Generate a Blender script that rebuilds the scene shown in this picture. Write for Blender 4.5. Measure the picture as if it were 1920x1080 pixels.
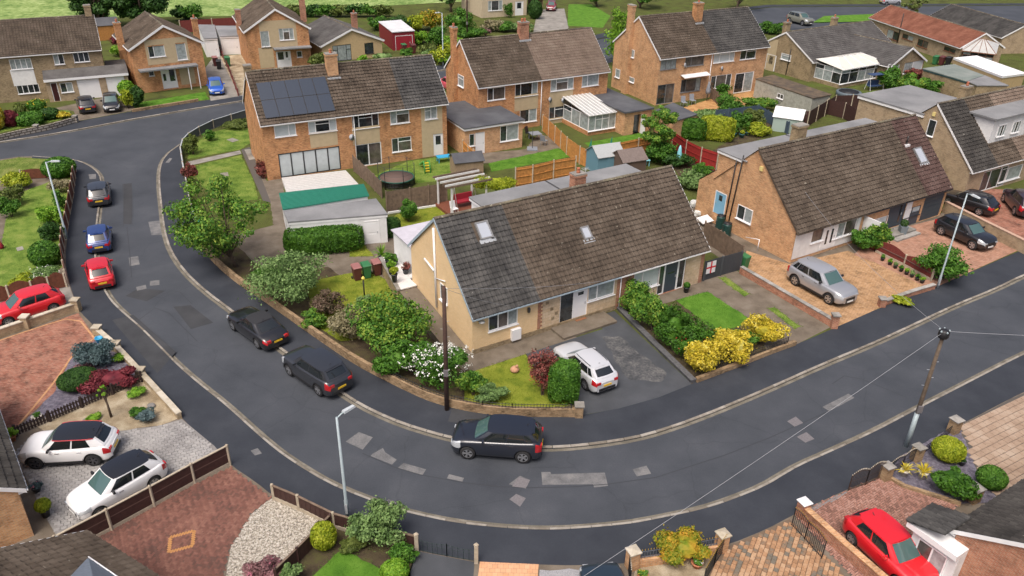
import bpy,bmesh,math,random
import numpy as np
from mathutils import Vector,Matrix

for _o in list(bpy.data.objects):
    bpy.data.objects.remove(_o)
scene = bpy.context.scene
COL = scene.collection
RNG = np.random.default_rng(7)
random.seed(7)

# ------------------------------------------------------------------ camera, sky, sun, exposure
F_PX,CAM_H = 1493.0,26.0
NADIR = np.array([901.0,3219.0]) - np.array([960.0,540.0])
_dn = np.array([NADIR[0] / F_PX,NADIR[1] / F_PX,1.0]); _dn /= np.linalg.norm(_dn)
_up = -_dn
_fw = np.array([0,0,1.0]); _yy = _fw - (_fw @ _up) * _up; _yy /= np.linalg.norm(_yy)
RCAM = np.array([np.cross(_yy,_up),_yy,_up])          # camera (right, down, forward) -> world
cam_data = bpy.data.cameras.new('camera')
cam_data.sensor_width = 36.0
cam_data.lens = 36.0 * F_PX / 1920.0
cam_data.clip_start,cam_data.clip_end = 0.5,4000.0
cam = bpy.data.objects.new('camera',cam_data); COL.objects.link(cam)
_r,_d,_f = RCAM[:,0],RCAM[:,1],RCAM[:,2]
_m = Matrix(((_r[0],-_d[0],-_f[0],0),(_r[1],-_d[1],-_f[1],0),(_r[2],-_d[2],-_f[2],CAM_H),(0,0,0,1)))
cam.matrix_world = _m
scene.camera = cam

SUN_EL,SUN_AZ = math.radians(62),math.radians(205)      # azimuth clockwise from +Y
world = bpy.data.worlds.new('World'); scene.world = world; world.use_nodes = True
_nt = world.node_tree; _nt.nodes.clear()
_sky = _nt.nodes.new('ShaderNodeTexSky'); _sky.sky_type = 'NISHITA'; _sky.sun_disc = False
_sky.sun_elevation = SUN_EL; _sky.sun_rotation = SUN_AZ
_sky.air_density,_sky.dust_density,_sky.ozone_density = 0.55,7.0,0.6
_bg = _nt.nodes.new('ShaderNodeBackground'); _bg.inputs['Strength'].default_value = 0.13
_wo = _nt.nodes.new('ShaderNodeOutputWorld')
_nt.links.new(_sky.outputs[0],_bg.inputs[0]); _nt.links.new(_bg.outputs[0],_wo.inputs[0])
sun_data = bpy.data.lights.new('sun','SUN'); sun_data.energy = 1.2; sun_data.angle = math.radians(26)
sun_data.color = (1.0,0.965,0.91)
sun = bpy.data.objects.new('sun',sun_data); COL.objects.link(sun)
sun.rotation_euler = (math.pi / 2 - SUN_EL,0,math.pi - SUN_AZ)
sun.location = (0,0,80)
vs = scene.view_settings
vs.view_transform = 'Standard'; vs.look = 'None'; vs.gamma = 1.0; vs.exposure = 0.5
vs.use_curve_mapping = False
scene.cycles.max_bounces = 5
scene.cycles.use_denoising = True

# ------------------------------------------------------------------ pixels of the photograph -> directions
def ray(u,v):
    return RCAM @ np.array([(u - 960.0) / F_PX,(v - 540.0) / F_PX,1.0])
def G(u,v,z=0.1):
    """point where the pixel's ray meets the level z"""
    d = ray(u,v); t = (z - CAM_H) / d[2]
    return Vector((d[0] * t,d[1] * t,z))
def top_z(base,u,v):
    """height on the vertical through a ground point that the pixel shows"""
    d = ray(u,v); t = (base.x * d[0] + base.y * d[1]) / (d[0] ** 2 + d[1] ** 2)
    return CAM_H + d[2] * t
def yaw_of(a,b):
    return math.atan2(b.y - a.y,b.x - a.x)

# ------------------------------------------------------------------ materials
MATS = {}
def _new(name):
    m = bpy.data.materials.new(name); m.use_nodes = True
    nt = m.node_tree
    return m,nt,nt.nodes,nt.links,nt.nodes['Principled BSDF']
def _ramp(N,cols,pos=None):
    r = N.new('ShaderNodeValToRGB'); e = r.color_ramp.elements
    n = len(cols)
    while len(e) < n: e.new(0.5)
    for i,c in enumerate(cols):
        e[i].position = pos[i] if pos else i / max(1,n - 1)
        e[i].color = (*c,1)
    return r
def plain(name,col,rough=0.6,metal=0.0,spec=0.5,coat=0.0,var=0.0,scale=8.0,bump=0.0):
    if name in MATS: return MATS[name]
    m,nt,N,Lk,P = _new(name)
    P.inputs['Base Color'].default_value = (*col,1); P.inputs['Roughness'].default_value = rough
    P.inputs['Metallic'].default_value = metal; P.inputs['Specular IOR Level'].default_value = spec
    P.inputs['Coat Weight'].default_value = coat; P.inputs['Coat Roughness'].default_value = 0.06
    if var or bump:
        tc = N.new('ShaderNodeTexCoord'); nz = N.new('ShaderNodeTexNoise')
        nz.inputs['Scale'].default_value = scale; nz.inputs['Detail'].default_value = 6
        nz.inputs['Roughness'].default_value = 0.65
        Lk.new(tc.outputs['Object'],nz.inputs['Vector'])
        if var:
            lo = tuple(max(0,c * (1 - var)) for c in col); hi = tuple(min(1,c * (1 + var)) for c in col)
            r = _ramp(N,[lo,col,hi],[0.3,0.5,0.7]); Lk.new(nz.outputs['Fac'],r.inputs[0])
            Lk.new(r.outputs[0],P.inputs['Base Color'])
        if bump:
            b = N.new('ShaderNodeBump'); b.inputs['Strength'].default_value = bump; b.inputs['Distance'].default_value = 0.02
            Lk.new(nz.outputs['Fac'],b.inputs['Height']); Lk.new(b.outputs[0],P.inputs['Normal'])
    MATS[name] = m; return m
def blotchy(name,cols,scale=0.6,fine=14.0,rough=0.85,bump=0.3,fine_amt=0.35,speck=None,pos=None,island=0.0,dist=0.02,spec=0.3,crack=0.0):
    """surface with large blotches, fine grain, and optionally a random tone per separate piece"""
    if name in MATS: return MATS[name]
    m,nt,N,Lk,P = _new(name)
    P.inputs['Roughness'].default_value = rough; P.inputs['Specular IOR Level'].default_value = spec
    geo = N.new('ShaderNodeNewGeometry')
    n1 = N.new('ShaderNodeTexNoise'); n1.inputs['Scale'].default_value = scale; n1.inputs['Detail'].default_value = 5
    n1.inputs['Roughness'].default_value = 0.6
    n2 = N.new('ShaderNodeTexNoise'); n2.inputs['Scale'].default_value = fine; n2.inputs['Detail'].default_value = 4
    n2.inputs['Roughness'].default_value = 0.7
    for n in (n1,n2): Lk.new(geo.outputs['Position'],n.inputs['Vector'])
    mx = N.new('ShaderNodeMath'); mx.operation = 'MULTIPLY_ADD'; mx.inputs[1].default_value = fine_amt
    sub = N.new('ShaderNodeMath'); sub.operation = 'SUBTRACT'; sub.inputs[1].default_value = 0.5
    Lk.new(n2.outputs['Fac'],sub.inputs[0]); Lk.new(sub.outputs[0],mx.inputs[0]); Lk.new(n1.outputs['Fac'],mx.inputs[2])
    src = mx.outputs[0]
    if island:
        oi = N.new('ShaderNodeObjectInfo')
        ad = N.new('ShaderNodeMath'); ad.operation = 'ADD'
        fr = N.new('ShaderNodeMath'); fr.operation = 'FRACT'
        Lk.new(geo.outputs['Random Per Island'],ad.inputs[0]); Lk.new(oi.outputs['Random'],ad.inputs[1]); Lk.new(ad.outputs[0],fr.inputs[0])
        s2 = N.new('ShaderNodeMath'); s2.operation = 'SUBTRACT'; s2.inputs[1].default_value = 0.5
        Lk.new(fr.outputs[0],s2.inputs[0])
        m2 = N.new('ShaderNodeMath'); m2.operation = 'MULTIPLY_ADD'; m2.inputs[1].default_value = island
        Lk.new(s2.outputs[0],m2.inputs[0]); Lk.new(src,m2.inputs[2]); src = m2.outputs[0]
    n = len(cols)
    r = _ramp(N,cols,pos or [0.28 + 0.44 * i / max(1,n - 1) for i in range(n)])
    Lk.new(src,r.inputs[0]); out = r.outputs[0]
    if speck:
        scol,sscale,thr = speck
        vo = N.new('ShaderNodeTexNoise'); vo.inputs['Scale'].default_value = sscale; vo.inputs['Detail'].default_value = 3
        Lk.new(geo.outputs['Position'],vo.inputs['Vector'])
        rr = _ramp(N,[(0,0,0),(1,1,1)],[thr,thr + 0.05]); Lk.new(vo.outputs['Fac'],rr.inputs[0])
        mc = N.new('ShaderNodeMix'); mc.data_type = 'RGBA'; mc.inputs['B'].default_value = (*scol,1)
        Lk.new(rr.outputs[0],mc.inputs['Factor']); Lk.new(out,mc.inputs['A']); out = mc.outputs['Result']
    if crack:
        wv = N.new('ShaderNodeTexNoise'); wv.inputs['Scale'].default_value = 1.1; wv.inputs['Detail'].default_value = 4; Lk.new(geo.outputs['Position'],wv.inputs['Vector'])
        va = N.new('ShaderNodeMixRGB'); va.blend_type = 'ADD'; va.inputs[0].default_value = .55; Lk.new(geo.outputs['Position'],va.inputs[1]); Lk.new(wv.outputs['Color'],va.inputs[2])
        vo = N.new('ShaderNodeTexVoronoi'); vo.feature = 'DISTANCE_TO_EDGE'; vo.inputs['Scale'].default_value = .22; Lk.new(va.outputs[0],vo.inputs['Vector'])
        cr = _ramp(N,[(1 - crack,) * 3,(1,1,1)],[.002,.009]); Lk.new(vo.outputs['Distance'],cr.inputs[0])
        mo = N.new('ShaderNodeMix'); mo.data_type = 'RGBA'; mo.blend_type = 'MULTIPLY'; mo.inputs['Factor'].default_value = 1; Lk.new(out,mo.inputs['A']); Lk.new(cr.outputs[0],mo.inputs['B']); out = mo.outputs['Result']
    Lk.new(out,P.inputs['Base Color'])
    if bump:
        b = N.new('ShaderNodeBump'); b.inputs['Strength'].default_value = bump; b.inputs['Distance'].default_value = dist
        Lk.new(n2.outputs['Fac'],b.inputs['Height']); Lk.new(b.outputs[0],P.inputs['Normal'])
    MATS[name] = m; return m
def brick(name,c1,c2,mortar,bw=0.225,bh=0.075,joint=0.012,rough=0.9,blot=0.25,offset=0.5,bump=0.4):
    if name in MATS: return MATS[name]
    m,nt,N,Lk,P = _new(name)
    P.inputs['Roughness'].default_value = rough; P.inputs['Specular IOR Level'].default_value = 0.25
    uv = N.new('ShaderNodeUVMap'); uv.uv_map = 'UVMap'
    b = N.new('ShaderNodeTexBrick'); b.offset = offset
    b.inputs['Color1'].default_value = (*c1,1); b.inputs['Color2'].default_value = (*c2,1); b.inputs['Mortar'].default_value = (*mortar,1)
    b.inputs['Scale'].default_value = 1.0; b.inputs['Brick Width'].default_value = bw; b.inputs['Row Height'].default_value = bh
    b.inputs['Mortar Size'].default_value = joint; b.inputs['Mortar Smooth'].default_value = 0.2
    Lk.new(uv.outputs[0],b.inputs['Vector'])
    geo = N.new('ShaderNodeNewGeometry'); nz = N.new('ShaderNodeTexNoise'); nz.inputs['Scale'].default_value = 1.3; nz.inputs['Detail'].default_value = 8
    nz.inputs['Roughness'].default_value = 0.7
    Lk.new(geo.outputs['Position'],nz.inputs['Vector'])
    # streaks of darker bricks, stretched along the courses
    mp = N.new('ShaderNodeMapping'); mp.inputs['Scale'].default_value = (4.4,13.3,1); Lk.new(uv.outputs[0],mp.inputs[0])
    n3 = N.new('ShaderNodeTexNoise'); n3.inputs['Scale'].default_value = 1.0; n3.inputs['Detail'].default_value = 3; Lk.new(mp.outputs[0],n3.inputs['Vector'])
    ad = N.new('ShaderNodeMath'); ad.operation = 'MULTIPLY_ADD'; ad.inputs[1].default_value = .55; Lk.new(n3.outputs['Fac'],ad.inputs[0]); ah = N.new('ShaderNodeMath'); ah.operation = 'MULTIPLY_ADD'; ah.inputs[1].default_value = 1.0; ah.inputs[2].default_value = .225; Lk.new(nz.outputs['Fac'],ah.inputs[0]); Lk.new(ah.outputs[0],ad.inputs[2])
    r = _ramp(N,[(1 - blot * 1.6,) * 3,(1,1,1),(1 + blot * .5,) * 3],[0.38,0.52,0.68])
    hf = N.new('ShaderNodeMath'); hf.operation = 'MULTIPLY'; hf.inputs[1].default_value = 0.5; Lk.new(ad.outputs[0],hf.inputs[0])
    Lk.new(hf.outputs[0],r.inputs[0])
    mx = N.new('ShaderNodeMix'); mx.data_type = 'RGBA'; mx.blend_type = 'MULTIPLY'; mx.inputs['Factor'].default_value = 1.0
    Lk.new(b.outputs['Color'],mx.inputs['A']); Lk.new(r.outputs[0],mx.inputs['B'])
    Lk.new(mx.outputs['Result'],P.inputs['Base Color'])
    bp = N.new('ShaderNodeBump'); bp.inputs['Strength'].default_value = bump; bp.inputs['Distance'].default_value = 0.01; bp.invert = True
    Lk.new(b.outputs['Fac'],bp.inputs['Height']); Lk.new(bp.outputs[0],P.inputs['Normal'])
    MATS[name] = m; return m
def foliage(name,cols,rough=0.6,trans=0.25):
    """leaves: a tone per leaf plus broad light and dark clumps of growth"""
    if name in MATS: return MATS[name]
    m,nt,N,Lk,P = _new(name)
    geo = N.new('ShaderNodeNewGeometry'); nz = N.new('ShaderNodeTexNoise'); nz.inputs['Scale'].default_value = 2.2; nz.inputs['Detail'].default_value = 3
    Lk.new(geo.outputs['Position'],nz.inputs['Vector'])
    a = N.new('ShaderNodeMath'); a.operation = 'MULTIPLY_ADD'; a.inputs[1].default_value = 0.55
    Lk.new(geo.outputs['Random Per Island'],a.inputs[0])
    b = N.new('ShaderNodeMath'); b.operation = 'MULTIPLY_ADD'; b.inputs[1].default_value = 1.3; b.inputs[2].default_value = -0.42
    Lk.new(nz.outputs['Fac'],b.inputs[0]); Lk.new(b.outputs[0],a.inputs[2])
    r = _ramp(N,cols); Lk.new(a.outputs[0],r.inputs[0])
    Lk.new(r.outputs[0],P.inputs['Base Color']); P.inputs['Roughness'].default_value = rough
    P.inputs['Specular IOR Level'].default_value = 0.3
    tr = N.new('ShaderNodeBsdfTranslucent'); Lk.new(r.outputs[0],tr.inputs['Color'])
    mx = N.new('ShaderNodeMixShader'); mx.inputs[0].default_value = trans
    out = N['Material Output']
    Lk.new(P.outputs[0],mx.inputs[1]); Lk.new(tr.outputs[0],mx.inputs[2]); Lk.new(mx.outputs[0],out.inputs['Surface'])
    MATS[name] = m; return m
def paint(name,col,flake=0.0):
    return plain(name,col,rough=0.34,metal=flake,spec=0.5,coat=1.0)

# ------------------------------------------------------------------ mesh building
class MB:
    """collects geometry for ONE mesh object; material slot per face; UVs in metres by face direction"""
    def __init__(self): self.v,self.f,self.m,self.sm = [],[],[],[]
    def add(self,vs,fs,mi=0,smooth=False):
        o = len(self.v); self.v += [tuple(p) for p in vs]
        for f in fs: self.f.append(tuple(i + o for i in f)); self.m.append(mi); self.sm.append(smooth)
        return self
    def quad(self,a,b,c,d,mi=0): return self.add([a,b,c,d],[(0,1,2,3)],mi)
    def box(self,x0,x1,y0,y1,z0,z1,mi=0):
        return self.add([(x0,y0,z0),(x1,y0,z0),(x1,y1,z0),(x0,y1,z0),(x0,y0,z1),(x1,y0,z1),(x1,y1,z1),(x0,y1,z1)],
                        [(0,3,2,1),(4,5,6,7),(0,1,5,4),(1,2,6,5),(2,3,7,6),(3,0,4,7)],mi)
    def obox(self,a,b,w,h,z0=0.0,mi=0):
        """upright box along the plan line a-b, width w, from a.z+z0 up by h"""
        a,b = Vector(a),Vector(b); t = (b - a); t.z = 0; t.normalize(); n = Vector((-t.y,t.x,0)) * (w / 2)
        p = [a - n,b - n,b + n,a + n]
        lo = [Vector((q.x,q.y,q.z + z0)) for q in p]; hi = [Vector((q.x,q.y,q.z + z0 + h)) for q in p]
        return self.add(lo + hi,[(0,3,2,1),(4,5,6,7),(0,1,5,4),(1,2,6,5),(2,3,7,6),(3,0,4,7)],mi)
    def prism(self,pts,z0,z1,mi=0):
        n = len(pts); v = [(p[0],p[1],z0) for p in pts] + [(p[0],p[1],z1) for p in pts]
        return self.add(v,[tuple(range(n))[::-1],tuple(range(n,2 * n))] + [(i,(i + 1) % n,n + (i + 1) % n,n + i) for i in range(n)],mi)
    def tube(self,pts,r,n=8,mi=0,caps=True):
        pts = [Vector(p) for p in pts]; rs = r if isinstance(r,(list,tuple)) else [r] * len(pts); rings = []; vs = []
        for i,p in enumerate(pts):
            d = (pts[min(i + 1,len(pts) - 1)] - pts[max(i - 1,0)]).normalized()
            a = Vector((0,0,1)) if abs(d.z) < 0.9 else Vector((1,0,0))
            u = d.cross(a).normalized(); w = d.cross(u)
            for k in range(n):
                t = 2 * math.pi * k / n; vs.append(p + (u * math.cos(t) + w * math.sin(t)) * rs[i])
        fs = [(i * n + k,i * n + (k + 1) % n,(i + 1) * n + (k + 1) % n,(i + 1) * n + k) for i in range(len(pts) - 1) for k in range(n)]
        if caps: fs += [tuple(range(n))[::-1],tuple((len(pts) - 1) * n + k for k in range(n))]
        return self.add(vs,fs,mi,n > 5)
    def lathe(self,prof,c=(0,0,0),n=14,mi=0):
        """profile [(r, z), ...] turned about a vertical axis"""
        vs = [(c[0] + r * math.cos(2 * math.pi * k / n),c[1] + r * math.sin(2 * math.pi * k / n),c[2] + z) for r,z in prof for k in range(n)]
        fs = [(i * n + k,i * n + (k + 1) % n,(i + 1) * n + (k + 1) % n,(i + 1) * n + k) for i in range(len(prof) - 1) for k in range(n)]
        fs += [tuple(range(n))[::-1],tuple((len(prof) - 1) * n + k for k in range(n))]
        return self.add(vs,fs,mi,n > 6)
    def mesh(self,name,mats):
        me = bpy.data.meshes.new(name); me.from_pydata(self.v,[],self.f)
        for m in (mats if isinstance(mats,(list,tuple)) else [mats]): me.materials.append(m)
        if self.f:
            me.polygons.foreach_set('material_index',self.m); me.polygons.foreach_set('use_smooth',self.sm)
        box_uv(me); me.update(); return me
    def build(self,name,mats,parent=None,**kw): return link(name,self.mesh(name,mats),parent,**kw)
def box_uv(me):
    uvl = me.uv_layers.new(name='UVMap'); n = len(me.loops)
    if not n: return
    co = np.empty(len(me.vertices) * 3); me.vertices.foreach_get('co',co); co = co.reshape(-1,3)
    vi = np.empty(n,int); me.loops.foreach_get('vertex_index',vi)
    nor = np.empty(len(me.polygons) * 3); me.polygons.foreach_get('normal',nor); nor = nor.reshape(-1,3)
    tot = np.empty(len(me.polygons),int); me.polygons.foreach_get('loop_total',tot)
    ln = np.repeat(nor,tot,axis=0); p = co[vi]
    hor = np.abs(ln[:,2]) > 0.92
    tl = np.stack([-ln[:,1],ln[:,0]],1); q = np.linalg.norm(tl,axis=1,keepdims=True); tl = tl / np.maximum(q,1e-6)
    u = np.where(hor,p[:,0],(p[:,:2] * tl).sum(1)); v = np.where(hor,p[:,1],p[:,2])
    uvl.data.foreach_set('uv',np.stack([u,v],1).astype(np.float32).ravel())
def link(name,me,parent=None,label=None,cat=None,group=None,kind=None,loc=None,rz=None):
    o = bpy.data.objects.new(name,me); COL.objects.link(o)
    if parent is not None: o.parent = parent
    if loc is not None: o.location = loc
    if rz is not None: o.rotation_euler = (0,0,rz)
    if label: o['label'] = label
    if cat: o['category'] = cat
    if group: o['group'] = group
    if kind: o['kind'] = kind
    return o
def thing(name,label,cat,loc=(0,0,0),rz=0.0,group=None):
    return link(name,None,None,label,cat,group,None,loc,rz)
def np_mesh(name,verts,quads,mats,smooth=False,mi=None):
    """large joined meshes from numpy arrays; quads (n,4) or tris (n,3)"""
    me = bpy.data.meshes.new(name); k = quads.shape[1]
    me.vertices.add(len(verts)); me.vertices.foreach_set('co',verts.astype(np.float32).ravel())
    me.loops.add(quads.size); me.loops.foreach_set('vertex_index',quads.astype(np.int32).ravel())
    me.polygons.add(len(quads)); me.polygons.foreach_set('loop_start',np.arange(0,quads.size,k,dtype=np.int32))
    me.polygons.foreach_set('loop_total',np.full(len(quads),k,np.int32))
    for m in (mats if isinstance(mats,(list,tuple)) else [mats]): me.materials.append(m)
    if mi is not None: me.polygons.foreach_set('material_index',mi.astype(np.int32))
    me.update(calc_edges=True); me.validate()
    me.polygons.foreach_set('use_smooth',np.full(len(me.polygons),smooth)); return me
def inside(poly,x,y):
    r = False; j = len(poly) - 1
    for i in range(len(poly)):
        xi,yi = poly[i][0],poly[i][1]; xj,yj = poly[j][0],poly[j][1]
        if (yi > y) != (yj > y) and x < (xj - xi) * (y - yi) / (yj - yi) + xi: r = not r
        j = i
    return r
def resample(pts,step):
    """points every `step` metres along a polyline (2-D/3-D Vectors), ends kept"""
    pts = [Vector(p) for p in pts]; out = [pts[0]]; acc = 0.0
    tot = sum((b - a).length for a,b in zip(pts,pts[1:])); n = max(1,round(tot / step)); st = tot / n; need = st
    for a,b in zip(pts,pts[1:]):
        l = (b - a).length; 
        while acc + l >= need - 1e-6 and len(out) < n:
            out.append(a + (b - a) * ((need - acc) / l)); need += st
        acc += l
    out.append(pts[-1]); return out
def smooth_line(pts,it=2):
    pts = [Vector(p) for p in pts]
    for _ in range(it):
        q = [pts[0]]
        for a,b in zip(pts,pts[1:]): q += [a * .75 + b * .25,a * .25 + b * .75]
        q.append(pts[-1]); pts = q
    return pts
def PX(l,z=0.1): return [G(u,v,z) for u,v in l]

# ================================================================== THE GROUND
M_ROAD = blotchy('road_asphalt',[(.038,.043,.052),(.049,.055,.065),(.058,.064,.075),(.072,.078,.089)],scale=0.3,fine=13,rough=.72,bump=.25,fine_amt=.42,spec=.4,crack=.13)
M_PAVE = blotchy('footway_asphalt',[(.025,.029,.038),(.033,.038,.048),(.044,.049,.060)],scale=0.4,fine=14,rough=.82,bump=.25,fine_amt=.3,spec=.35)
M_PATCH = blotchy('patch_asphalt',[(.10,.10,.103),(.15,.15,.152),(.205,.20,.195)],scale=1.5,fine=12,rough=.9,bump=.3)
M_PATCH_DARK = blotchy('dark_patch_asphalt',[(.036,.038,.042),(.048,.05,.054),(.06,.062,.067)],scale=.6,fine=30,rough=.85,bump=.25)
M_IRON = plain('cover_iron',(.16,.15,.155),rough=.6,var=.25,scale=12,bump=.3)
M_KERB = blotchy('kerb_concrete',[(.17,.15,.12),(.25,.225,.19),(.33,.305,.265)],scale=2.0,fine=25,rough=.9,island=.5)
M_CHANNEL = blotchy('channel_concrete',[(.105,.095,.075),(.16,.145,.115),(.24,.22,.18)],scale=1.2,fine=18,rough=.9,fine_amt=.5)
M_GRASS = blotchy('lawn_grass',[(0.067,0.122,0.017),(0.122,0.201,0.032),(0.183,0.256,0.049),(0.244,0.281,0.073)],scale=.9,fine=32,rough=.95,bump=.9,fine_amt=.7,dist=.05,spec=.15)
M_GRASS_LUSH = blotchy('lush_grass',[(0.055,0.140,0.015),(0.091,0.207,0.022),(0.134,0.256,0.037)],scale=1.1,fine=36,rough=.95,bump=.8,fine_amt=.6,dist=.04,spec=.15)
M_GRASS_MOSS = blotchy('mossy_grass',[(0.104,0.146,0.015),(0.183,0.220,0.024),(0.256,0.268,0.043)],scale=1.4,fine=30,rough=.95,bump=.8,fine_amt=.6,dist=.04,spec=.15)
M_VERGE = blotchy('verge_grass',[(0.085,0.134,0.024),(0.152,0.207,0.043),(0.256,0.268,0.085)],scale=.8,fine=20,rough=.95,bump=1,fine_amt=.8,dist=.06,spec=.15)
M_SOIL = blotchy('garden_soil',[(.045,.035,.024),(.085,.065,.042),(.10,.10,.035)],scale=1.4,fine=24,rough=.95,bump=1,fine_amt=.6,dist=.05,spec=.1)
M_GARDEN = blotchy('garden_ground',[(.05,.06,.02),(.09,.10,.03),(.085,.125,.025)],scale=.5,fine=18,rough=.95,bump=1,fine_amt=.6,dist=.05,spec=.1)
M_CONC = blotchy('brown_concrete',[(.105,.085,.062),(.155,.127,.096),(.205,.175,.138)],scale=.9,fine=20,rough=.88,bump=.3)
M_CONC_GREY = blotchy('grey_concrete',[(.17,.16,.14),(.25,.235,.21),(.33,.31,.28)],scale=.9,fine=20,rough=.9,bump=.3)
M_TARMAC = blotchy('drive_tarmac',[(.042,.046,.052),(.055,.06,.068),(.075,.08,.09)],scale=.5,fine=30,rough=.72,bump=.35,fine_amt=.35,spec=.5)
M_TARMAC_WORN = blotchy('worn_tarmac',[(.045,.048,.053),(.085,.087,.09),(.16,.155,.148)],scale=1.1,fine=7,rough=.85,bump=.4,fine_amt=.9)
M_SLATE = blotchy('purple_slate',[(.07,.062,.088),(.155,.14,.18),(.27,.255,.30)],scale=6,fine=45,rough=.7,bump=1,fine_amt=1.2,dist=.05)
M_GRAVEL = blotchy('beige_gravel',[(.20,.15,.09),(.36,.29,.19),(.52,.45,.33)],scale=1.2,fine=42,rough=.9,bump=1,fine_amt=.9,dist=.04)
M_STONES = blotchy('white_pebbles',[(.10,.09,.08),(.30,.265,.21),(.52,.47,.39),(.70,.67,.61)],scale=9,fine=22,rough=.85,bump=1,fine_amt=1.3,dist=.05)
M_REDBLOCK = brick('red_block_paving',(.30,.115,.075),(.36,.185,.13),(.16,.11,.085),bw=.2,bh=.1,joint=.006,blot=.45)
M_OCHRE = brick('ochre_block_paving',(.40,.235,.115),(.47,.295,.165),(.20,.135,.08),bw=.2,bh=.16,joint=.008,blot=.35)
M_PINK = brick('pink_block_paving',(.37,.19,.125),(.43,.25,.175),(.22,.15,.11),bw=.2,bh=.1,joint=.006,blot=.3)
M_ORANGE = brick('orange_block_paving',(.62,.33,.175),(.66,.38,.22),(.40,.23,.14),bw=.22,bh=.22,joint=.008,blot=.12)
M_FIELD = blotchy('crop_field',[(.11,.19,.05),(.21,.30,.09),(.34,.42,.17)],scale=.16,fine=1.1,rough=.95,bump=1,fine_amt=1.3,dist=.3,spec=.1)
M_JOINT = plain('paving_joint',(.09,.08,.07),rough=.95)
M_SOLDIER = plain('soldier_course',(.46,.25,.12),rough=.9,var=.3,scale=5)

LAWNS = []
def ragged(pts,step=.35,amp=.07):
    out = []; rg = random.Random(len(pts) * 31 + int(pts[0].x * 10))
    for a,b in zip(pts,pts[1:] + pts[:1]):
        n = max(1,int((b - a).length / step)); t = (b - a).normalized(); nn = Vector((-t.y,t.x,0))
        for k in range(n): out.append(a.lerp(b,k / n) + (nn * rg.uniform(-amp,amp) if k else Vector()))
    return out
def sheet(name,poly,z,mat,px=True,kind='structure'):
    pts = PX(poly,z) if px else [Vector((p[0],p[1],z)) for p in poly]
    if name in ('lawn','verge','garden_bed','slate_bed','gravel_bed','driveway_wear','yard'): pts = ragged(pts,.35,.12 if name == 'driveway_wear' else .06)
    if name in ('lawn','verge') and pts[0].y < 100: LAWNS.append((pts,z,mat))
    mb = MB(); mb.add(pts,[tuple(range(len(pts)))])
    me = mb.mesh(name,mat)
    if me.polygons[0].normal.z < 0: me.flip_normals()
    return link(name,me,kind=kind)
def block(name,pts,mat,z=0.1):
    """a raised piece of ground with a skirt down to the road bed"""
    area = sum(a.x * b.y - b.x * a.y for a,b in zip(pts,pts[1:] + pts[:1]))
    if area < 0: pts = pts[::-1]
    mb = MB(); mb.prism(pts,-0.06,z); return mb.build(name,mat,kind='structure')

mb = MB(); mb.add([(-1500,-200,-.08),(1500,-200,-.08),(1500,2500,-.08),(-1500,2500,-.08)],[(0,1,2,3)])
mb.build('ground',M_GARDEN,kind='structure')
mb = MB(); mb.add([(-130,0,0),(190,0,0),(190,230,0),(-130,230,0)],[(0,1,2,3)])
mb.build('road',M_ROAD,kind='structure')

KERB_IN = [(470,205),(435,216),(385,238),(337,272),(312,290),(301,312),(300,345),(304,382),(310,432),(322,470),(347,507),(385,543),(442,585),(525,650),(640,732),(675,755),(720,777),(757,792),(805,807),(850,819),(900,828),(960,834),(1017,836),(1060,835),(1135,827),(1210,814),(1310,780),(1440,726),(1540,681),(1640,640),(1705,610),(1790,570),(1865,540),(1920,513),(2100,440)]
KERB_OUT = [(60,293),(137,299),(160,307),(180,320),(189,336),(186,370),(181,405),(177,440),(176,480),(181,512),(192,540),(207,565),(230,587),(260,612),(295,647),(332,685),(375,722),(420,757),(480,812),(515,842),(550,867),(612,905),(677,932),(752,959),(855,981),(955,991),(1035,994),(1110,989),(1185,982),(1235,972),(1310,957),(1360,942),(1440,910),(1490,877),(1552,850),(1640,810),(1715,770),(1802,725),(1920,664),(2080,590)]
EDGE_IN = [(467,218),(435,227),(375,252),(347,272),(340,290),(345,320),(351,355),(357,385),(365,417),(372,442),(384,470),(410,500),(450,533),(480,552),(530,587),(605,640),(667,682),(730,715),(792,745),(835,760),(905,774),(960,779),(1085,780),(1160,766),(1235,745),(1297,720),(1335,703),(1440,666),(1495,645),(1560,617),(1650,577),(1762,535),(1920,467),(2090,395)]
EDGE_OUT = [(60,303),(120,306),(144,316),(138,370),(128,425),(122,487),(129,530),(140,560),(147,582),(185,620),(220,652),(265,702),(337,782),(402,837),(432,872),(480,904),(512,930),(600,968),(690,1000),(780,1032),(892,1053),(960,1057),(1095,1061),(1190,1055),(1280,1042),(1365,1022),(1440,991),(1477,971),(1515,952),(1585,919),(1652,892),(1705,862),(1765,815),(1800,797),(1895,747),(1935,728),(2100,650)]
kin = smooth_line(PX(KERB_IN),1); kout = smooth_line(PX(KERB_OUT),1)
ein = smooth_line(PX(EDGE_IN),1); eout = smooth_line(PX(EDGE_OUT),1)
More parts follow.
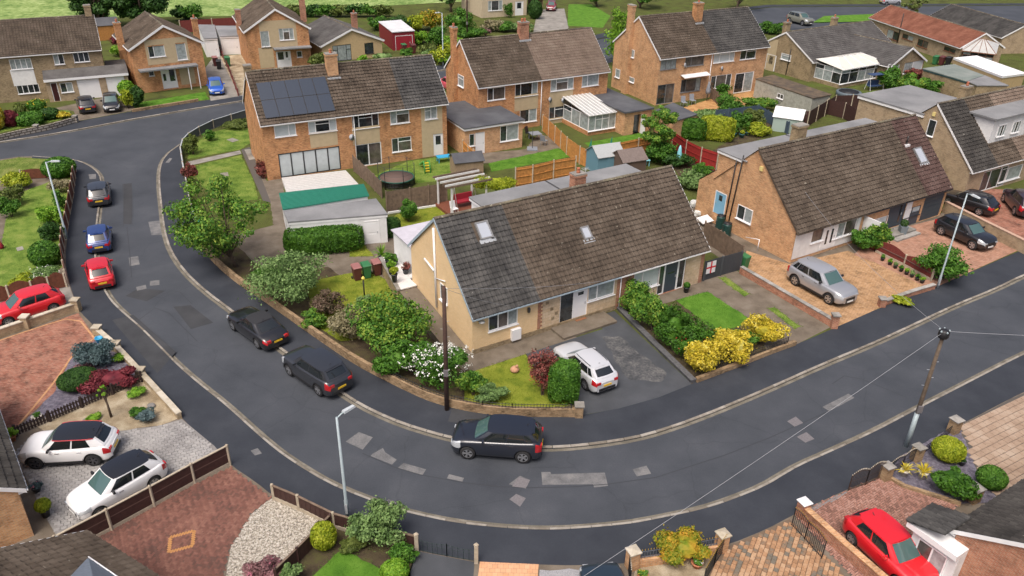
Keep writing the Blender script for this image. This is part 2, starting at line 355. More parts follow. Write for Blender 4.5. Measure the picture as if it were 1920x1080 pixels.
# upper road kerbs, carried on behind the houses towards the far right
up_far = PX([(-300,312),(0,265),(75,254),(150,241),(250,222),(350,205),(460,187)]) + [Vector((-10,104.5,.1)),Vector((2,115,.1)),Vector((14,127.5,.1)),Vector((30,146,.1)),Vector((48,158,.1)),Vector((110,168,.1)),Vector((190,172,.1))]
up_near = [Vector((-5.5,97.5,.1)),Vector((14,114,.1)),Vector((30,128,.1)),Vector((42,137,.1)),Vector((88,142.5,.1)),Vector((190,146,.1))]
island_pts = [kin[i] for i in range(len(kin))] + [Vector((190,60,.1)),Vector((190,146,.1))] + up_near[::-1][1:]
block('island_ground',island_pts,M_GARDEN)
outer_pts = kout + [Vector((70,35,.1)),Vector((70,2,.1)),Vector((-80,2,.1)),Vector((-80,64,.1)),G(-250,306),G(0,299),G(30,294)]
block('near_ground',outer_pts,M_CONC)
far_pts = up_far + [Vector((190,229,.1)),Vector((-129,229,.1)),Vector((-129,60,.1))]
block('far_ground',far_pts,M_GARDEN)

def strip(name,a,b,z,mat):
    """a paved band between two edge lines"""
    n = 120; A = resample(a,1e9 if False else max(.5,sum((q - p).length for p,q in zip(a,a[1:])) / n)); B = resample(b,max(.5,sum((q - p).length for p,q in zip(b,b[1:])) / n))
    k = min(len(A),len(B)) - 1
    A = [A[round(i * (len(A) - 1) / k)] for i in range(k + 1)]; B = [B[round(i * (len(B) - 1) / k)] for i in range(k + 1)]
    mb = MB(); mb.add([Vector((p.x,p.y,z)) for p in A + B],[(i,i + 1,k + 2 + i,k + 1 + i) for i in range(k)])
    me = mb.mesh(name,mat)
    if me.polygons[0].normal.z < 0: me.flip_normals()
    return link(name,me,kind='structure')
def match_strip(name,a,b,z,mat):
    """band whose two edges were measured with matching ends: triangulated as one outline"""
    pts = [Vector((p.x,p.y,z)) for p in a] + [Vector((p.x,p.y,z)) for p in b[::-1]]
    mb = MB(); mb.add(pts,[tuple(range(len(pts)))]); me = mb.mesh(name,mat)
    if me.polygons[0].normal.z < 0: me.flip_normals()
    return link(name,me,kind='structure')
match_strip('pavement',kin,ein,.104,M_PAVE)
match_strip('pavement',kout,eout,.104,M_PAVE)
up_far_edge = PX([(-300,298),(0,251),(75,242),(145,228),(250,208),(350,193),(460,178)]) + [Vector((-11.5,106,.1)),Vector((.6,116.6,.1)),Vector((12.5,129,.1)),Vector((28.8,147.5,.1)),Vector((47.5,160,.1)),Vector((110,170,.1)),Vector((190,174,.1))]
match_strip('pavement',up_far,up_far_edge,.104,M_PAVE)
up_near_edge = [p + Vector((1.1,-1.5,0)) for p in up_near]
match_strip('pavement',up_near,up_near_edge,.104,M_PAVE)

# kerbs: every stone its own piece; a channel of flat blocks runs along them in the road
def kerb(pts,side,label_name='kerb',step=.915,w=.14):
    root = link(label_name,None,kind='structure')
    st = resample(pts,step); me = None
    for i,(a,b) in enumerate(zip(st,st[1:])):
        t = (b - a).normalized(); n = Vector((-t.y,t.x,0)) * side
        L = (b - a).length - .014
        if me is None:
            k = MB(); l2 = L / 2
            k.add([(-l2,0,-.05),(l2,0,-.05),(l2,w,-.05),(-l2,w,-.05),(-l2,0,.012),(l2,0,.012),(l2,w - .03,.012),(-l2,w - .03,.012),(-l2,w,-.02),(l2,w,-.02)],
                  [(4,5,6,7),(7,6,9,8),(8,9,2,3),(0,1,5,4),(1,2,9,6,5),(3,0,4,7,8)])
            me = k.mesh('kerb_stone',M_KERB)
        o = link('kerb_stone',me,root); o.location = (a + b) / 2
        ang = math.atan2(t.y,t.x)
        if side < 0: ang += math.pi
        o.rotation_euler = (0,0,ang); o.scale = (L / (st[1] - st[0]).length,1,1)
    k = MB(); vs = []
    for i,p in enumerate(st):
        t = (st[min(i + 1,len(st) - 1)] - st[max(0,i - 1)]).normalized(); n = Vector((-t.y,t.x,0)) * side
        for d in (w,w + .19): vs.append(Vector((p.x + n.x * d,p.y + n.y * d,.005)))
    m = len(st)
    k.add(vs,[(2 * i,2 * i + 1,2 * i + 3,2 * i + 2) for i in range(m - 1)])
    me2 = k.mesh('channel',M_CHANNEL)
    if me2.polygons[0].normal.z < 0: me2.flip_normals()
    link('channel',me2,root)
kin_b = [p for p in kin]
kerb(kin,-1); kerb(kout,1)
kerb(up_far[:9],-1)

# tarmac patches, covers and gullies in the road
def patch(poly,mat=M_PATCH,z=.004,name='road_patch'): sheet(name,poly,z,mat)
for P in ([(673,810),(699,820),(680,843),(648,828)],[(698,851),(718,840),(722,848),(744,862),(735,871),(695,855)],[(757,868),(799,880),(792,891),(746,877)],[(842,889),(870,896),(867,903),(838,897)],
          [(1015,885),(1032,885),(1033,889),(1134,886),(1140,911),(1114,914),(1112,908),(1017,909)],[(1186,880),(1212,873),(1221,888),(1194,893)],[(1591,738),(1602,746),(1555,771),(1542,763)],
          [(278,416),(304,413),(307,440),(284,441)],[(241,483),(259,480),(262,496),(244,499)],[(255,538),(273,534),(275,541),(257,545)],[(281,527),(299,525),(299,534),(281,536)],[(954,908),(975,892),(994,900),(986,916)]): patch(P)
for P in ([(1476,790),(1492,781),(1506,793),(1490,800)],[(1494,819),(1512,810),(1527,823),(1510,830)],[(955,936),(968,926),(986,934),(975,950)],[(972,894),(994,900),(986,915),(960,912)]): patch(P,M_IRON,.009,'manhole_cover')
for P in ([(470,845),(483,840),(491,850),(478,854)],[(166,327),(180,326),(180,335),(168,336)],[(310,305),(318,296),(323,297),(317,305)]): patch(P,M_PATCH,.109,'footway_cover')
for P in ([(325,575),(357,572),(400,605),(358,617)],[(210,600),(250,590),(330,660),(295,700)],[(230,345),(247,343),(248,420),(232,420)],[(235,555),(260,540),(310,545),(275,565)],[(1180,800),(1300,760),(1330,775),(1210,822)],[(850,500 + 260),(905,775),(900,800),(840,790)]):
    patch(P,M_PATCH_DARK if P[0][1] < 1000 else M_PATCH,.0035 if P[0][0] not in (210,850) else .108,'road_patch')
g = thing('road_gully','slotted iron gully grate beside the kerb behind the bottom grey-green shrub','drain')
gp = PX([(727,936),(744,941),(741,953),(722,947)],.008)
mb = MB(); mb.add(gp,[(0,1,2,3)]); mb.build('frame',plain('gully_pit',(.02,.02,.022),rough=.9),g)  # flat near-black sheet, painted as the dark of the pit below the bars
for i in range(7):
    f = (i + .5) / 7; a = gp[0].lerp(gp[1],f); b = gp[3].lerp(gp[2],f)
    mb = MB(); mb.obox(a,b,.035,.02); mb.build('bar',M_IRON,g)

# ---- plots: lawns, drives, beds
sheet('field',[(-500,48),(150,33),(440,30),(600,16),(700,12),(880,2),(880,-150),(-500,-150)],.125,M_FIELD)
sheet('verge',[(-60,306),(0,301),(35,295),(130,300),(140,311),(90,322),(60,330),(0,336),(-60,340)],.108,M_VERGE)
sheet('lawn',[(12,410),(45,358),(82,345),(118,330),(136,330),(130,380),(120,430),(115,480),(118,500),(65,535),(0,545),(-60,560),(-60,500),(0,470)],.109,M_GRASS)
sheet('driveway',[(-80,650),(-80,580),(90,545),(129,533),(147,582),(0,628)],.108,M_CONC_GREY)
sheet('driveway',[(-80,660),(0,637),(147,587),(180,635),(100,738),(32,800),(-80,840)],.109,M_REDBLOCK)
def ribbon(name,px,w,z,mat):
    p = smooth_line(PX(px,z),1); mb = MB(); vs = []
    for i,q in enumerate(p):
        t = (p[min(i + 1,len(p) - 1)] - p[max(0,i - 1)]).normalized(); n = Vector((-t.y,t.x,0)) * (w / 2); vs += [q - n,q + n]
    mb.add(vs,[(2 * i + 1,2 * i,2 * i + 2,2 * i + 3) for i in range(len(p) - 1)])
    me = mb.mesh(name,mat)
    if me.polygons[0].normal.z < 0: me.flip_normals()
    link(name,me,kind='structure')
ribbon('paving_border',[(-20,645),(60,617),(143,592),(177,634)],.11,.114,M_SOLDIER)
ribbon('paving_border',[(177,634),(140,660),(105,712),(70,755),(36,795)],.11,.1145,M_SOLDIER)
sheet('slate_bed',[(180,637),(215,660),(262,703),(190,742),(110,775),(36,800),(100,738),(140,662)],.1105,M_SLATE)
sheet('gravel_bed',[(264,706),(337,783),(300,798),(215,808),(90,812),(70,800),(190,748)],.1115,M_GRAVEL)
sheet('gravel_bed',[(513,932),(600,970),(560,1038),(495,1090),(420,1090),(434,1022),(470,965)],.114,M_STONES)
sheet('garden_bed',[(600,972),(778,1033),(768,1100),(545,1100),(562,1040)],.109,M_SOIL)
sheet('lawn',[(560,1100),(640,1031),(738,1075),(720,1120)],.114,M_GRASS_LUSH)
sheet('driveway',[(780,1033),(890,1054),(885,1110),(755,1110)],.109,M_TARMAC)
sheet('driveway',[(900,1053),(1010,1058),(1006,1110),(892,1110)],.1095,M_ORANGE)
sheet('gravel_bed',[(1012,1068),(1105,1068),(1110,1110),(1008,1110)],.109,plain('grey_chippings',(.30,.30,.31),rough=.9,var=.5,scale=40,bump=.8))
sheet('gravel_bed',[(1192,1050),(1340,1026),(1318,1100),(1190,1100)],.109,M_GRAVEL)
sheet('slate_bed',[(1665,890),(1690,855),(1770,810),(1798,800),(1830,878),(1872,940),(1800,945),(1740,925),(1690,912)],.1125,M_SLATE)
# main corner plot
sheet('garden_bed',EDGE_IN[9:23] + [(1080,745),(1010,700),(985,662),(900,690),(868,692),(762,540),(745,470),(700,440),(530,445),(455,430)],.1055,M_SOIL)
sheet('yard',[(455,470),(420,445),(530,418),(560,410),(735,430),(770,460),(775,530),(640,520),(615,500),(540,515),(480,495)],.1085,M_CONC)
sheet('lawn',[(575,530),(625,518),(690,505),(735,530),(757,565),(720,625),(640,640),(590,610)],.1125,M_GRASS_MOSS)
sheet('lawn',[(655,467),(682,457),(701,480),(655,481)],.1125,M_GRASS_MOSS)
sheet('lawn',[(690,448),(702,420),(745,402),(787,390),(850,385),(842,402),(812,412),(737,434)],.1125,M_GRASS_MOSS)
sheet('lawn',[(872,700),(985,664),(1012,702),(1040,730),(1070,760),(990,766),(920,762),(870,750)],.1105,M_GRASS_MOSS)
sheet('driveway',[(985,662),(1130,617),(1113,593),(1152,583),(1297,720),(1235,745),(1160,766),(1086,779),(1080,745),(1010,700)],.112,M_TARMAC)
sheet('driveway_wear',[(1128,632),(1160,630),(1190,655),(1225,680),(1250,700),(1240,716),(1205,712),(1180,712),(1165,690),(1150,668)],.1155,M_TARMAC_WORN)
# neighbours on the right
sheet('driveway',[(1200,552),(1345,512),(1382,508),(1560,612),(1495,645),(1440,664),(1412,604),(1327,547),(1270,562),(1230,575)],.109,M_CONC)
sheet('lawn',[(1268,563),(1327,547),(1412,602),(1345,624)],.1135,M_GRASS_LUSH)
sheet('lawn',[(1347,521),(1360,519),(1405,551),(1396,556)],.1135,M_GRASS)
sheet('lawn',[(1440,578),(1452,576),(1502,612),(1490,616)],.1135,M_GRASS)
sheet('garden_bed',[(1160,560),(1230,575),(1275,565),(1345,624),(1412,604),(1440,664),(1335,702),(1297,720),(1170,590)],.1075,M_SOIL)
sheet('yard',[(1285,385),(1340,395),(1490,488),(1610,450),(1760,402),(1780,392),(1768,415),(1600,480),(1500,500),(1400,482),(1386,508),(1325,468)],.1065,M_CONC)
sheet('driveway',[(1385,508),(1400,470),(1480,495),(1590,470),(1745,540),(1650,577),(1562,616)],.110,M_OCHRE)
sheet('driveway',[(1600,478),(1640,440),(1760,410),(1912,468),(1762,535),(1742,541),(1640,492)],.1115,M_PINK)
sheet('driveway',[(1765,395),(1800,350),(1960,360),(2000,430),(1920,465),(1905,462)],.1095,M_REDBLOCK)
# corner plot of the house with solar panels
sheet('lawn',[(352,298),(448,281),(473,267),(470,228),(401,247),(352,275)],.109,M_GRASS)
sheet('lawn',[(367,311),(452,290),(477,343),(485,375),(415,375),(371,343)],.109,M_GRASS)
sheet('path',[(353,311),(352,303),(450,282),(453,288)],.1105,M_CONC_GREY)
sheet('yard',[(466,275),(500,340),(530,330),(536,420),(515,440),(507,381)],.1105,M_CONC)
sheet('lawn',[(765,302),(838,292),(905,312),(860,335),(765,345),(700,330)],.109,M_GRASS)
sheet('lawn',[(916,306),(1047,278),(1075,293),(922,322)],.1095,M_GRASS_LUSH)
sheet('yard',[(870,290),(985,280),(1010,250),(1045,262),(1050,278),(916,306),(875,305)],.1085,M_CONC)
sheet('lawn',[(1095,268),(1130,262),(1210,248),(1218,262),(1120,285)],.1095,M_GRASS_LUSH)
sheet('yard',[(1270,205),(1335,185),(1440,165),(1450,195),(1330,225),(1290,222)],.1085,blotchy('orange_stone',[(.25,.13,.06),(.42,.23,.09),(.52,.32,.15)],scale=1.5,fine=6,rough=.9))
sheet('yard',[(1250,300),(1330,285),(1450,220),(1480,230),(1370,290),(1340,340),(1290,350)],.1085,M_SOIL)
sheet('lawn',[(1605,178),(1640,170),(1662,182),(1620,190)],.109,M_GRASS)
# far side of the upper road
sheet('lawn',[(-40,256),(0,247),(30,222),(128,205),(135,220),(60,236)],.109,M_GRASS)
sheet('driveway',[(96,204),(190,184),(245,183),(256,206),(146,227),(138,208)],.1105,M_CONC)
sheet('lawn',[(262,192),(385,172),(392,186),(250,206)],.109,M_GRASS_LUSH)
sheet('driveway',[(383,130),(405,100),(428,120),(462,178),(395,189)],.1095,M_CONC_GREY)
sheet('driveway',[(412,105),(452,102),(480,150),(470,178),(448,178)],.1105,M_GRAVEL)
sheet('driveway',[(1000,60),(1008,18),(1058,16),(1066,52),(1060,62)],.109,M_CONC_GREY)
sheet('lawn',[(1064,48),(1066,8),(1108,8),(1145,30),(1130,52)],.109,M_GRASS_LUSH)
sheet('lawn',[(1524,42),(1545,30),(1640,26),(1632,40)],.109,M_GRASS_LUSH)

M_SEAM = plain('tar_seam',(.035,.038,.044),rough=.7)
for L in ([(247,345),(250,420),(236,422)],[(232,345),(231,425)],[(238,425),(243,470),(247,520)],[(230,345),(300,338)],[(290,560),(330,540),(360,570)],[(260,600),(300,570),(370,640)],[(870,905),(960,915),(1110,912),(1230,895)],[(680,850),(760,885),(870,905)],[(1230,895),(1400,840),(1560,768)],[(205,300),(240,300)],[(1560,720),(1590,700),(1700,745)]): ribbon('road_seam',L,.05,.0042,M_SEAM)

# ================================================================== HOUSES
M_ORB = brick('orange_brick',(.45,.175,.06),(.66,.32,.13),(.46,.31,.19),blot=.36)
M_ORB2 = brick('pale_orange_brick',(.50,.235,.095),(.67,.385,.185),(.52,.38,.26),blot=.28)
M_CREAMB = brick('cream_brick',(.76,.54,.29),(.80,.59,.34),(.72,.53,.32),blot=.06)
M_BROWNB = brick('brown_brick',(.27,.19,.10),(.36,.27,.15),(.34,.28,.20),blot=.35)
M_BUFFB = brick('buff_brick',(.36,.255,.15),(.43,.32,.20),(.40,.33,.24),blot=.28)
M_REDB = brick('red_brick',(.36,.12,.065),(.50,.215,.125),(.40,.30,.22),blot=.35)
M_STONE = brick('pale_walling_stone',(.56,.42,.27),(.63,.50,.35),(.50,.38,.25),bw=.42,bh=.21,joint=.014,blot=.2)
M_RENDER = plain('buff_render',(.47,.375,.235),rough=.9,var=.08,scale=3)
M_WHITE = plain('white_upvc',(.80,.80,.80),rough=.4,var=.04,scale=2)
M_WHITEWALL = plain('white_painted_wall',(.72,.72,.71),rough=.8,var=.1,scale=2)
M_BLUETRIM = plain('grey_blue_trim',(.34,.42,.48),rough=.5,var=.15,scale=5)
M_DARKFRAME = plain('dark_window_frame',(.035,.035,.038),rough=.4)
M_BROWNFRAME = plain('brown_window_frame',(.20,.085,.045),rough=.5)
M_STEELFRAME = plain('grey_window_frame',(.20,.20,.20),rough=.5)
M_SLATEBLUE = plain('dark_blue_panel',(.045,.062,.082),rough=.45,var=.1)
M_GLASS = plain('window_glass',(.03,.036,.04),rough=.06,spec=.9,var=.9,scale=1.3)  # noise in the base colour paints in varied reflections, dark to mid-grey
M_GLASS_CURTAIN = plain('curtained_glass',(.30,.34,.34),rough=.12,spec=.7,var=.35,scale=2.5)
M_GLASS_BLIND = plain('blind_glass',(.50,.55,.56),rough=.12,spec=.6,var=.1,scale=1.5)
M_GLASS_WARM = plain('room_glass',(.10,.085,.075),rough=.07,spec=.8,var=.6,scale=1.8)
GLASS = {'d': M_GLASS,'c': M_GLASS_CURTAIN,'b': M_GLASS_BLIND,'w': M_GLASS_WARM}
def tile_mat(name,cols,moss=(.30,.28,.22),thr=.66):
    return blotchy(name,cols,scale=.7,fine=5.5,rough=.92,bump=.35,fine_amt=.22,island=.13,speck=(moss,5.5,thr + .02),spec=.2)
M_T_BROWN = tile_mat('lichened_brown_tile',[(.054,.042,.032),(.090,.070,.053),(.128,.102,.079)],(.24,.215,.17),.655)
M_T_GREY = tile_mat('dark_grey_tile',[(.040,.039,.038),(.068,.066,.063),(.10,.096,.09)],(.26,.25,.23),.72)
M_T_MAROON = tile_mat('maroon_tile',[(.055,.034,.030),(.085,.052,.045),(.12,.08,.07)],(.34,.32,.27),.68)
M_T_FAWN = tile_mat('fawn_tile',[(.13,.098,.075),(.175,.132,.103),(.215,.17,.135)],(.24,.22,.18),.78)
M_T_RED = tile_mat('red_tile',[(.16,.062,.04),(.23,.095,.062),(.30,.135,.09)],(.22,.12,.08),.72)
M_T_SLATE = tile_mat('slate_grey_tile',[(.072,.068,.066),(.105,.10,.097),(.14,.135,.13)],(.3,.29,.27),.72)
M_T_BLACK = tile_mat('black_brown_tile',[(.030,.028,.026),(.052,.048,.044),(.080,.075,.068)],(.30,.29,.26),.69)
M_RIDGE = tile_mat('ridge_tile',[(.075,.063,.05),(.125,.105,.082),(.20,.18,.12)],(.33,.32,.24),.6)
M_FELT = blotchy('flat_roof_felt',[(.16,.163,.167),(.215,.218,.222),(.27,.272,.275)],scale=.35,fine=8,rough=.8,bump=.2,fine_amt=.25)
M_FELT_DARK = blotchy('dark_roof_felt',[(.06,.062,.07),(.085,.088,.097),(.12,.125,.132)],scale=.4,fine=8,rough=.75,bump=.2,fine_amt=.25)
M_LEAD = plain('lead_flashing',(.36,.38,.40),rough=.55,var=.2,scale=6)
M_CLAY = plain('clay_pot',(.50,.17,.09),rough=.85,var=.2,scale=8)
M_SOLAR = plain('solar_glass',(.022,.034,.055),rough=.16,spec=.7,coat=.5)
M_PIPE_BLACK = plain('black_pipe',(.02,.018,.018),rough=.5)
M_POLY = plain('polycarbonate_roof',(.46,.46,.44),rough=.2,var=.12,scale=3)

def frame_wall(mb,fn,s0,s1,z0,z1,holes,depth=.09,mi=0):
    """wall face with real openings; fn(s, z, inset) -> point; the reveals turn inwards"""
    hs = []
    for a,b,c,d in holes:
        a,b,c,d = max(a,s0 + .02),min(b,s1 - .02),max(c,z0 + .005),min(d,z1 - .02)
        if b > a + .02 and d > c + .02: hs.append((a,b,c,d))
    S = sorted({s0,s1,*[h[0] for h in hs],*[h[1] for h in hs]}); Z = sorted({z0,z1,*[h[2] for h in hs],*[h[3] for h in hs]})
    for a,b in zip(S,S[1:]):
        for c,d in zip(Z,Z[1:]):
            m,k = (a + b) / 2,(c + d) / 2
            if any(h[0] < m < h[1] and h[2] < k < h[3] for h in hs): continue
            mb.quad(fn(a,c,0),fn(b,c,0),fn(b,d,0),fn(a,d,0),mi)
    for a,b,c,d in hs:
        for p,q in (((a,c),(b,c)),((b,c),(b,d)),((b,d),(a,d)),((a,d),(a,c))):
            mb.quad(fn(*p,0),fn(*p,depth),fn(*q,depth),fn(*q,0),mi)
def fbox(mb,fn,s0,s1,z0,z1,i0,i1,mi=0):
    p = [fn(s,z,i) for i in (i0,i1) for s,z in ((s0,z0),(s1,z0),(s1,z1),(s0,z1))]
    mb.add(p,[(0,1,2,3),(7,6,5,4),(0,4,5,1),(1,5,6,2),(2,6,7,3),(3,7,4,0)],mi)
def window(parent,fn,s0,s1,z0,z1,cols=(1,),glass='d',frame=None,transom=(),inset=.05,sill=True,name='window',bar=.055):
    """a frame with its panes; cols = relative widths, transom = indices of columns with a top light"""
    frame = frame or M_WHITE; tot = sum(cols); x = s0; mb = MB()
    if s1 - s0 < .15 or z1 - z0 < .15: return None
    o0,o1 = inset - .035,inset + .03
    fbox(mb,fn,s0,s1,z0,z0 + bar,o0,o1); fbox(mb,fn,s0,s1,z1 - bar,z1,o0,o1)
    fbox(mb,fn,s0,s0 + bar,z0 + bar,z1 - bar,o0,o1); fbox(mb,fn,s1 - bar,s1,z0 + bar,z1 - bar,o0,o1)
    cells = []
    for i,c in enumerate(cols):
        w = (s1 - s0) * c / tot; a,b = x,x + w; x = b
        if i < len(cols) - 1: fbox(mb,fn,b - bar * .6,b + bar * .6,z0 + bar,z1 - bar,o0,o1)
        if i in transom:
            zt = z1 - (z1 - z0) * .3; fbox(mb,fn,a + bar * .6,b - bar * .6,zt - bar * .5,zt + bar * .5,o0,o1)
            cells += [(a,b,z0,zt),(a,b,zt,z1)]
        else: cells.append((a,b,z0,z1))
    w = mb.build(name,frame,parent)
    for i,(a,b,c,d) in enumerate(cells):
        pm = MB(); e = bar * .5
        pm.quad(fn(a + e,c + e,inset),fn(b - e,c + e,inset),fn(b - e,d - e,inset),fn(a + e,d - e,inset))
        pm.build('pane',GLASS[glass[i % len(glass)]],w)
    if sill:
        sm = MB(); fbox(sm,fn,s0 - .05,s1 + .05,z0 - .05,z0,-.09,inset - .035); sm.build('sill',frame,w)
    return w
def door(parent,fn,s0,s1,z0,z1,col,lights=(),frame=None,inset=.06,name='door'):
    """panelled leaf in a frame; lights = (a, b, c, d) fractions that are glazed"""
    frame = frame or M_WHITE; mb = MB(); b = .06
    fbox(mb,fn,s0,s0 + b,z0,z1,inset - .03,inset + .03); fbox(mb,fn,s1 - b,s1,z0,z1,inset - .03,inset + .03); fbox(mb,fn,s0 + b,s1 - b,z1 - b,z1,inset - .03,inset + .03)
    fr = mb.build(name,frame,parent)
    lm = MB(); fbox(lm,fn,s0 + b,s1 - b,z0 + .02,z1 - b,inset - .01,inset + .02)
    w,h = s1 - s0,z1 - z0
    for zz in ((.12,.42),(.5,.9)):
        if not lights: fbox(lm,fn,s0 + w * .22,s1 - w * .22,z0 + h * zz[0],z0 + h * zz[1],inset - .022,inset - .01)
    lm.build('door_leaf',col,fr)
    for a,bb,c,d in lights:
        pm = MB(); fbox(pm,fn,s0 + w * a,s0 + w * bb,z0 + h * c,z0 + h * d,inset - .02,inset - .009); pm.build('pane',M_GLASS,fr)
    hm = MB(); fbox(hm,fn,s0 + w * .82,s0 + w * .86,z0 + h * .45,z0 + h * .53,inset - .05,inset - .01); hm.build('handle',M_LEAD,fr)
    return fr

# ---- roof tiles: one profile, laid course by course
TX = np.array([0,.05,.10,.15,.20,.30]); TZ = np.array([.008,.034,.034,.008,.004,.004])
def tile_arrays(w=.30,L=.40):
    n = len(TX); x = TX / .30 * w
    front = np.stack([x,np.zeros(n),TZ + .07],1); back = np.stack([x,np.full(n,L),TZ + .002],1); lip = np.stack([x,np.full(n,.17),np.zeros(n) - .01],1)
    v = np.concatenate([lip,front,back]); q = []
    for i in range(n - 1):
        q += [(i,i + 1,n + i + 1,n + i),(n + i,n + i + 1,2 * n + i + 1,2 * n + i)]
    return v,np.array(q)
def roof_slope(parent,P0,ex,ey,length,rise,mats,parts=False,gauge=.335,tw=.30,holes=()):
    """P0 = lower corner, ex along the eave, ey up the slope (unit vectors, local to parent); mats = [(s_from, material)]"""
    ex,ey,P0 = np.array(ex,float),np.array(ey,float),np.array(P0,float); ez = np.cross(ex,ey)
    nc = max(1,int(round(rise / gauge))); g = rise / nc; nt = max(1,int(round(length / tw))); w = length / nt
    tv,tq = tile_arrays(w,g * 1.04); items = {}
    root = np.array(parent.matrix_world if False else Matrix.Rotation(parent.rotation_euler.z,4,'Z').to_4x4()); loc = np.array(parent.location)
    allp = []
    for c in range(nc):
        for t in range(nt):
            if any(h[0] < (t + .5) * w < h[1] and h[2] < (c + .5) * g < h[3] for h in holes): continue
            o = P0 + ex * (t * w) + ey * (c * g); m = mats[0][1]
            for sf,mm in mats:
                if t * w >= sf - .01: m = mm
            wo = root[:3,:3] @ o + loc
            allp.append((np.linalg.norm(wo - np.array([0,0,CAM_H])),o,m,c,t))
    single = []
    if parts:
        allp.sort(key=lambda a: a[0]); single,allp = allp[:300],allp[300:]
    Rm = np.stack([ex,ey,ez],1)
    jit = np.random.default_rng(len(allp) + 3)
    for m in {id(a[2]): a[2] for a in allp}.values():
        pos = [a[1] for a in allp if a[2] is m]; k = len(pos); P = np.array(pos) + jit.normal(0,.0035,(k,3))
        V = (tv @ Rm.T)[None] + P[:,None]; Q = tq[None] + (np.arange(k) * len(tv))[:,None,None]
        me = np_mesh('roof_tiles',V.reshape(-1,3),Q.reshape(-1,4),m); o = link('roof_tiles',me,parent,kind='stuff')
    mes = {}
    M4 = Matrix([[*Rm[0],0],[*Rm[1],0],[*Rm[2],0],[0,0,0,1]])
    for _,o,m,c,t in single:
        if id(m) not in mes: mes[id(m)] = np_mesh('roof_tile',tv,tq,m)
        ob = link('roof_tile',mes[id(m)],parent)
        ob.matrix_local = Matrix.Translation(Vector(o + np.random.default_rng(c * 997 + t).normal(0,.0035,3))) @ M4
def ridge_tiles(parent,a,b,parts=False,mat=None,r=.12):
    a,b = Vector(a),Vector(b); n = max(2,int((b - a).length / .45)); st = (b - a) / n; t = st.normalized(); u = Vector((-t.y,t.x,0))
    def piece(mb,o,sc=1.0):
        vs = []
        for k in (0,1):
            for j in range(7):
                th = math.pi * j / 6; vs.append(o + st * (k * .985) + u * (math.cos(th) * r * sc) + Vector((0,0,math.sin(th) * r * sc * .8 - .02)))
        mb.add(vs,[(j,j + 1,8 + j,7 + j) for j in range(6)] + [tuple(range(6,-1,-1)),tuple(range(7,14))],0,False)
    mat = mat or M_RIDGE
    if parts:
        mb = MB(); piece(mb,Vector((0,0,0))); me = mb.mesh('ridge_tile',mat)
        for i in range(n):
            o = link('ridge_tile',me,parent); o.location = a + st * i + Vector((0,0,random.uniform(-.008,.008)))
    else:
        mb = MB()
        for i in range(n): piece(mb,a + st * i + Vector((0,0,random.uniform(-.01,.01))))
        mb.build('ridge_tiles',mat,parent,kind='stuff')
def chimney(parent,s,d,z0,z1,w=.75,dp=.6,mat=None,pots=1,flash=True):
    mb = MB(); m = mat or M_ORB
    mb.box(s - w / 2,s + w / 2,d - dp / 2,d + dp / 2,z0,z1 - .22); mb.box(s - w / 2 - .05,s + w / 2 + .05,d - dp / 2 - .05,d + dp / 2 + .05,z1 - .22,z1 - .08)
    c = mb.build('chimney',m,parent)
    k = MB(); k.box(s - w / 2 - .03,s + w / 2 + .03,d - dp / 2 - .03,d + dp / 2 + .03,z1 - .08,z1); k.build('chimney_cap',M_CONC_GREY,c)
    for i in range(pots):
        p = MB(); p.lathe([(.13,0),(.12,.1),(.10,.28),(.125,.31),(.10,.33)],(s + (i - (pots - 1) / 2) * .33,d,z1),10); p.build('chimney_pot',M_CLAY,c)
    return c

class House:
    """local frame: x = along the front (left to right seen from the front), y = depth, z = up"""
    def __init__(self,name,label,x,y,yaw,cat='house',group=None):
        self.x,self.y,self.a = x,y,math.radians(yaw)
        self.r = thing(name,label,cat,(x,y,0),self.a,group)
        self.t = np.array([math.cos(self.a),math.sin(self.a),0]); self.n = np.array([-math.sin(self.a),math.cos(self.a),0]); self.o = np.array([x,y,0.0])
    def _hit(self,u,v,nrm,p):
        d = ray(u,v); c = np.array([0,0,CAM_H]); k = ((p - c) @ nrm) / (d @ nrm); q = c + d * k - self.o
        return float(q @ self.t),float(q @ self.n),float(q[2])
    def front(self,u,v,d=0.0):
        s,_,z = self._hit(u,v,self.n,self.o + self.n * d); return s,z
    def side(self,u,v,s=0.0):
        _,d,z = self._hit(u,v,self.t,self.o + self.t * s); return d,z
    def level(self,u,v,z):
        p = G(u,v,z); q = np.array([p.x,p.y,0]) - self.o; return float(q @ self.t),float(q @ self.n)
    def slope(self,u,v,he,hr,W):
        e = np.array([0,0,he]); up = self.n * W + np.array([0,0,hr - he]); nrm = np.cross(self.t,up); nrm /= np.linalg.norm(nrm)
        d = ray(u,v); c = np.array([0,0,CAM_H]); k = ((self.o + e - c) @ nrm) / (d @ nrm); q = c + d * k - self.o - e
        return float(q @ self.t),float(q @ (up / np.linalg.norm(up)))
    def rect(self,tl,br,d=0.0):
        s0,z1 = self.front(*tl,d); s1,z0 = self.front(*br,d); return s0,s1,z0,z1
    def srect(self,tl,br,s=0.0):
        d0,z1 = self.side(*tl,s); d1,z0 = self.side(*br,s); return min(d0,d1),max(d0,d1),z0,z1

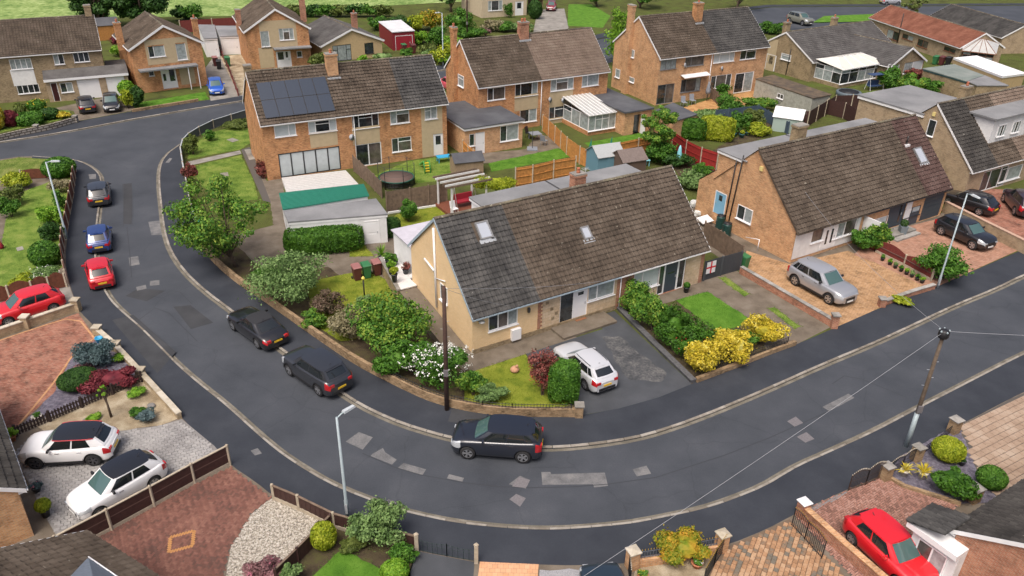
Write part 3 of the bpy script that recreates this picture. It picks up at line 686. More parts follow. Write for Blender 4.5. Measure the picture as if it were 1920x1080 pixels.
def shell(H,s0,s1,W,D,he,hr,heb,walls,tiles,holes=(),off=.3,left=True,right=True,parts=False,trim=None,vg=.1,ridge=True,chim=(),flat_to=None,back_tiles=False,left_poly=None,roof_holes=(),back_board=True):
    """walls, gables, tiled roof, gutter and barge boards of one house; holes = openings in the front wall"""
    r = H.r; trim = trim or M_WHITE; k = (hr - he) / W; zt = he + k * off - .06
    mb = MB(); frame_wall(mb,lambda s,z,i: (s,off + i,z),s0 + .0,s1,0,zt,holes)
    gl = left_poly or [(off,0),(off,zt),(W,hr - .06),(D,heb - .06),(D,0)]
    gr = [(off,0),(off,zt),(W,hr - .06),(D,heb - .06),(D,0)]
    if left: mb.add([(s0,d,z) for d,z in gl],[tuple(range(len(gl)))])
    if right: mb.add([(s1,d,z) for d,z in gr][::-1],[tuple(range(len(gr)))])
    mb.quad((s1,D,0),(s0,D,0),(s0,D,heb - .06),(s1,D,heb - .06))
    mb.build('wall',walls,r)
    a,b = s0 - (vg if left else 0),s1 + (vg if right else 0); sl = math.hypot(W,hr - he); ey = (0,W / sl,(hr - he) / sl)
    um = MB(); um.add([(a,0,he - .012),(b,0,he - .012),(b,W,hr - .012),(a,W,hr - .012)],[(0,1,2,3)])
    bk = math.hypot(D + .25 - W,hr - heb); 
    um.add([(a,W,hr),(b,W,hr),(b,D + .25,heb - .1),(a,D + .25,heb - .1)],[(0,1,2,3)])
    um.build('roof',tiles[-1][1],r)
    roof_slope(r,(a,0,he),(1,0,0),ey,b - a,sl - .04,[(sf - a + s0 if sf else 0,m) for sf,m in tiles],parts=parts,holes=roof_holes)
    if back_tiles:
        roof_slope(r,(b,D + .25,heb - .1),(-1,0,0),(0,(W - D - .25) / bk,(hr - heb + .1) / bk),b - a,bk - .04,[(0,tiles[-1][1])])
    if ridge: ridge_tiles(r,(a,W,hr + .03),(b,W,hr + .03),parts)
    gm = MB(); gm.box(a,b,-.07,.03,he - .09,he - .015); gm.build('gutter',trim,r)
    fm = MB(); fm.box(a + .02,b - .02,.03,off - .004,he - .14,he - .09); fm.build('soffit',trim,r)
    for flag,s in ((left,a),(right,b)):
        if flag:
            e = MB(); h = .16
            sx0,sx1 = (s - .025,s - .002) if s == a else (s + .002,s + .025)
            for (d0,z0,d1,z1) in ((0,he,W,hr),(W,hr,D + .25,heb - .1))[:2 if back_board else 1]:
                for sx in (0,):
                    p = [(sx0,d0,z0 - h),(sx1,d0,z0 - h),(sx1,d0,z0 + .045),(sx0,d0,z0 + .045),(sx0,d1,z1 - h),(sx1,d1,z1 - h),(sx1,d1,z1 + .045),(sx0,d1,z1 + .045)]
                    e.add(p,[(0,1,2,3),(7,6,5,4),(0,4,5,1),(1,5,6,2),(2,6,7,3),(3,7,4,0)])
            e.build('bargeboard',trim,r)
def put_windows(H,off,wins,frame=None):
    """wins: (tl, br, cols, glass, transom[, frame]) measured on the front wall"""
    fn = lambda s,z,i: (s,off + i,z)
    for w in wins:
        s0,s1,z0,z1 = H.rect(w[0],w[1],off)
        window(H.r,fn,s0,s1,z0,z1,w[2],w[3],w[5] if len(w) > 5 else frame,w[4])
def rects(H,off,wins): return [H.rect(w[0],w[1],off) for w in wins]
def skylight(H,quad,he,hr,W,glass='b',deep=.10):
    pts = [H.slope(u,v,he,hr,W) for u,v in quad]; s0 = (pts[0][0] + pts[3][0]) / 2; s1 = (pts[1][0] + pts[2][0]) / 2; q1 = (pts[0][1] + pts[1][1]) / 2; q0 = (pts[2][1] + pts[3][1]) / 2
    sl = math.hypot(W,hr - he); ey = Vector((0,W / sl,(hr - he) / sl)); ez = Vector((1,0,0)).cross(ey)
    fn = lambda s,q,i: tuple(Vector((s,0,he)) + ey * q - ez * i)
    mb = MB(); b = .09
    for A in ((s0,s1,q0,q0 + b),(s0,s1,q1 - b,q1),(s0,s0 + b,q0 + b,q1 - b),(s1 - b,s1,q0 + b,q1 - b)): fbox(mb,fn,*A,-deep - .03,.02)
    w = mb.build('skylight',M_STEELFRAME,H.r)
    p = MB(); p.quad(fn(s0 + b,q0 + b,-deep),fn(s1 - b,q0 + b,-deep),fn(s1 - b,q1 - b,-deep),fn(s0 + b,q1 - b,-deep)); p.build('pane',plain('skylight_glass',(.42,.45,.50),rough=.08,spec=.9),w)
    f = MB(); fbox(f,fn,s0 - .1,s1 + .1,q0 - .25,q0,-.06,-.03); f.build('flashing',M_LEAD,w)
    return (s0 - .02,s1 + .02,q0 - .02,q1 + .02)
def panel(H,tl,br,off,mat,proud=.012,name='wall_panel',holes=()):
    s0,s1,z0,z1 = H.rect(tl,br,off); mb = MB(); fn = lambda s,z,i: (s,off - proud + i,z)
    hs = [h for h in holes if h[0] < s1 and h[1] > s0 and h[2] < z1 and h[3] > z0]
    frame_wall(mb,fn,s0,s1,max(z0,.12),z1,hs,proud)
    fbox(mb,fn,s0,s0 + .003,max(z0,.12),z1,0,proud); fbox(mb,fn,s1 - .003,s1,max(z0,.12),z1,0,proud)
    mb.build(name,mat,H.r)
def pipe(H,pts,r=.05,mat=None,name='drainpipe'):
    mb = MB(); mb.tube(pts,r,8); return mb.build(name,mat or M_WHITE,H.r)

# ---------------------------------------------------------------- the corner bungalow (cream gable) and its attached neighbour
he,hr,W,D = 2.64,7.02,4.65,8.3
A = House('bungalow','cream brick bungalow with white terrace, on the corner plot inside the bend',-2.06,38.19,32.0)
PARTY = 10.4
wA = [((916,592),(970.5,606),(1,1,1),'dwc',()),((1104,539),(1151,551),(1,1.9),'cc',())]
dA = A.rect((1051,552.5),(1100,586),.3)
dA = (dA[0],dA[1],.25,dA[3])
hA = rects(A,.3,wA) + [dA]
sk1 = [(890,417),(914,415),(924,445),(899,452)]; sk2 = [(1086,427),(1102,424),(1110,446),(1095,451)]
h1 = skylight(A,sk1,he,hr,W); h2 = skylight(A,sk2,he,hr,W)
shell(A,0,PARTY,W,D,he,hr,3.75,M_CREAMB,[(0,M_T_GREY),(4.14,M_T_BROWN)],hA,right=False,parts=True,trim=M_BLUETRIM,roof_holes=[h1,h2])
put_windows(A,.3,wA)
fnA = lambda s,z,i: (s,.3 + i,z)
sm = (dA[0] + dA[1]) / 2
window(A.r,fnA,dA[0],sm,dA[2],dA[3],(1,),'d',None,(),sill=False,name='side_light')
door(A.r,fnA,sm,dA[1],dA[2],dA[3],M_WHITE,[(.3,.7,.78,.88)])
mb = MB(); mb.box(0.0,PARTY,.262,.299,.1,.42); mb.build('plinth',M_BROWNB,A.r)
q0 = A.front(1009,565,.3)[0]
mb = MB(); frame_wall(mb,lambda s,z,i: (s,.288 + i,z),q0 + .33,PARTY,.42,2.5,hA,.012); mb.build('stone_panel',M_STONE,A.r)
for i in range(16):   # toothed quoin of red bricks between the two facings
    mb = MB(); w = .33 if i % 2 else .22; mb.box(q0,q0 + w,.272,.3,.45 + i * .128,.45 + i * .128 + .118); mb.build('quoin_brick',M_REDB,A.r)
for (s,z) in ((q0 + .9,1.5),(q0 + 1.0,.8),(q0 + .55,2.0),(q0 + 1.25,1.1)):
    mb = MB(); mb.box(s,s + .21,.27,.3,z,z + .2); mb.build('accent_stone',M_BROWNB,A.r)
m0 = A.rect((957,620),(972,637),.3)
mb = MB(); mb.box(m0[0],m0[1] + .05,.08,.3,max(.3,m0[2]),m0[3] + .1); mb.build('meter_box',M_WHITE,A.r)
g0 = A.srect((826,529),(840,572))
window(A.r,lambda s,z,i: (-i - .03 + .05 * 0,s,z) if False else (i - .06,s,z),g0[0],g0[1],g0[2],g0[3],(1,),'w',None,())
d1,z1 = A.side(815,427); d2,z2 = A.side(821,575)
pipe(A,[(-.08,d1,z1),(-.08,d2,z2)],.075,name='soil_pipe')
a1 = A.side(798,484); a2 = A.side(816,507); pipe(A,[(-.08,*a1),(-.08,*a2)],.065,name='waste_pipe')
a1 = A.side(819,521); a2 = A.side(837,527); pipe(A,[(-.08,*a1),(-.08,*a2)],.03,name='waste_pipe')
for uv in ((1050,583 - 3),(990,585)): 
    s,z = A.front(*uv,.3)
s,z = A.front(990,585,.3); mb = MB(); mb.lathe([(.05,0),(.09,.05),(.10,.28),(.03,.36)],(s,.2,z),8); mb.build('wall_lantern',M_DARKFRAME,A.r)
s,z = A.front(901,601,.3); mb = MB(); mb.lathe([(.02,0),(.17,.03),(.2,.1),(.12,.14)],(s,.16,z - .1),12); mb.build('porch_light',M_POLY,A.r)
# rear flat-roofed dormer, seen as a grey felt strip behind the ridge
def rear_dormer(H,s0,s1,d0,d1,z,wall,felt=None):
    mb = MB(); mb.box(s0,s1,d0,d1,3.0,z - .2); mb.build('dormer_wall',wall,H.r)
    mb = MB(); mb.box(s0 - .1,s1,d0 - .12,d1 + .2,z - .03,z + .05); mb.build('dormer_roof',felt or M_FELT,H.r)
    mb = MB(); mb.box(s0 - .08,s1,d0 - .1,d1 + .18,z - .2,z - .03); mb.build('fascia',M_WHITE,H.r)
rear_dormer(A,4.5,PARTY,5.5,8.5,5.95,M_WHITEWALL)
# front step and concrete apron
mb = MB(); mb.box(dA[0] - .6,PARTY - .9,-1.1,.26,.1,.26); mb.build('doorstep',M_CONC,A.r)
o = MB(); o.add([(-.9,-1.2,.113),(dA[0] + .3,-1.2,.113),(dA[0] + .3,.3,.113),(-.9,.3,.113)],[(0,1,2,3)]); o.build('apron',M_CONC,A.r)

B = House('bungalow','attached right half of the corner bungalow, with dark front door behind the trimmed hedge',-2.06 + 10.4 * A.t[0],38.19 + 10.4 * A.t[1],32.0)
wB = [((1190,514),(1235,533),(1,2),'bb',())]
dB = B.rect((1237,499),(1279,544),.3); dB = (dB[0],dB[1],.15,dB[3])
LB = 17.85 - 10.4
shell(B,0,LB,W,D,he,hr,3.75,M_REDB,[(0,M_T_BROWN)],rects(B,.3,wB) + [dB],left=False,parts=True)
put_windows(B,.3,wB)
w3 = (dB[1] - dB[0])
window(B.r,fnA,dB[0],dB[0] + w3 * .24,dB[2],dB[3],(1,),'d',None,(),sill=False,name='side_light')
door(B.r,fnA,dB[0] + w3 * .24,dB[0] + w3 * .74,dB[2],dB[3],M_SLATEBLUE,[(.25,.75,.62,.66)])
window(B.r,fnA,dB[0] + w3 * .74,dB[1],dB[2],dB[3],(1,),'d',None,(),sill=False,name='side_light')
mb = MB(); frame_wall(mb,lambda s,z,i: (s,.286 + i,z),dB[1] + .02,LB - .35,.12,2.5,[],.01); mb.build('stone_panel',M_STONE,B.r)
mb = MB(); mb.box(dB[0] - 2.2,dB[0] - .02,.28,.3,.12,.95); mb.build('stone_panel',M_STONE,B.r)
rear_dormer(B,0,LB - .5,5.5,8.5,5.95,M_WHITEWALL)
chimney(B.r,.05,5.15,6.2,7.75,.85,.62,M_REDB,1)
mb = MB(); mb.tube([(.75,5.3,6.7),(.75,5.3,7.9)],.02,6); mb.tube([(.5,5.3,7.8),(1.0,5.35,7.85)],.012,5)
for i in range(5): mb.tube([(.55 + .1 * i,5.1,7.81),(.55 + .1 * i,5.55,7.85)],.008,5)
mb.build('aerial',M_LEAD,B.r)
pipe(B,[(.25,.22,2.5),(.25,.22,.1)],.035)

# ---------------------------------------------------------------- right-hand pair
hr2,he2,W2,P2 = 7.27,2.53,4.8,7.35
C1 = House('bungalow','orange brick bungalow with white clad front and pale blue side door',20.08,50.84,31.6)
gp = [(.3,0),(.3,2.77),(4.8,7.2),(6.2,6.0),(8.6,5.95),(8.6,4.35),(10.3,3.0),(10.3,0)]
wC = [((1525,432),(1543,450),(1,),'w',()),((1566,421),(1602,436),(1,1),'cw',())]
shell(C1,0,P2,W2,8.5,he2,hr2,3.7,M_ORB2,[(0,M_T_BROWN)],rects(C1,.3,wC),right=False,parts=False,left_poly=gp,trim=M_T_BROWN,back_board=False)
wr = rects(C1,.3,wC); s_end = C1.front(1612,420,.3)[0]
mb = MB(); frame_wall(mb,lambda s,z,i: (s,.27 + i,z),.02,s_end,.35,2.5,wr,.03); mb.build('cladding',M_WHITEWALL,C1.r)
put_windows(C1,.27,wC)
dC = C1.rect((1545,428),(1563,460),.27); door(C1.r,lambda s,z,i: (s,.24 + i,z),dC[0],dC[1],.45,dC[3],M_WHITE,[(.25,.38,.2,.85),(.6,.73,.2,.85)],inset=.02)
dd = C1.srect((1343,356),(1357,407)); fs = lambda s,z,i: (i - .06,s,z)
door(C1.r,fs,dd[0],dd[1],dd[2],dd[3],plain('sky_blue_door',(.20,.42,.58),rough=.45),[(.35,.65,.62,.86)])
ww = C1.srect((1385,382),(1408,421)); window(C1.r,fs,ww[0],ww[1],ww[2],ww[3],(1,1),'cd',None,())
for a,b in (((1383,299),(1361,408)),((1396,291),(1368,414))):
    p,q = C1.side(*a),C1.side(*b); pipe(C1,[(-.08,*p),(-.08,*q)],.05,M_PIPE_BLACK)
p = C1.side(1429,316); mb = MB(); mb.box(-.12,-.01,p[0] - .14,p[0] + .14,p[1] - .16,p[1] + .16); mb.build('alarm_box',plain('alarm_yellow',(.75,.62,.25),rough=.5),C1.r)
def flat_dormer(H,s0,s1,d0,d1,z):
    mb = MB(); mb.box(s0 + .02,s1,d0,d1 - .05,3,z - .2); mb.build('dormer_wall',M_BROWNB,H.r)
    mb = MB(); mb.box(s0 - .14,s1,d0 - .2,d1 + .25,z - .03,z + .05); mb.build('dormer_roof',M_FELT,H.r)
    mb = MB(); mb.box(s0 - .12,s1,d0 + .3,d1 + .22,z - .2,z - .03); mb.build('fascia',M_WHITE,H.r)
flat_dormer(C1,0,P2,5.9,8.5,6.0)
mb = MB(); mb.add([(0,8.6,4.4),(6.5,8.6,4.4),(6.5,10.5,2.95),(-.06,10.5,2.95)],[(0,1,2,3)]); mb.build('lean_to_roof',M_T_BROWN,C1.r)
mb = MB(); mb.quad((6.5,10.3,0),(0,10.3,0),(0,10.3,3),(6.5,10.3,3)); mb.build('lean_to_wall',M_ORB2,C1.r)
chimney(C1.r,4.6,5.4,6,8.25,1.0,.65,M_BROWNB,0)
C2 = House('bungalow','right half of the orange brick bungalow pair, with dark blue garage door',20.08 + P2 * C1.t[0],50.84 + P2 * C1.t[1],31.6)
LC = 17.69 - P2
wC2 = [((1631,414),(1662,421),(1,1),'bb',()),((1697,393),(1723,401),(1,1),'bb',(),M_DARKFRAME)]
gC = C2.rect((1733,379),(1777,395),.3); gC = (gC[0],min(gC[1],LC - .25),.12,2.35)
dC2 = C2.rect((1665,404),(1687,430),.3); dC2 = (dC2[0],dC2[1],.35,2.45)
h3 = skylight(C2,[(1710,279),(1725,276),(1738,303),(1726,309)],he2,hr2,W2)
shell(C2,0,LC,W2,8.5,he2,hr2,3.7,M_ORB2,[(0,M_T_BROWN),(6.9,M_T_MAROON)],rects(C2,.3,wC2) + [gC,dC2],left=False,trim=M_DARKFRAME,roof_holes=[h3])
put_windows(C2,.3,wC2)
door(C2.r,fnA,*dC2,M_SLATEBLUE,[(.7,.8,.15,.85)],frame=M_SLATEBLUE)
mb = MB(); fbox(mb,fnA,*gC,.05,.09); gd = mb.build('garage_door',M_SLATEBLUE,C2.r)
for i in range(1,6):
    mb = MB(); z = gC[2] + (gC[3] - gC[2]) * i / 6; fbox(mb,fnA,gC[0] + .02,gC[1] - .02,z - .012,z + .012,.035,.05); mb.build('door_rib',M_SLATEBLUE,gd)
mb = MB(); mb.box(dC2[1] + .03,dC2[1] + .75,.27,.3,.12,2.45); mb.build('white_panel',M_WHITEWALL,C2.r)
mb = MB(); mb.box(dC2[1] + .78,gC[0] - .4,.27,.3,.12,1.2); mb.build('blue_panel',M_SLATEBLUE,C2.r)
flat_dormer(C2,0,LC - .6,5.9,8.5,6.0)
sv,qv = C2.slope(1699,272,he2,hr2,W2); kk = math.hypot(W2,hr2 - he2); pv = Vector((sv,qv * W2 / kk,he2 + qv * (hr2 - he2) / kk))
mb = MB(); mb.tube([pv,pv + Vector((0,0,.75))],.07,8); mb.build('vent_pipe',M_PIPE_BLACK,C2.r)
mb = MB(); mb.box(pv.x - .25,pv.x + .25,pv.y - .2,pv.y + .2,pv.z - .1,pv.z + .08); mb.build('vent_flashing',M_WHITE,C2.r)
sc = C2.front(1616,425,.3)[0]
mb = MB(); mb.box(sc,sc + .08,-1.35,.29,.5,2.2); mb.build('porch_screen',M_WHITEWALL,C2.r)

# ---------------------------------------------------------------- far right bungalow with box dormer
E1 = House('bungalow','brown brick dormer bungalow at the right edge, narrow window in its gable',38.81,63.94,31.0)
fE = lambda s,z,i: (s,.3 + i,z)
wE = [((1880,318),(1911,332),(1,2),'cc',())]
dE = E1.rect((1846,323),(1876,360),.3); dE = (dE[0],dE[1],.2,dE[3])
gE = [(.3,0),(.3,2.75),(4.75,7.1),(6.1,5.95),(12.5,5.95),(12.5,0)]
shell(E1,0,14,4.75,8.5,2.5,7.2,3.7,M_BUFFB,[(0,M_T_BLACK),(3.5,M_T_BROWN),(7,M_T_FAWN)],rects(E1,.3,wE) + [dE],left_poly=gE,right=False,back_board=False)
put_windows(E1,.3,wE)
window(E1.r,fE,*dE,(1,1.4,.9),'ddd',None,(),sill=False,name='patio_door')
ww = E1.srect((1737,223),(1756,257)); wc_ = (ww[0] + ww[1]) / 2; ww = (wc_ - .36,wc_ + .36,ww[2] - .1,ww[3] + .1); window(E1.r,lambda s,z,i: (i - .06,s,z),*ww,(1,),'d',None,())
p = E1.side(1752,214); mb = MB(); mb.box(-.12,-.01,p[0] - .12,p[0] + .12,p[1] - .16,p[1] + .16); mb.build('alarm_box',MATS['alarm_yellow'],E1.r)
mb = MB(); mb.box(-.15,7.5,5.7,12.7,5.93,6.05); mb.build('flat_roof',M_FELT,E1.r)
mb = MB(); mb.box(-.12,7.5,5.72,12.65,5.7,5.93); mb.build('fascia',M_WHITE,E1.r)
mb = MB(); mb.box(.02,7.4,6.3,12.5,0,5.7); mb.build('extension_wall',M_BUFFB,E1.r)
sb,_ = E1.level(1838,218,6.6)
dz0 = 3.9; s0d = E1.front(1852,262,1.6)[0]
mb = MB(); mb.box(s0d,14,1.5,4.6,3.6,6.2); mb.build('dormer_wall',M_WHITEWALL,E1.r)
mb = MB(); mb.box(s0d - .3,14,1.2,4.7,6.2,6.34); mb.build('dormer_roof',M_FELT,E1.r)
fd = lambda s,z,i: (s,1.45 + i,z)
for k in range(3): window(E1.r,fd,s0d + .9 + k * 2.2,s0d + 2.1 + k * 2.2,4.5,5.55,(1,1,1),'cdc',None,(),inset=.02)
chimney(E1.r,4.5,5.3,6,8.1,.95,.6,M_BROWNB,1)

# ---------------------------------------------------------------- semi with solar panels
he4,hr4,W4,D4,P4 = 5.06,8.64,4.0,7.8,7.78
S1 = House('semi_detached_house','left brick semi with solar panels and grey bifold doors',-21.2,64.41,27.2)
S2 = House('semi_detached_house','brick semi right of the solar panels, trampoline in its garden',-21.2 + P4 * S1.t[0],64.41 + P4 * S1.t[1],27.2)
wS1 = [((513,236),(556,253),(2,1),'bb',()),((577,229),(632,244),(1,2,1),'bdd',(1,))]
bf = S1.rect((521,289),(640,317),.3); bf = (bf[0],bf[1],max(.15,bf[2]),bf[3])
wS2 = [((659,216),(711,237),(1,2,1),'ddd',(1,)),((731,209),(768,229),(1,2),'cw',(1,)),((734,260),(772,281),(1,2),'dw',(1,)),((796,202),(820,222),(1,1),'cc',(0,))]
pd = S2.rect((666,272),(717,309),.3); pd = (pd[0],pd[1],.15,pd[3]); dS = S2.rect((812,252),(832,290),.3); dS = (dS[0],dS[1],.15,dS[3])
shell(S1,0,P4,W4,D4,he4,hr4,he4,M_ORB,[(0,M_T_BROWN)],rects(S1,.3,wS1) + [bf],right=False)
shell(S2,0,16.77 - P4,W4,D4,he4,hr4,he4,M_ORB,[(0,M_T_BROWN),(4.7,M_T_GREY)],rects(S2,.3,wS2) + [pd,dS],left=False)
put_windows(S1,.3,wS1); put_windows(S2,.3,wS2)
window(S1.r,fnA,*bf,(1,1,1,1,1),'b',M_DARKFRAME,(),sill=False,name='bifold_door',bar=.09)
window(S2.r,fnA,*pd,(1,1),'dw',None,(),sill=False,name='patio_door',bar=.08)
door(S2.r,fnA,*dS,M_WHITE,[(.25,.75,.5,.9)])
panel(S1,(580,250),(634,271),.3,M_RENDER); panel(S2,(660,240),(713,266),.3,M_RENDER); panel(S2,(789,203),(831,290),.3,M_RENDER,holes=rects(S2,.3,wS2) + [dS])
pipe(S2,[(.15,.22,5.0),(.15,.22,.1)],.045)
q = [S1.slope(u,v,he4,hr4,W4) for u,v in ((480.5,158),(609,144.4),(628.7,209),(496.7,224))]
sl4 = math.hypot(W4,hr4 - he4); ey4 = Vector((0,W4 / sl4,(hr4 - he4) / sl4)); ez4 = Vector((1,0,0)).cross(ey4)
sa,sb_ = (q[0][0] + q[3][0]) / 2,(q[1][0] + q[2][0]) / 2; qa,qb = (q[2][1] + q[3][1]) / 2,(q[0][1] + q[1][1]) / 2
for i in range(5):
    for j in range(2):
        f = lambda s,t,z: tuple(Vector((s,0,he4)) + ey4 * t - ez4 * z)
        x0,x1 = sa + (sb_ - sa) * i / 5 + .012,sa + (sb_ - sa) * (i + 1) / 5 - .012; y0,y1 = qa + (qb - qa) * j / 2 + .012,qa + (qb - qa) * (j + 1) / 2 - .012
        mb = MB(); fbox(mb,f,x0,x1,y0,y1,-.16,-.12); pnl = mb.build('solar_panel',M_DARKFRAME,S1.r)
        mb = MB(); mb.quad(f(x0 + .02,y0 + .02,-.163),f(x1 - .02,y0 + .02,-.163),f(x1 - .02,y1 - .02,-.163),f(x0 + .02,y1 - .02,-.163)); mb.build('cell_sheet',M_SOLAR,pnl)
cs,cq = S1.slope(628,152,he4,hr4,W4)
chimney(S1.r,cs,3.4,7.2,9.75,.95,.75,M_ORB2,1)
mb = MB(); mb.box(cs - .6,cs + .6,2.75,2.95,7.45,7.72); mb.build('chimney_apron',M_LEAD,S1.r)
chimney(S1.r,.15,4.2,7.9,9.2,.6,.55,M_BROWNB,0)

# ---------------------------------------------------------------- middle semi pair
he5,hr5,W5,D5,P5 = 5.0,8.78,4.21,7.9,7.17
T1 = House('semi_detached_house','brick semi with grey flat-roofed extension and white side door',-3.62,77.95,29.5)
T2 = House('semi_detached_house','brick semi with fawn roof and lean-to glass conservatory',-3.62 + P5 * T1.t[0],77.95 + P5 * T1.t[1],29.5)
wT1 = [((914,166),(947,185),(1,2),'dw',()),((966,158),(1008,177),(1,2,1),'ddc',()),((975,206),(1006,226),(1.2,1),'dc',())]
wT2 = [((1033,150),(1075,166),(1,2,1),'cwc',(1,)),((1030,200),(1071,218),(1,2,1),'ddd',(1,)),((1092,141),(1122,159),(1,2),'cc',())]
shell(T1,0,P5,W5,D5,he5,hr5,5.3,M_ORB,[(0,M_T_BROWN)],rects(T1,.3,wT1),right=False)
shell(T2,0,15.58 - P5,W5,D5,he5,hr5,5.3,M_ORB,[(0,M_T_FAWN)],rects(T2,.3,wT2),left=False)
put_windows(T1,.3,wT1); put_windows(T2,.3,wT2)
panel(T1,(965,180),(1008,203),.3,M_RENDER); panel(T2,(1031,172),(1073,196),.3,M_RENDER); panel(T2,(1031,222),(1073,240),.3,M_RENDER)
ww = T1.srect((859,138),(870,165)); window(T1.r,lambda s,z,i: (i - .06,s,z),*ww,(1,),'c',None,(0,))
pipe(T2,[(.1,.22,4.9),(.1,.22,.1)],.045)
mb = MB(); mb.box(-.42,-.01,5.0,5.75,0,9.3); mb.build('chimney_breast',M_ORB,T1.r)
chimney(T1.r,-.2,5.4,9.3,9.9,.5,.8,M_ORB,1)
chimney(T2.r,-.1,4.0,8,10.1,1.0,.7,M_REDB,2)
mb = MB(); mb.box(-.75,.6,3.45,3.6,8.15,8.35); mb.build('chimney_apron',M_LEAD,T2.r)
# extension in front of T1
fx = lambda s,z,i: (s,-4.75 + i,z)
wx = [((938,237),(972,261),(1,1.8),'dc',()),((880,252),(890,273),(1,),'d',())]
rx = [T1.rect(a,b,-4.75) for a,b,*_ in wx]; dx = T1.rect((891,249.5),(909,290),-4.75); dx = (dx[0],dx[1],.12,dx[3])
mb = MB(); frame_wall(mb,fx,-3.95,2.25,0,2.62,rx + [dx]); mb.quad((2.25,-4.75,0),(2.25,.3,0),(2.25,.3,2.62),(2.25,-4.75,2.62)); mb.quad((-3.95,3.2,0),(-3.95,-4.75,0),(-3.95,-4.75,2.62),(-3.95,3.2,2.62))
mb.quad((0,3.2,0),(-3.95,3.2,0),(-3.95,3.2,2.62),(0,3.2,2.62)); mb.build('extension_wall',M_ORB2,T1.r)
for (a,b,c,g_,t_),r_ in zip(wx,rx): window(T1.r,fx,*r_,c,g_,None,t_)
door(T1.r,fx,*dx,M_WHITE)
mb = MB(); mb.prism([(-4.1,-4.95),(2.45,-4.95),(2.45,.29),(-.01,.29),(-.01,3.4),(-4.1,3.4)],2.8,2.88); mb.build('extension_roof',M_FELT_DARK,T1.r)
mb = MB(); mb.prism([(-4.06,-4.91),(2.41,-4.91),(2.41,.28),(-.02,.28),(-.02,3.36),(-4.06,3.36)],2.6,2.8); mb.build('fascia',M_WHITE,T1.r)
# conservatory and side extension of T2
s6 = 10.0 - P5; s7 = 13.35 - P5; s8 = 16.75 - P5
mb = MB(); mb.box(s6,s7,-4.7,-4.6,0,.55); mb.box(s6,s6 + .1,-4.6,.29,0,.55); mb.build('conservatory_base',M_ORB,T2.r)
window(T2.r,lambda s,z,i: (s,-4.72 + i,z),s6,s7,.55,2.15,(1,1,1,1),'cccc',None,(1,2),name='conservatory_front')
window(T2.r,lambda s,z,i: (s6 + .02 + i,-s,z),-.2,4.6,.55,2.15,(1,1,1),'cdc',None,(0,),name='conservatory_side',sill=False)
mb = MB(); mb.add([(s6 - .1,-4.9,2.17),(s7,-4.9,2.17),(s7,.29,2.85),(s6 - .1,.29,2.85),(s6 - .1,-4.9,2.22),(s7,-4.9,2.22),(s7,.29,2.9),(s6 - .1,.29,2.9)],[(0,3,2,1),(4,5,6,7),(0,1,5,4),(1,2,6,5),(2,3,7,6),(3,0,4,7)]); cr = mb.build('conservatory_roof',M_POLY,T2.r)
for i in range(8):
    s = s6 + (s7 - s6 - .04) * i / 7; mb = MB(); mb.add([(s - .03,-4.92,2.222),(s + .03,-4.92,2.222),(s + .03,.28,2.902),(s - .03,.28,2.902),(s - .03,-4.92,2.27),(s + .03,-4.92,2.27),(s + .03,.28,2.95),(s - .03,.28,2.95)],[(0,3,2,1),(4,5,6,7),(0,1,5,4),(1,2,6,5),(2,3,7,6),(3,0,4,7)]); mb.build('glazing_bar',M_WHITE,cr)
mb = MB(); fy = lambda s,z,i: (s,-6.2 + i,z); hd = (s7 + 1.2,s7 + 2.1,.1,2.1)
frame_wall(mb,fy,s7 + .02,s8,0,2.45,[hd],.3); mb.quad((s8,-6.2,0),(s8,3,0),(s8,3,2.45),(s8,-6.2,2.45)); mb.quad((s7 + .02,.3,0),(s7 + .02,-6.2,0),(s7 + .02,-6.2,2.45),(s7 + .02,.3,2.45)); mb.build('extension_wall',M_ORB2,T2.r)
mb = MB(); mb.box(hd[0],hd[1],-5.92,-5.9,.1,2.1); mb.build('doorway',M_GLASS,T2.r)
mb = MB(); mb.box(hd[1] - .02,hd[1] + .03,-7.0,-6.22,.12,2.08); mb.build('open_door',M_WHITE,T2.r)
mb = MB(); mb.box(s7 - .15,s8 + .15,-6.4,.28,2.45,2.62); mb.box(15.58 - P5 + .12,s8 + .15,.28,3.2,2.45,2.62); mb.build('extension_roof',M_FELT_DARK,T2.r)

# ---------------------------------------------------------------- right semi pair of the row
he6,hr6,W6,D6,P6 = 5.4,9.2,4.7,9.2,7.44
U1 = House('semi_detached_house','brick semi with brown window frames and a white awning',16.1,90.05,28.7)
U2 = House('semi_detached_house','brick semi with white patio doors next to the awning house',16.1 + P6 * U1.t[0],90.05 + P6 * U1.t[1],28.7)
wU1 = [((1240,110),(1267,128),(1,1,1),'ccc',(),M_STEELFRAME),((1286,105),(1319,121),(1,2),'ww',(),M_STEELFRAME),((1278,150),(1312,169),(1,2,1),'dwc',(),M_STEELFRAME)]
wU2 = [((1340,97),(1376,114),(1,1.6,.8),'bbb',(1,)),((1390,92),(1416,109),(1,1.6),'dd',(1,)),((1334,143),(1369,162),(1,2,1),'dwd',())]
pu = U1.rect((1234,160),(1261,192),.3); pu = (pu[0],pu[1],.15,pu[3]); pu2 = U2.rect((1380,138),(1408,172),.3); pu2 = (pu2[0],pu2[1],.15,pu2[3])
shell(U1,0,P6,W6,D6,he6,hr6,5.6,M_ORB2,[(0,M_T_BROWN)],rects(U1,.3,wU1) + [pu],right=False)
shell(U2,0,16.16 - P6,W6,D6,he6,hr6,5.6,M_ORB2,[(0,M_T_BROWN),(.6,M_T_GREY)],rects(U2,.3,wU2) + [pu2],left=False)
put_windows(U1,.3,wU1); put_windows(U2,.3,wU2)
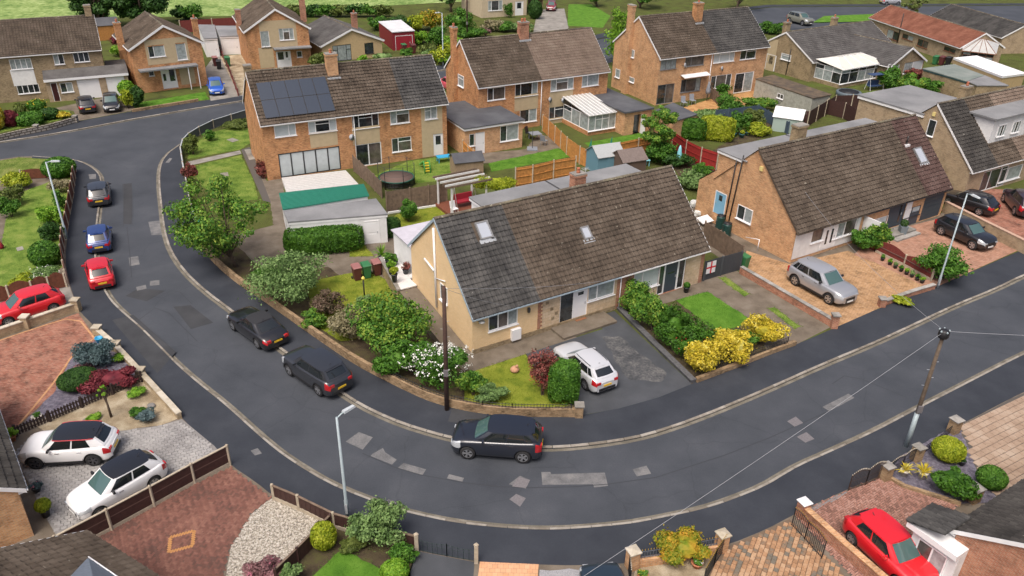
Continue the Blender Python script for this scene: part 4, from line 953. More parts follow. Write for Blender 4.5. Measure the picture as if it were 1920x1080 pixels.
window(U1.r,fnA,*pu,(1,1),'dw',M_STEELFRAME,(),sill=False,name='patio_door'); window(U2.r,fnA,*pu2,(1,1),'dc',None,(),sill=False,name='patio_door',bar=.09)
for a,b in (((1178,90),(1189,109)),((1173,140),(1189,156)),((1155,128),(1162,147))):
    ww = U1.srect(a,b); window(U1.r,lambda s,z,i: (i - .06,s,z),*ww,(1,),'c',None,())
mb = MB(); mb.box(-.45,-.01,5.6,6.5,0,9.6); mb.build('chimney_breast',M_ORB2,U1.r)
chimney(U1.r,-.22,6.05,9.6,10.3,.5,.95,M_ORB2,0)
cs,cq = U1.slope(1308,38,he6,hr6,W6); chimney(U1.r,cs,3.9,7.9,10.4,1.0,.75,M_ORB,1)
mb = MB(); mb.box(cs - .6,cs + .6,3.2,3.45,7.9,8.2); mb.build('chimney_apron',M_LEAD,U1.r)
aw = U1.rect((1276,143),(1324,140),.3)
mb = MB(); mb.add([(aw[0],.28,aw[3] + .1),(aw[1],.28,aw[3] + .1),(aw[1],-.5,aw[3] - .1),(aw[0],-.5,aw[3] - .1),(aw[0],.28,aw[3] + .16),(aw[1],.28,aw[3] + .16),(aw[1],-.5,aw[3] - .03),(aw[0],-.5,aw[3] - .03)],[(0,1,2,3),(7,6,5,4),(0,3,7,4),(1,5,6,2),(2,6,7,3),(0,4,5,1)]); mb.build('awning',M_WHITE,U1.r)
pipe(U2,[(.1,.22,5.2),(.1,.22,.1)],.045)

# ---------------------------------------------------------------- houses across the upper road
def gable_front(H,Wd,depth,he,hr,walls,tiles,wins,doors=(),frame=None,panels=(),trim=None,ov=.25,chims=(),deep=True):
    r = H.r; trim = trim or M_WHITE; fn = lambda s,z,i: (s,i,z)
    hs = [H.rect(w[0],w[1],0) for w in wins] + [H.rect(d[0],d[1],0) for d in doors]
    hs = [(a,b,max(.12,c),d) for a,b,c,d in hs]
    mb = MB(); frame_wall(mb,fn,0,Wd,0,he,hs)
    mb.add([(0,0,he),(Wd,0,he),(Wd / 2,0,hr - .05)],[(0,1,2)])
    mb.quad((0,depth,0),(0,0,0),(0,0,he),(0,depth,he)); mb.quad((Wd,0,0),(Wd,depth,0),(Wd,depth,he),(Wd,0,he))
    mb.add([(Wd,depth,0),(0,depth,0),(0,depth,he),(Wd / 2,depth,hr - .05),(Wd,depth,he)],[(0,1,2,3,4)]); mb.build('wall',walls,r)
    k = (hr - he) / (Wd / 2); e = he - k * ov; W2_ = Wd / 2 + ov; sl = math.hypot(W2_,hr - e)
    um = MB(); um.add([(-ov,depth + .2,e),(-ov,-.2,e),(Wd / 2,-.2,hr),(Wd / 2,depth + .2,hr),(Wd + ov,-.2,e),(Wd + ov,depth + .2,e)],[(0,1,2,3),(4,5,3,2)]); um.build('roof',tiles,r)
    roof_slope(r,(-ov,depth + .2,e),(0,-1,0),(W2_ / sl,0,(hr - e) / sl),depth + .4,sl - .03,[(0,tiles)])
    roof_slope(r,(Wd + ov,-.2,e),(0,1,0),(-W2_ / sl,0,(hr - e) / sl),depth + .4,sl - .03,[(0,tiles)])
    ridge_tiles(r,(Wd / 2,-.2,hr + .02),(Wd / 2,depth + .2,hr + .02),mat=M_RIDGE)
    for sg in (-1,1):
        b = MB(); x0 = -ov if sg < 0 else Wd + ov
        p = [(x0,-.24,e - .2),(x0,-.2,e - .2),(x0,-.2,e + .05),(x0,-.24,e + .05),(Wd / 2,-.24,hr - .2),(Wd / 2,-.2,hr - .2),(Wd / 2,-.2,hr + .05),(Wd / 2,-.24,hr + .05)]
        b.add(p,[(0,1,2,3),(7,6,5,4),(0,4,5,1),(1,5,6,2),(2,6,7,3),(3,7,4,0)]); b.build('bargeboard',trim,r)
        g2 = MB(); g2.box(min(x0,x0 + sg * .1),max(x0,x0 + sg * .1),-.2,depth + .2,e - .08,e); g2.build('gutter',trim,r)
    for p in panels:
        s0,s1,z0,z1 = H.rect(p[0],p[1],0); mb = MB(); frame_wall(mb,lambda s,z,i: (s,-.012 + i,z),max(0.02,s0),min(Wd - .02,s1),max(.12,z0),z1,hs,.012); mb.build('render_panel',M_RENDER,r)
    for w,h in zip(wins,hs): window(r,fn,*h,w[2],w[3],w[5] if len(w) > 5 else frame,w[4])
    for d,h in zip(doors,hs[len(wins):]): door(r,fn,*h,d[2],d[3])
    for c in chims: chimney(r,*c)
H9 = House('house','gable-fronted brick house with grey porch canopy behind the blue car',-43.36,90.49,34.0)
gable_front(H9,7.74,9.0,5.2,7.4,M_ORB,M_T_BROWN,[((276,86),(311,105),(1,2),'dc',()),((328,81),(352,111),(1,),'c',()),((278,133),(290,142),(1,),'d',())],
            [((300,130),(335,164),M_WHITE,[(.12,.3,.4,.75),(.55,.9,.35,.95)])],panels=[((269,76),(357,114)),((335,128),(368,156))],chims=[(-.4,3.0,4.5,7.6,.7,.6,M_ORB,1),(8.1,3.2,4.5,7.3,.6,.6,M_ORB,1)])
s0,z0 = H9.front(258,128,0); s1,_ = H9.front(367,120,0)
mb = MB(); mb.box(s0,s1,-1.2,-.01,2.7,2.86); mb.build('porch_canopy',M_FELT,H9.r)
for s in (s1 - 1.2,s1 - .15):
    mb = MB(); mb.box(s,s + .08,-1.1,-1.02,.1,2.7); mb.build('porch_post',M_WHITE,H9.r)
H10 = House('house','gable-fronted brick house with porch, second in the row by the field',-33.97,101.91,24.0)
gable_front(H10,7.8,11,5.08,7.5,M_ORB,M_T_BROWN,[((487,59),(507,87),(1,),'c',()),((522,54),(552,74),(1,1.4,1),'cwc',(1,)),((556,96),(567,107),(1,),'d',())],
            [((517,97),(548,126),M_WHITE,[(.1,.5,.5,.95),(.65,.8,.6,.95)])],panels=[((484,40),(559,88)),((484,90),(516,126))],chims=[(8.0,4.0,5,8.2,.7,.6,M_REDB,1),(-.2,4,4.5,7,.6,.6,M_REDB,0)])
s0,z0 = H10.front(512,92,0); s1,_ = H10.front(582,92,0)
mb = MB(); mb.box(s0,s1,-1.1,-.01,2.65,2.8); mb.build('porch_canopy',M_FELT,H10.r)
H11 = House('bungalow','small buff bungalow with low gable and dark window frames',-25.77,106.84,32.0)
gable_front(H11,8.53,10,2.4,4.15,plain('buff_wall',(.50,.37,.20),rough=.9,var=.12,scale=4),M_T_SLATE,[((623,86),(660,114),(1,1.8,1),'ccc',(0,2),M_DARKFRAME),((683,81),(701,99),(1,1),'dd',(),M_DARKFRAME)],chims=[(6.3,4.0,3,5.4,.7,.6,M_REDB,1)])
# long yellow-brown house at the top left
H8 = House('house','long buff brick house with two white garage doors at the top left',-55.01,85.99,26.7)
w8 = [((16,112),(62,128),(1,1,1,1),'cccc',()),((30,160),(76,173),(1,1,1,1),'d',()),((98,102),(122,120),(1,1),'cd',()),((135,97),(169,115),(1,1,1),'ddd',())]
shell(H8,-8,9.44,4.3,8,5.03,8.05,5.0,M_BROWNB,[(0,M_T_BROWN)],rects(H8,.3,w8),left=False)
put_windows(H8,.3,w8)
panel(H8,(18,131),(70,158),.3,M_WHITEWALL)
chimney(H8.r,9.0,4.4,7.3,9.2,.7,.6,M_BROWNB,0)
f8 = lambda s,z,i: (s,-1.3 + i,z); sg0 = H8.front(84,153,-1.3)[0]; sg1 = H8.front(239,140,-1.3)[0]
g8 = [H8.rect((143,151),(193,184),-1.3),H8.rect((198,148),(238,172),-1.3)]; g8 = [(a,b,.12,2.25) for a,b,c,d in g8]
d8 = H8.rect((94,159),(116,194),-1.3); d8 = (d8[0],d8[1],.15,2.2); v8 = H8.rect((111,156),(139,172),-1.3)
mb = MB(); frame_wall(mb,f8,sg0,sg1,0,2.5,g8 + [d8,v8]); mb.quad((sg1,-1.3,0),(sg1,5,0),(sg1,5,2.5),(sg1,-1.3,2.5)); mb.quad((sg0,.29,0),(sg0,-1.3,0),(sg0,-1.3,2.5),(sg0,.29,2.5)); mb.build('porch_wall',M_BUFFB,H8.r)
for g in g8:
    mb = MB(); fbox(mb,f8,*g,.04,.08); mb.build('garage_door',M_WHITE,H8.r)
door(H8.r,f8,*d8,plain('dark_red_door',(.05,.012,.014),rough=.4)); window(H8.r,f8,*v8,(1,1),'dc',None,())
mb = MB(); mb.box(sg0 - .1,sg1 + .1,-1.55,-1.4,2.35,2.6); mb.build('fascia',M_WHITE,H8.r)
mb = MB(); mb.add([(sg0 - .1,-1.5,2.62),(sg1 + .1,-1.5,2.62),(sg1 + .1,.29,3.25),(sg0 - .1,.29,3.25)],[(0,1,2,3)]); mb.box(9.5,sg1 + .1,.29,5,2.5,2.75); mb.build('porch_roof',M_T_SLATE,H8.r)
# cream house at the top, and distant pieces
H13 = House('house','cream house with ivy and white door at the top centre',*G(903,34)[:2],26.0)
w13 = [((915,2),(942,19),(1,2,1),'cdc',())]
mb = MB(); h13 = rects(H13,0,w13); d13 = H13.rect((966,3),(981,30),0); d13 = (d13[0],d13[1],.12,d13[3])
frame_wall(mb,lambda s,z,i: (s,i,z),0,8.5,0,5.5,h13 + [d13]); mb.quad((0,9,0),(0,0,0),(0,0,5.5),(0,9,5.5)); mb.quad((8.5,0,0),(8.5,9,0),(8.5,9,5.5),(8.5,0,5.5)); mb.build('wall',plain('cream_wall',(.52,.43,.30),rough=.9,var=.1,scale=3),H13.r)
for w,h in zip(w13,h13): window(H13.r,lambda s,z,i: (s,i,z),*h,w[2],w[3],None,())
door(H13.r,lambda s,z,i: (s,i,z),*d13,M_WHITE,[(.25,.75,.5,.9)])
mb = MB(); mb.add([(-.3,-.3,5.4),(8.8,-.3,5.4),(8.8,4.5,8),(-.3,4.5,8),(8.8,9.3,5.4),(-.3,9.3,5.4)],[(0,1,2,3),(3,2,4,5)]); mb.build('roof',M_T_BROWN,H13.r)
mb = MB(); mb.box(8.6,12.2,1,7,0,.02); mb.quad((12.2,1,0),(12.2,7,0),(12.2,7,2.6),(12.2,1,2.6)); mb.box(8.6,12.4,.9,7,2.5,2.75); mb.build('carport',M_BROWNB,H13.r)

# ---------------------------------------------------------------- bungalows top right
H5 = House('bungalow','grey-roofed L-shaped bungalow with white hipped conservatory',37.6,102.3,32.5)
shell(H5,0,17,5.1,9.6,2.6,5.45,2.8,M_BROWNB,[(0,M_T_SLATE)],[],back_tiles=False)
for a,b,isd in (((1440,93),(1452,130),True),((1466,99),(1482,115),False)):
    ww = H5.srect(a,b); f5 = lambda s,z,i: (i - .06,s,z)
    if isd: door(H5.r,f5,ww[0],ww[1],.15,2.2,M_WHITE,[(.3,.7,.4,.9)])
    else: window(H5.r,f5,*ww,(1,),'c',None,(0,))
mb = MB(); mb.box(-.02,-.005,6.2,7.6,.1,4.2); mb.build('render_panel',M_RENDER,H5.r)
pp = H5.side(1484,92); qq = H5.side(1478,142); pipe(H5,[(-.08,*pp),(-.08,pp[0] + .1,.2)],.05,M_PIPE_BLACK)
chimney(H5.r,.4,5.6,5,6.6,.8,.6,M_BROWNB,1); chimney(H5.r,9.5,5.4,5,6.5,.8,.6,M_BROWNB,1)
sW,dW = H5.level(1655,119,2.6); sW2,dW2 = H5.level(1735,110,2.6)
V5 = House('bungalow_wing','projecting front gable wing of the L-shaped grey-roofed bungalow',*(np.array([37.6,102.3]) + H5.t[:2] * (sW + .25) + H5.n[:2] * min(dW,dW2)),32.5,cat='house wing')
gable_front(V5,max(5.5,sW2 - sW - .3),6.5 - min(dW,dW2),2.5,4.4,M_BROWNB,M_T_SLATE,[((1667,121),(1684,134),(1,1),'cc',()),((1698,116),(1727,132),(1,1.2),'cb',())])
def conservatory(name,label,H,s0,s1,d0,d1,ze,zr,cols_f=(1,1,.9,1,1),frame=None,roofm=None,base=M_BROWNB):
    c = thing(name,label,'conservatory',(H.x,H.y,0),H.a); frame = frame or M_WHITE
    mb = MB(); mb.box(s0,s1,d0,d0 + .12,.1,.6); mb.box(s0,s0 + .12,d0 + .12,d1,.1,.6); mb.box(s1 - .12,s1,d0 + .12,d1,.1,.6); mb.build('base_wall',base,c)
    window(c,lambda s,z,i: (s,d0 + i - .01,z),s0,s1,.6,ze,cols_f,'dcddc',frame,tuple(range(len(cols_f))),name='front_glazing',sill=True)
    window(c,lambda s,z,i: (s0 - .01 + i,-s,z),-d1,-d0 - .05,.6,ze,(1,1,1),'cdc',frame,(0,1,2),name='side_glazing',sill=False)
    window(c,lambda s,z,i: (s1 + .01 - i,s,z),d0 + .05,d1,.6,ze,(1,1,1),'cdc',frame,(0,1,2),name='side_glazing',sill=False)
    m = (s0 + s1) / 2; k = min((s1 - s0) / 2,1.6); e = .2
    A_,B_,C_,D_ = (s0 - e,d0 - e,ze),(s1 + e,d0 - e,ze),(s1 + e,d1,ze + (zr - ze) * .55),(s0 - e,d1,ze + (zr - ze) * .55); R0,R1 = (s0 + k,(d0 + d1) / 2 + .3,zr),(s1 - k,(d0 + d1) / 2 + .3,zr)
    if k * 2 > (s1 - s0) - .1: R0 = R1 = (m,(d0 + d1) / 2,zr)
    rm = MB(); rm.add([A_,B_,C_,D_,R0,R1],[(0,1,5,4),(1,2,5),(2,3,4,5),(3,0,4)]); ro = rm.build('roof',roofm or M_POLY,c)
    for p,q in ((A_,R0),(B_,R1),(C_,R1),(D_,R0),(R0,R1)) + tuple(((A_[0] + (B_[0] - A_[0]) * f,A_[1],ze),(R0[0] + (R1[0] - R0[0]) * f,R0[1],zr)) for f in (.25,.5,.75)):
        if (Vector(p) - Vector(q)).length > .05:
            b = MB(); b.tube([Vector(p) + Vector((0,0,.03)),Vector(q) + Vector((0,0,.03))],.035,5); b.build('roof_bar',frame,ro)
    g = MB(); g.box(s0 - e - .05,s1 + e + .05,d0 - e - .06,d0 - e,ze - .08,ze + .03); g.build('gutter',frame,c)
sA,dA5 = H5.level(1572,166,.1); sB,dB5 = H5.level(1656,153,.1)
conservatory('conservatory','white conservatory with cream hipped roof against the grey-roofed bungalow',H5,sA,sB,dA5,.25,2.45,3.3,roofm=plain('cream_roof',(.66,.64,.57),rough=.4))
H6 = House('bungalow','long red-tiled bungalow with brown window frames at the top right',57.13,135.27,-78.5)
w6 = [((1665,54),(1684,78),(1,1),'cd',(),M_BROWNFRAME),((1693,62),(1711,78),(1,1),'dc',(),M_BROWNFRAME),((1722,72),(1738,92),(1,1),'dw',(),M_BROWNFRAME),((1771,86),(1790,101),(1,1),'dd',(),M_BROWNFRAME)]
shell(H6,0,22,3.5,7,2.44,4.4,2.44,M_BUFFB,[(0,M_T_RED)],rects(H6,.3,w6)); put_windows(H6,.3,w6)
pipe(H6,[(8.2,.2,.2),(8.2,.15,4.6)],.07,M_PIPE_BLACK)
H7 = House('bungalow','dark-roofed bungalow behind the red-tiled one in the top right corner',68.47,138.45,-80.5)
shell(H7,0,17.3,3.4,7,2.44,4.25,2.44,M_BUFFB,[(0,M_T_GREY)],[])
class _L: pass
cc = _L(); cc.x,cc.y = G(1828,124)[:2]; cc.a = math.radians(-30)
conservatory('conservatory','brown framed conservatory with a pyramid glass roof at the top right',cc,-1.9,1.9,-1.6,2.2,2.3,3.7,(1,1,1,1),M_BROWNFRAME,M_POLY,M_BUFFB)

# ---------------------------------------------------------------- houses cut by the bottom edge and the left edge
def eave_house(name,label,pa,pb,he,W,rise,ext0,ext1,walls,tiles,left,right,parts=True,trim=None,holes=()):
    a,b = G(*pa,he),G(*pb,he); yaw = math.degrees(yaw_of(a,b)); d = (b - a).normalized(); L = (b - a).length
    H = House(name,label,a.x,a.y,yaw)
    shell(H,-ext0,L + ext1,W,2 * W,he,he + rise,he,walls,[(0,tiles)],holes,left=left,right=right,parts=parts,trim=trim)
    return H,L
HL,l1 = eave_house('bungalow','bungalow at the left edge, plain brown brick gable by the white cars',(48,915),(12,812),2.6,4.6,2.9,0,6,M_ORB2,M_T_BLACK,True,False)
HB,l2 = eave_house('bungalow','lichened brown roof in the bottom left corner, small grey dormer on it',(297,1082),(165,998),2.6,4.6,2.7,8,0,M_BUFFB,M_T_BROWN,False,True)
def _on(u,v):
    s_,q_ = HB.slope(u,v,2.6,5.3,4.6); k_ = math.hypot(4.6,2.7); return Vector((s_,q_ * 4.6 / k_,2.6 + q_ * 2.7 / k_ + .1))
P0,PL_,PR_,PF_ = _on(167,1048),_on(126,1092),_on(228,1090),_on(180,1098) + Vector((0,0,.35))
mb = MB(); mb.add([P0,PL_,PF_,PR_],[(0,1,2),(0,2,3),(1,3,2)]); dm = mb.build('dormer',plain('dormer_lead',(.15,.18,.22),rough=.5,var=.15),HB.r)
mb = MB(); mb.tube([P0,PR_],.035,6); mb.build('dormer_trim',M_WHITE,dm)
HR,l3 = eave_house('bungalow','dark tiled house with red brick gable in the bottom right corner',(1922,899),(1781,991),2.6,4.4,2.6,7,0,M_REDB,M_T_BLACK,False,True)
# white bay with its own small tiled roof
mb = MB(); mb.box(l3 - .9,l3 + .55,-1.0,.9,0,2.05); wb = mb.build('bay_wall',M_WHITEWALL,HR.r)
window(HR.r,lambda s,z,i: (l3 + .63 - i,s,z),-.7,.55,.75,1.8,(1,1),'wc',None,())
mb = MB(); mb.box(l3 - .9,l3 + .8,-1.25,.9,2.05,2.3); mb.build('bay_fascia',M_WHITE,HR.r)
mb = MB(); mb.add([(l3 - 1.0,-1.3,2.31),(l3 + .85,-1.3,2.31),(l3 + .85,.25,2.9),(l3 - 1.0,.25,2.9)],[(0,1,2,3)]); mb.build('bay_roof',M_T_GREY,HR.r)
roof_slope(HR.r,(l3 - 1.0,-1.3,2.32),(1,0,0),(0,.934,.357),1.85,1.6,[(0,M_T_GREY)])

# ================================================================== GARAGES, SHEDS, FLAT ROOFS
def flat_building(name,label,cat,roof,z,walls,top=None,fascia=None,px=True,fall=0.0,door_px=None,door_mat=None,thick=.1,inset=.12):
    P = [G(u,v,z) for u,v in roof] if px else [Vector((*p,z)) for p in roof]
    c = sum(P,Vector()) / len(P); b = thing(name,label,cat,(c.x,c.y,0))
    L = [p - Vector((c.x,c.y,0)) for p in P]
    if sum(a.x * d.y - d.x * a.y for a,d in zip(L,L[1:] + L[:1])) < 0: L = L[::-1]
    mb = MB(); mb.prism([(p.x,p.y) for p in L],z - thick,z); mb.build('roof',top or M_FELT,b)
    I = [Vector((p.x,p.y,0)) * (1 - inset / max(.5,Vector((p.x,p.y,0)).length)) for p in L]
    if fascia:
        J = [Vector((p.x,p.y,0)) * (1 - .03 / max(.5,Vector((p.x,p.y,0)).length)) for p in L]
        mb = MB(); mb.prism([(p.x,p.y) for p in J],z - thick - .16,z - thick); mb.build('fascia',fascia,b)
    mb = MB(); mb.prism([(p.x,p.y) for p in I],0,z - thick - (.16 if fascia else 0)); mb.build('wall',walls,b)
    return b,I,z
def face_item(b,I,i,f0,f1,z0,z1,mat,name='door',glass=None,proud=.03):
    """a door or window on wall i of a flat building, between fractions f0 and f1"""
    p,q = I[i],I[(i + 1) % len(I)]; t = (q - p).normalized(); n = Vector((t.y,-t.x,0)); L = (q - p).length
    fn = lambda s,z,k: tuple(p + t * s + n * (proud - k) + Vector((0,0,z)))
    if glass: return window(b,fn,L * f0,L * f1,z0,z1,(1,1) if (f1 - f0) * L > .8 else (1,),glass,mat,(),inset=.03)
    return door(b,fn,L * f0,L * f1,z0,z1,mat,inset=.03)
gb,gi,_ = flat_building('garage','white garage with grey felt roof behind the big clipped hedge','garage',[(531,395),(540,416),(727,401),(705,372)],2.4,M_WHITEWALL,M_FELT,M_WHITE)
face_item(gb,gi,1,.76,.92,.12,1.95,M_WHITE)
flat_building('garden_shed','low shed with ribbed green metal roof beside the white decking','shed',[(523,362),(530,392),(692,366),(682,345)],2.3,M_WHITEWALL,plain('green_metal',(.035,.22,.155),rough=.45,var=.1),None)
gs = [o for o in bpy.data.objects if o.name.startswith('garden_shed')][0]
ga,gb_,gc,gd_ = [G(u,v,2.3) - Vector((gs.location.x,gs.location.y,0)) for u,v in ((523,362),(530,392),(692,366),(682,345))]
for i in range(13):
    f = (i + .5) / 13; mb = MB(); mb.obox(ga.lerp(gb_,f),gd_.lerp(gc,f),.05,.05); mb.build('roof_rib',MATS['green_metal'],gs)
b,I,_ = flat_building('garage','small garage with pale flat roof and maroon door near the field','garage',[(709,40),(735,60),(778,57),(752,37)],2.7,plain('maroon_paint',(.22,.02,.03),rough=.5,var=.1),plain('pale_roof',(.60,.61,.62),rough=.7,var=.15,scale=.8),None)
face_item(b,I,1,.12,.9,.1,2.1,plain('maroon_door',(.30,.022,.035),rough=.45))
for lab,q in (('left of two white garages between the gable-fronted houses',[(370,46),(382,72),(408,71),(402,46)]),('right of two white garages between the gable-fronted houses',[(403,48),(412,68),(450,67),(447,48)])):
    b,I,_ = flat_building('garage',lab,'garage',q,2.6,M_WHITEWALL,M_FELT,M_WHITE)
    face_item(b,I,1,.08,.92,.1,2.1,M_WHITE)
b,I,_ = flat_building('workshop','low workshop with grey-green felt roof beside the white flat roof','shed',[(1730,128),(1812,152),(1846,141),(1790,120)],2.4,M_BROWNB,blotchy('green_felt',[(.13,.16,.15),(.19,.22,.20),(.25,.27,.25)],scale=.4,fine=6),plain('dark_green_trim',(.03,.07,.075),rough=.5))
b,I,_ = flat_building('workshop','second grey flat roof stepping down beside the grey-green workshop','shed',[(1812,151),(1832,160),(1892,160),(1847,141)],2.35,M_BROWNB,M_FELT,None)
b,I,_ = flat_building('garage','long garage with bright white flat roof and yellow brick wall','garage',[(1788,108),(1880,143),(1925,137),(1832,104)],2.5,plain('yellow_brick_wall',(.42,.31,.16),rough=.9,var=.2,scale=9),plain('white_roof',(.80,.80,.80),rough=.6,var=.06,scale=.6),M_WHITE)
b,I,_ = flat_building('garage','concrete garage with rusty corrugated roof and one small window','garage',[(1416,147),(1525,184),(1560,177),(1450,140)],2.3,plain('old_concrete',(.34,.34,.29),rough=.9,var=.25,scale=3),blotchy('rusty_sheet',[(.06,.05,.042),(.11,.085,.06),(.17,.12,.075)],scale=1.2,fine=7),None)
face_item(b,I,0,.42,.53,1.0,1.55,M_WHITE,glass='d')
b,I,_ = flat_building('garage','grey felt roofed outbuilding behind the awning house hedge','shed',[(1228,206),(1262,228),(1308,214),(1262,192)],2.4,M_ORB2,M_FELT_DARK,None)
def pitched_shed(name,label,c,yaw,L,Wd,he,hr,wall,roof,doorm=None):
    s = thing(name,label,'shed',(c.x,c.y,.1),yaw); mb = MB(); mb.box(-L / 2,L / 2,-Wd / 2,Wd / 2,0,he)
    mb.add([(-L / 2,-Wd / 2,he),(-L / 2,Wd / 2,he),(-L / 2,0,hr)],[(0,2,1)]); mb.add([(L / 2,-Wd / 2,he),(L / 2,Wd / 2,he),(L / 2,0,hr)],[(0,1,2)]); mb.build('wall',wall,s)
    for sg in (-1,1):
        k = MB(); k.add([(-L / 2 - .12,sg * (Wd / 2 + .12),he - .08),(L / 2 + .12,sg * (Wd / 2 + .12),he - .08),(L / 2 + .12,0,hr + .02),(-L / 2 - .12,0,hr + .02),(-L / 2 - .12,sg * (Wd / 2 + .12),he - .03),(L / 2 + .12,sg * (Wd / 2 + .12),he - .03),(L / 2 + .12,0,hr + .07),(-L / 2 - .12,0,hr + .07)],[(0,1,2,3),(7,6,5,4),(0,4,5,1),(1,5,6,2),(2,6,7,3),(3,7,4,0)]); k.build('roof_slope',roof,s)
    k = MB(); k.box(-.4,.4,-Wd / 2 - .03,-Wd / 2,.05,he - .15); k.build('door',doorm or wall,s)
pitched_shed('garden_shed','shed with pale grey roof standing behind the corner bungalow',G(1132,318),math.radians(25),2.6,2.2,1.7,2.4,plain('blue_shed',(.13,.26,.33),rough=.7),plain('pale_shed_roof',(.36,.38,.38),rough=.7,var=.1),None)
pitched_shed('garden_shed','brown felted shed with pinkish ridge behind the corner bungalow',G(1176,325),math.radians(25),2.4,2.2,1.6,2.3,plain('brown_shed',(.12,.08,.06),rough=.85),plain('brown_felt',(.17,.135,.12),rough=.9,var=.2,scale=6))
pitched_shed('metal_shed','metal shed with white roof and pale green walls inside the brown fence',G(1475,243),math.radians(-25),2.8,2.4,1.6,2.3,plain('pale_green_metal',(.36,.45,.41),rough=.5),plain('white_metal',(.78,.78,.78),rough=.45))
pitched_shed('summer_house','orange timber summer house behind the long buff house',G(203,72),math.radians(30),3.2,2.6,2.1,2.9,plain('orange_timber',(.42,.19,.05),rough=.7,var=.25,scale=6),M_FELT_DARK)
pitched_shed('garden_shed','small dark roofed shed behind the climbing frame',G(875,324),math.radians(20),2.6,1.8,1.4,1.9,plain('shed_timber',(.30,.22,.14),rough=.85,var=.2),M_FELT_DARK)

# ---------------------------------------------------------------- white terrace, decking, ramp of the corner bungalow
te = thing('terrace','raised white paved terrace with brown retaining wall beside the cream gable','terrace',(A.x,A.y,0),A.a)
xs_,xd_ = A.level(737,430,3.3); xs_ = max(.1,xs_)
mb = MB(); mb.box(xs_,4.4,8.64,xd_,.1,3.2); mb.build('rear_porch_wall',M_WHITEWALL,A.r)
mb = MB(); mb.box(xs_ - .12,4.45,8.6,xd_ + .1,3.2,3.28); mb.build('rear_porch_roof',plain('pale_porch_roof',(.52,.50,.55),rough=.5,var=.1,scale=2),A.r)
mb = MB(); mb.prism([(-1.35,7.6),(-.03,7.6),(-.03,8.62),(xs_ - .02,8.62),(xs_ - .02,xd_ + .3),(-.55,xd_ + .3)],.1,1.15); mb.build('retaining_wall',M_BROWNB,te)
mb = MB(); mb.prism([(-1.4,7.55),(-.03,7.55),(-.03,8.62),(xs_ - .02,8.62),(xs_ - .02,xd_ + .35),(-.6,xd_ + .35)],1.15,1.22); mb.build('paving',plain('white_paving',(.66,.64,.62),rough=.8,var=.08,scale=2),te)
mb = MB(); mb.prism([(-1.45,7.5),(-1.2,7.5),(-.4,xd_ + .35),(-.65,xd_ + .35)],1.22,1.3); mb.build('coping',M_CONC_GREY,te)
mb = MB(); mb.add([(-1.25,-.9,.115),(-.06,-.9,.115),(-.06,7.55,1.1),(-1.25,7.55,1.1),(-1.25,-.9,.05),(-.06,-.9,.05),(-.06,7.55,.05),(-1.25,7.55,.05)],[(0,1,2,3),(0,4,5,1),(1,5,6,2),(2,6,7,3),(3,7,4,0)]); mb.build('ramp',M_CONC,te)
dk = thing('decking','white painted timber decking in front of the bifold doors','decking',G(590,340))
q4 = [G(u,v,.4) - Vector((dk.location.x,dk.location.y,.1)) for u,v in ((528,333),(648,319),(672,345),(537,360))]
for i in range(9):
    f0,f1 = i / 9 + .004,(i + 1) / 9 - .004; a0,a1 = q4[0].lerp(q4[3],f0),q4[0].lerp(q4[3],f1); b0,b1 = q4[1].lerp(q4[2],f0),q4[1].lerp(q4[2],f1)
    mb = MB(); mb.prism([(p.x,p.y) for p in (a1,b1,b0,a0)],0,.3); mb.build('deck_board',plain('white_deck',(.52,.51,.49),rough=.7,var=.12,scale=5),dk)

# ================================================================== CARS
M_TYRE = plain('tyre_rubber',(.018,.018,.019),rough=.85)
M_RIM = plain('alloy_rim',(.55,.56,.58),rough=.28,metal=.8)
M_RIM_DARK = plain('dark_alloy_rim',(.10,.10,.11),rough=.35,metal=.6)
M_CARGLASS = plain('car_glass',(.012,.016,.018),rough=.04,spec=1.0)
M_SCREEN = plain('windscreen_glass',(.06,.115,.11),rough=.04,spec=1.0)
M_TRIM = plain('black_trim',(.018,.018,.02),rough=.5)
M_CHROME = plain('chrome_trim',(.6,.61,.63),rough=.2,metal=.9)
M_LAMP_R = plain('tail_lamp_red',(.42,.012,.016),rough=.15,coat=.8)
M_LAMP_W = plain('head_lamp_clear',(.55,.58,.60),rough=.12,coat=.8,metal=.3)
M_PLATE_Y = plain('rear_plate_yellow',(.72,.47,.03),rough=.5)
M_PLATE_W = plain('front_plate_white',(.72,.72,.70),rough=.5)
HATCH = dict(L=4.0,W=1.74,H=1.47,wb=2.5,r=.30,belt=.93,hood=.88,nose=.70,cowl=.95,rf=.30,rr=-1.35,tail=-1.80,tailz=1.02,clear=.20,tumble=.76)
SUV = dict(L=4.45,W=1.86,H=1.64,wb=2.67,r=.36,belt=1.06,hood=1.04,nose=.86,cowl=1.02,rf=.38,rr=-1.62,tail=-2.03,tailz=1.14,clear=.26,tumble=.78)
ESTATE = dict(L=4.37,W=1.80,H=1.46,wb=2.65,r=.32,belt=.95,hood=.90,nose=.70,cowl=.90,rf=.18,rr=-1.50,tail=-2.00,tailz=1.05,clear=.2,tumble=.74)
SALOON = dict(L=4.7,W=1.80,H=1.40,wb=2.76,r=.33,belt=.92,hood=.88,nose=.68,cowl=.85,rf=.15,rr=-.95,tail=-1.62,tailz=.96,clear=.18,tumble=.72)
MINI = dict(L=3.55,W=1.63,H=1.48,wb=2.3,r=.29,belt=.93,hood=.90,nose=.70,cowl=.92,rf=.42,rr=-1.05,tail=-1.55,tailz=.98,clear=.2,tumble=.74)
def sstep(a,b,x): t = min(1,max(0,(x - a) / (b - a))); return t * t * (3 - 2 * t)
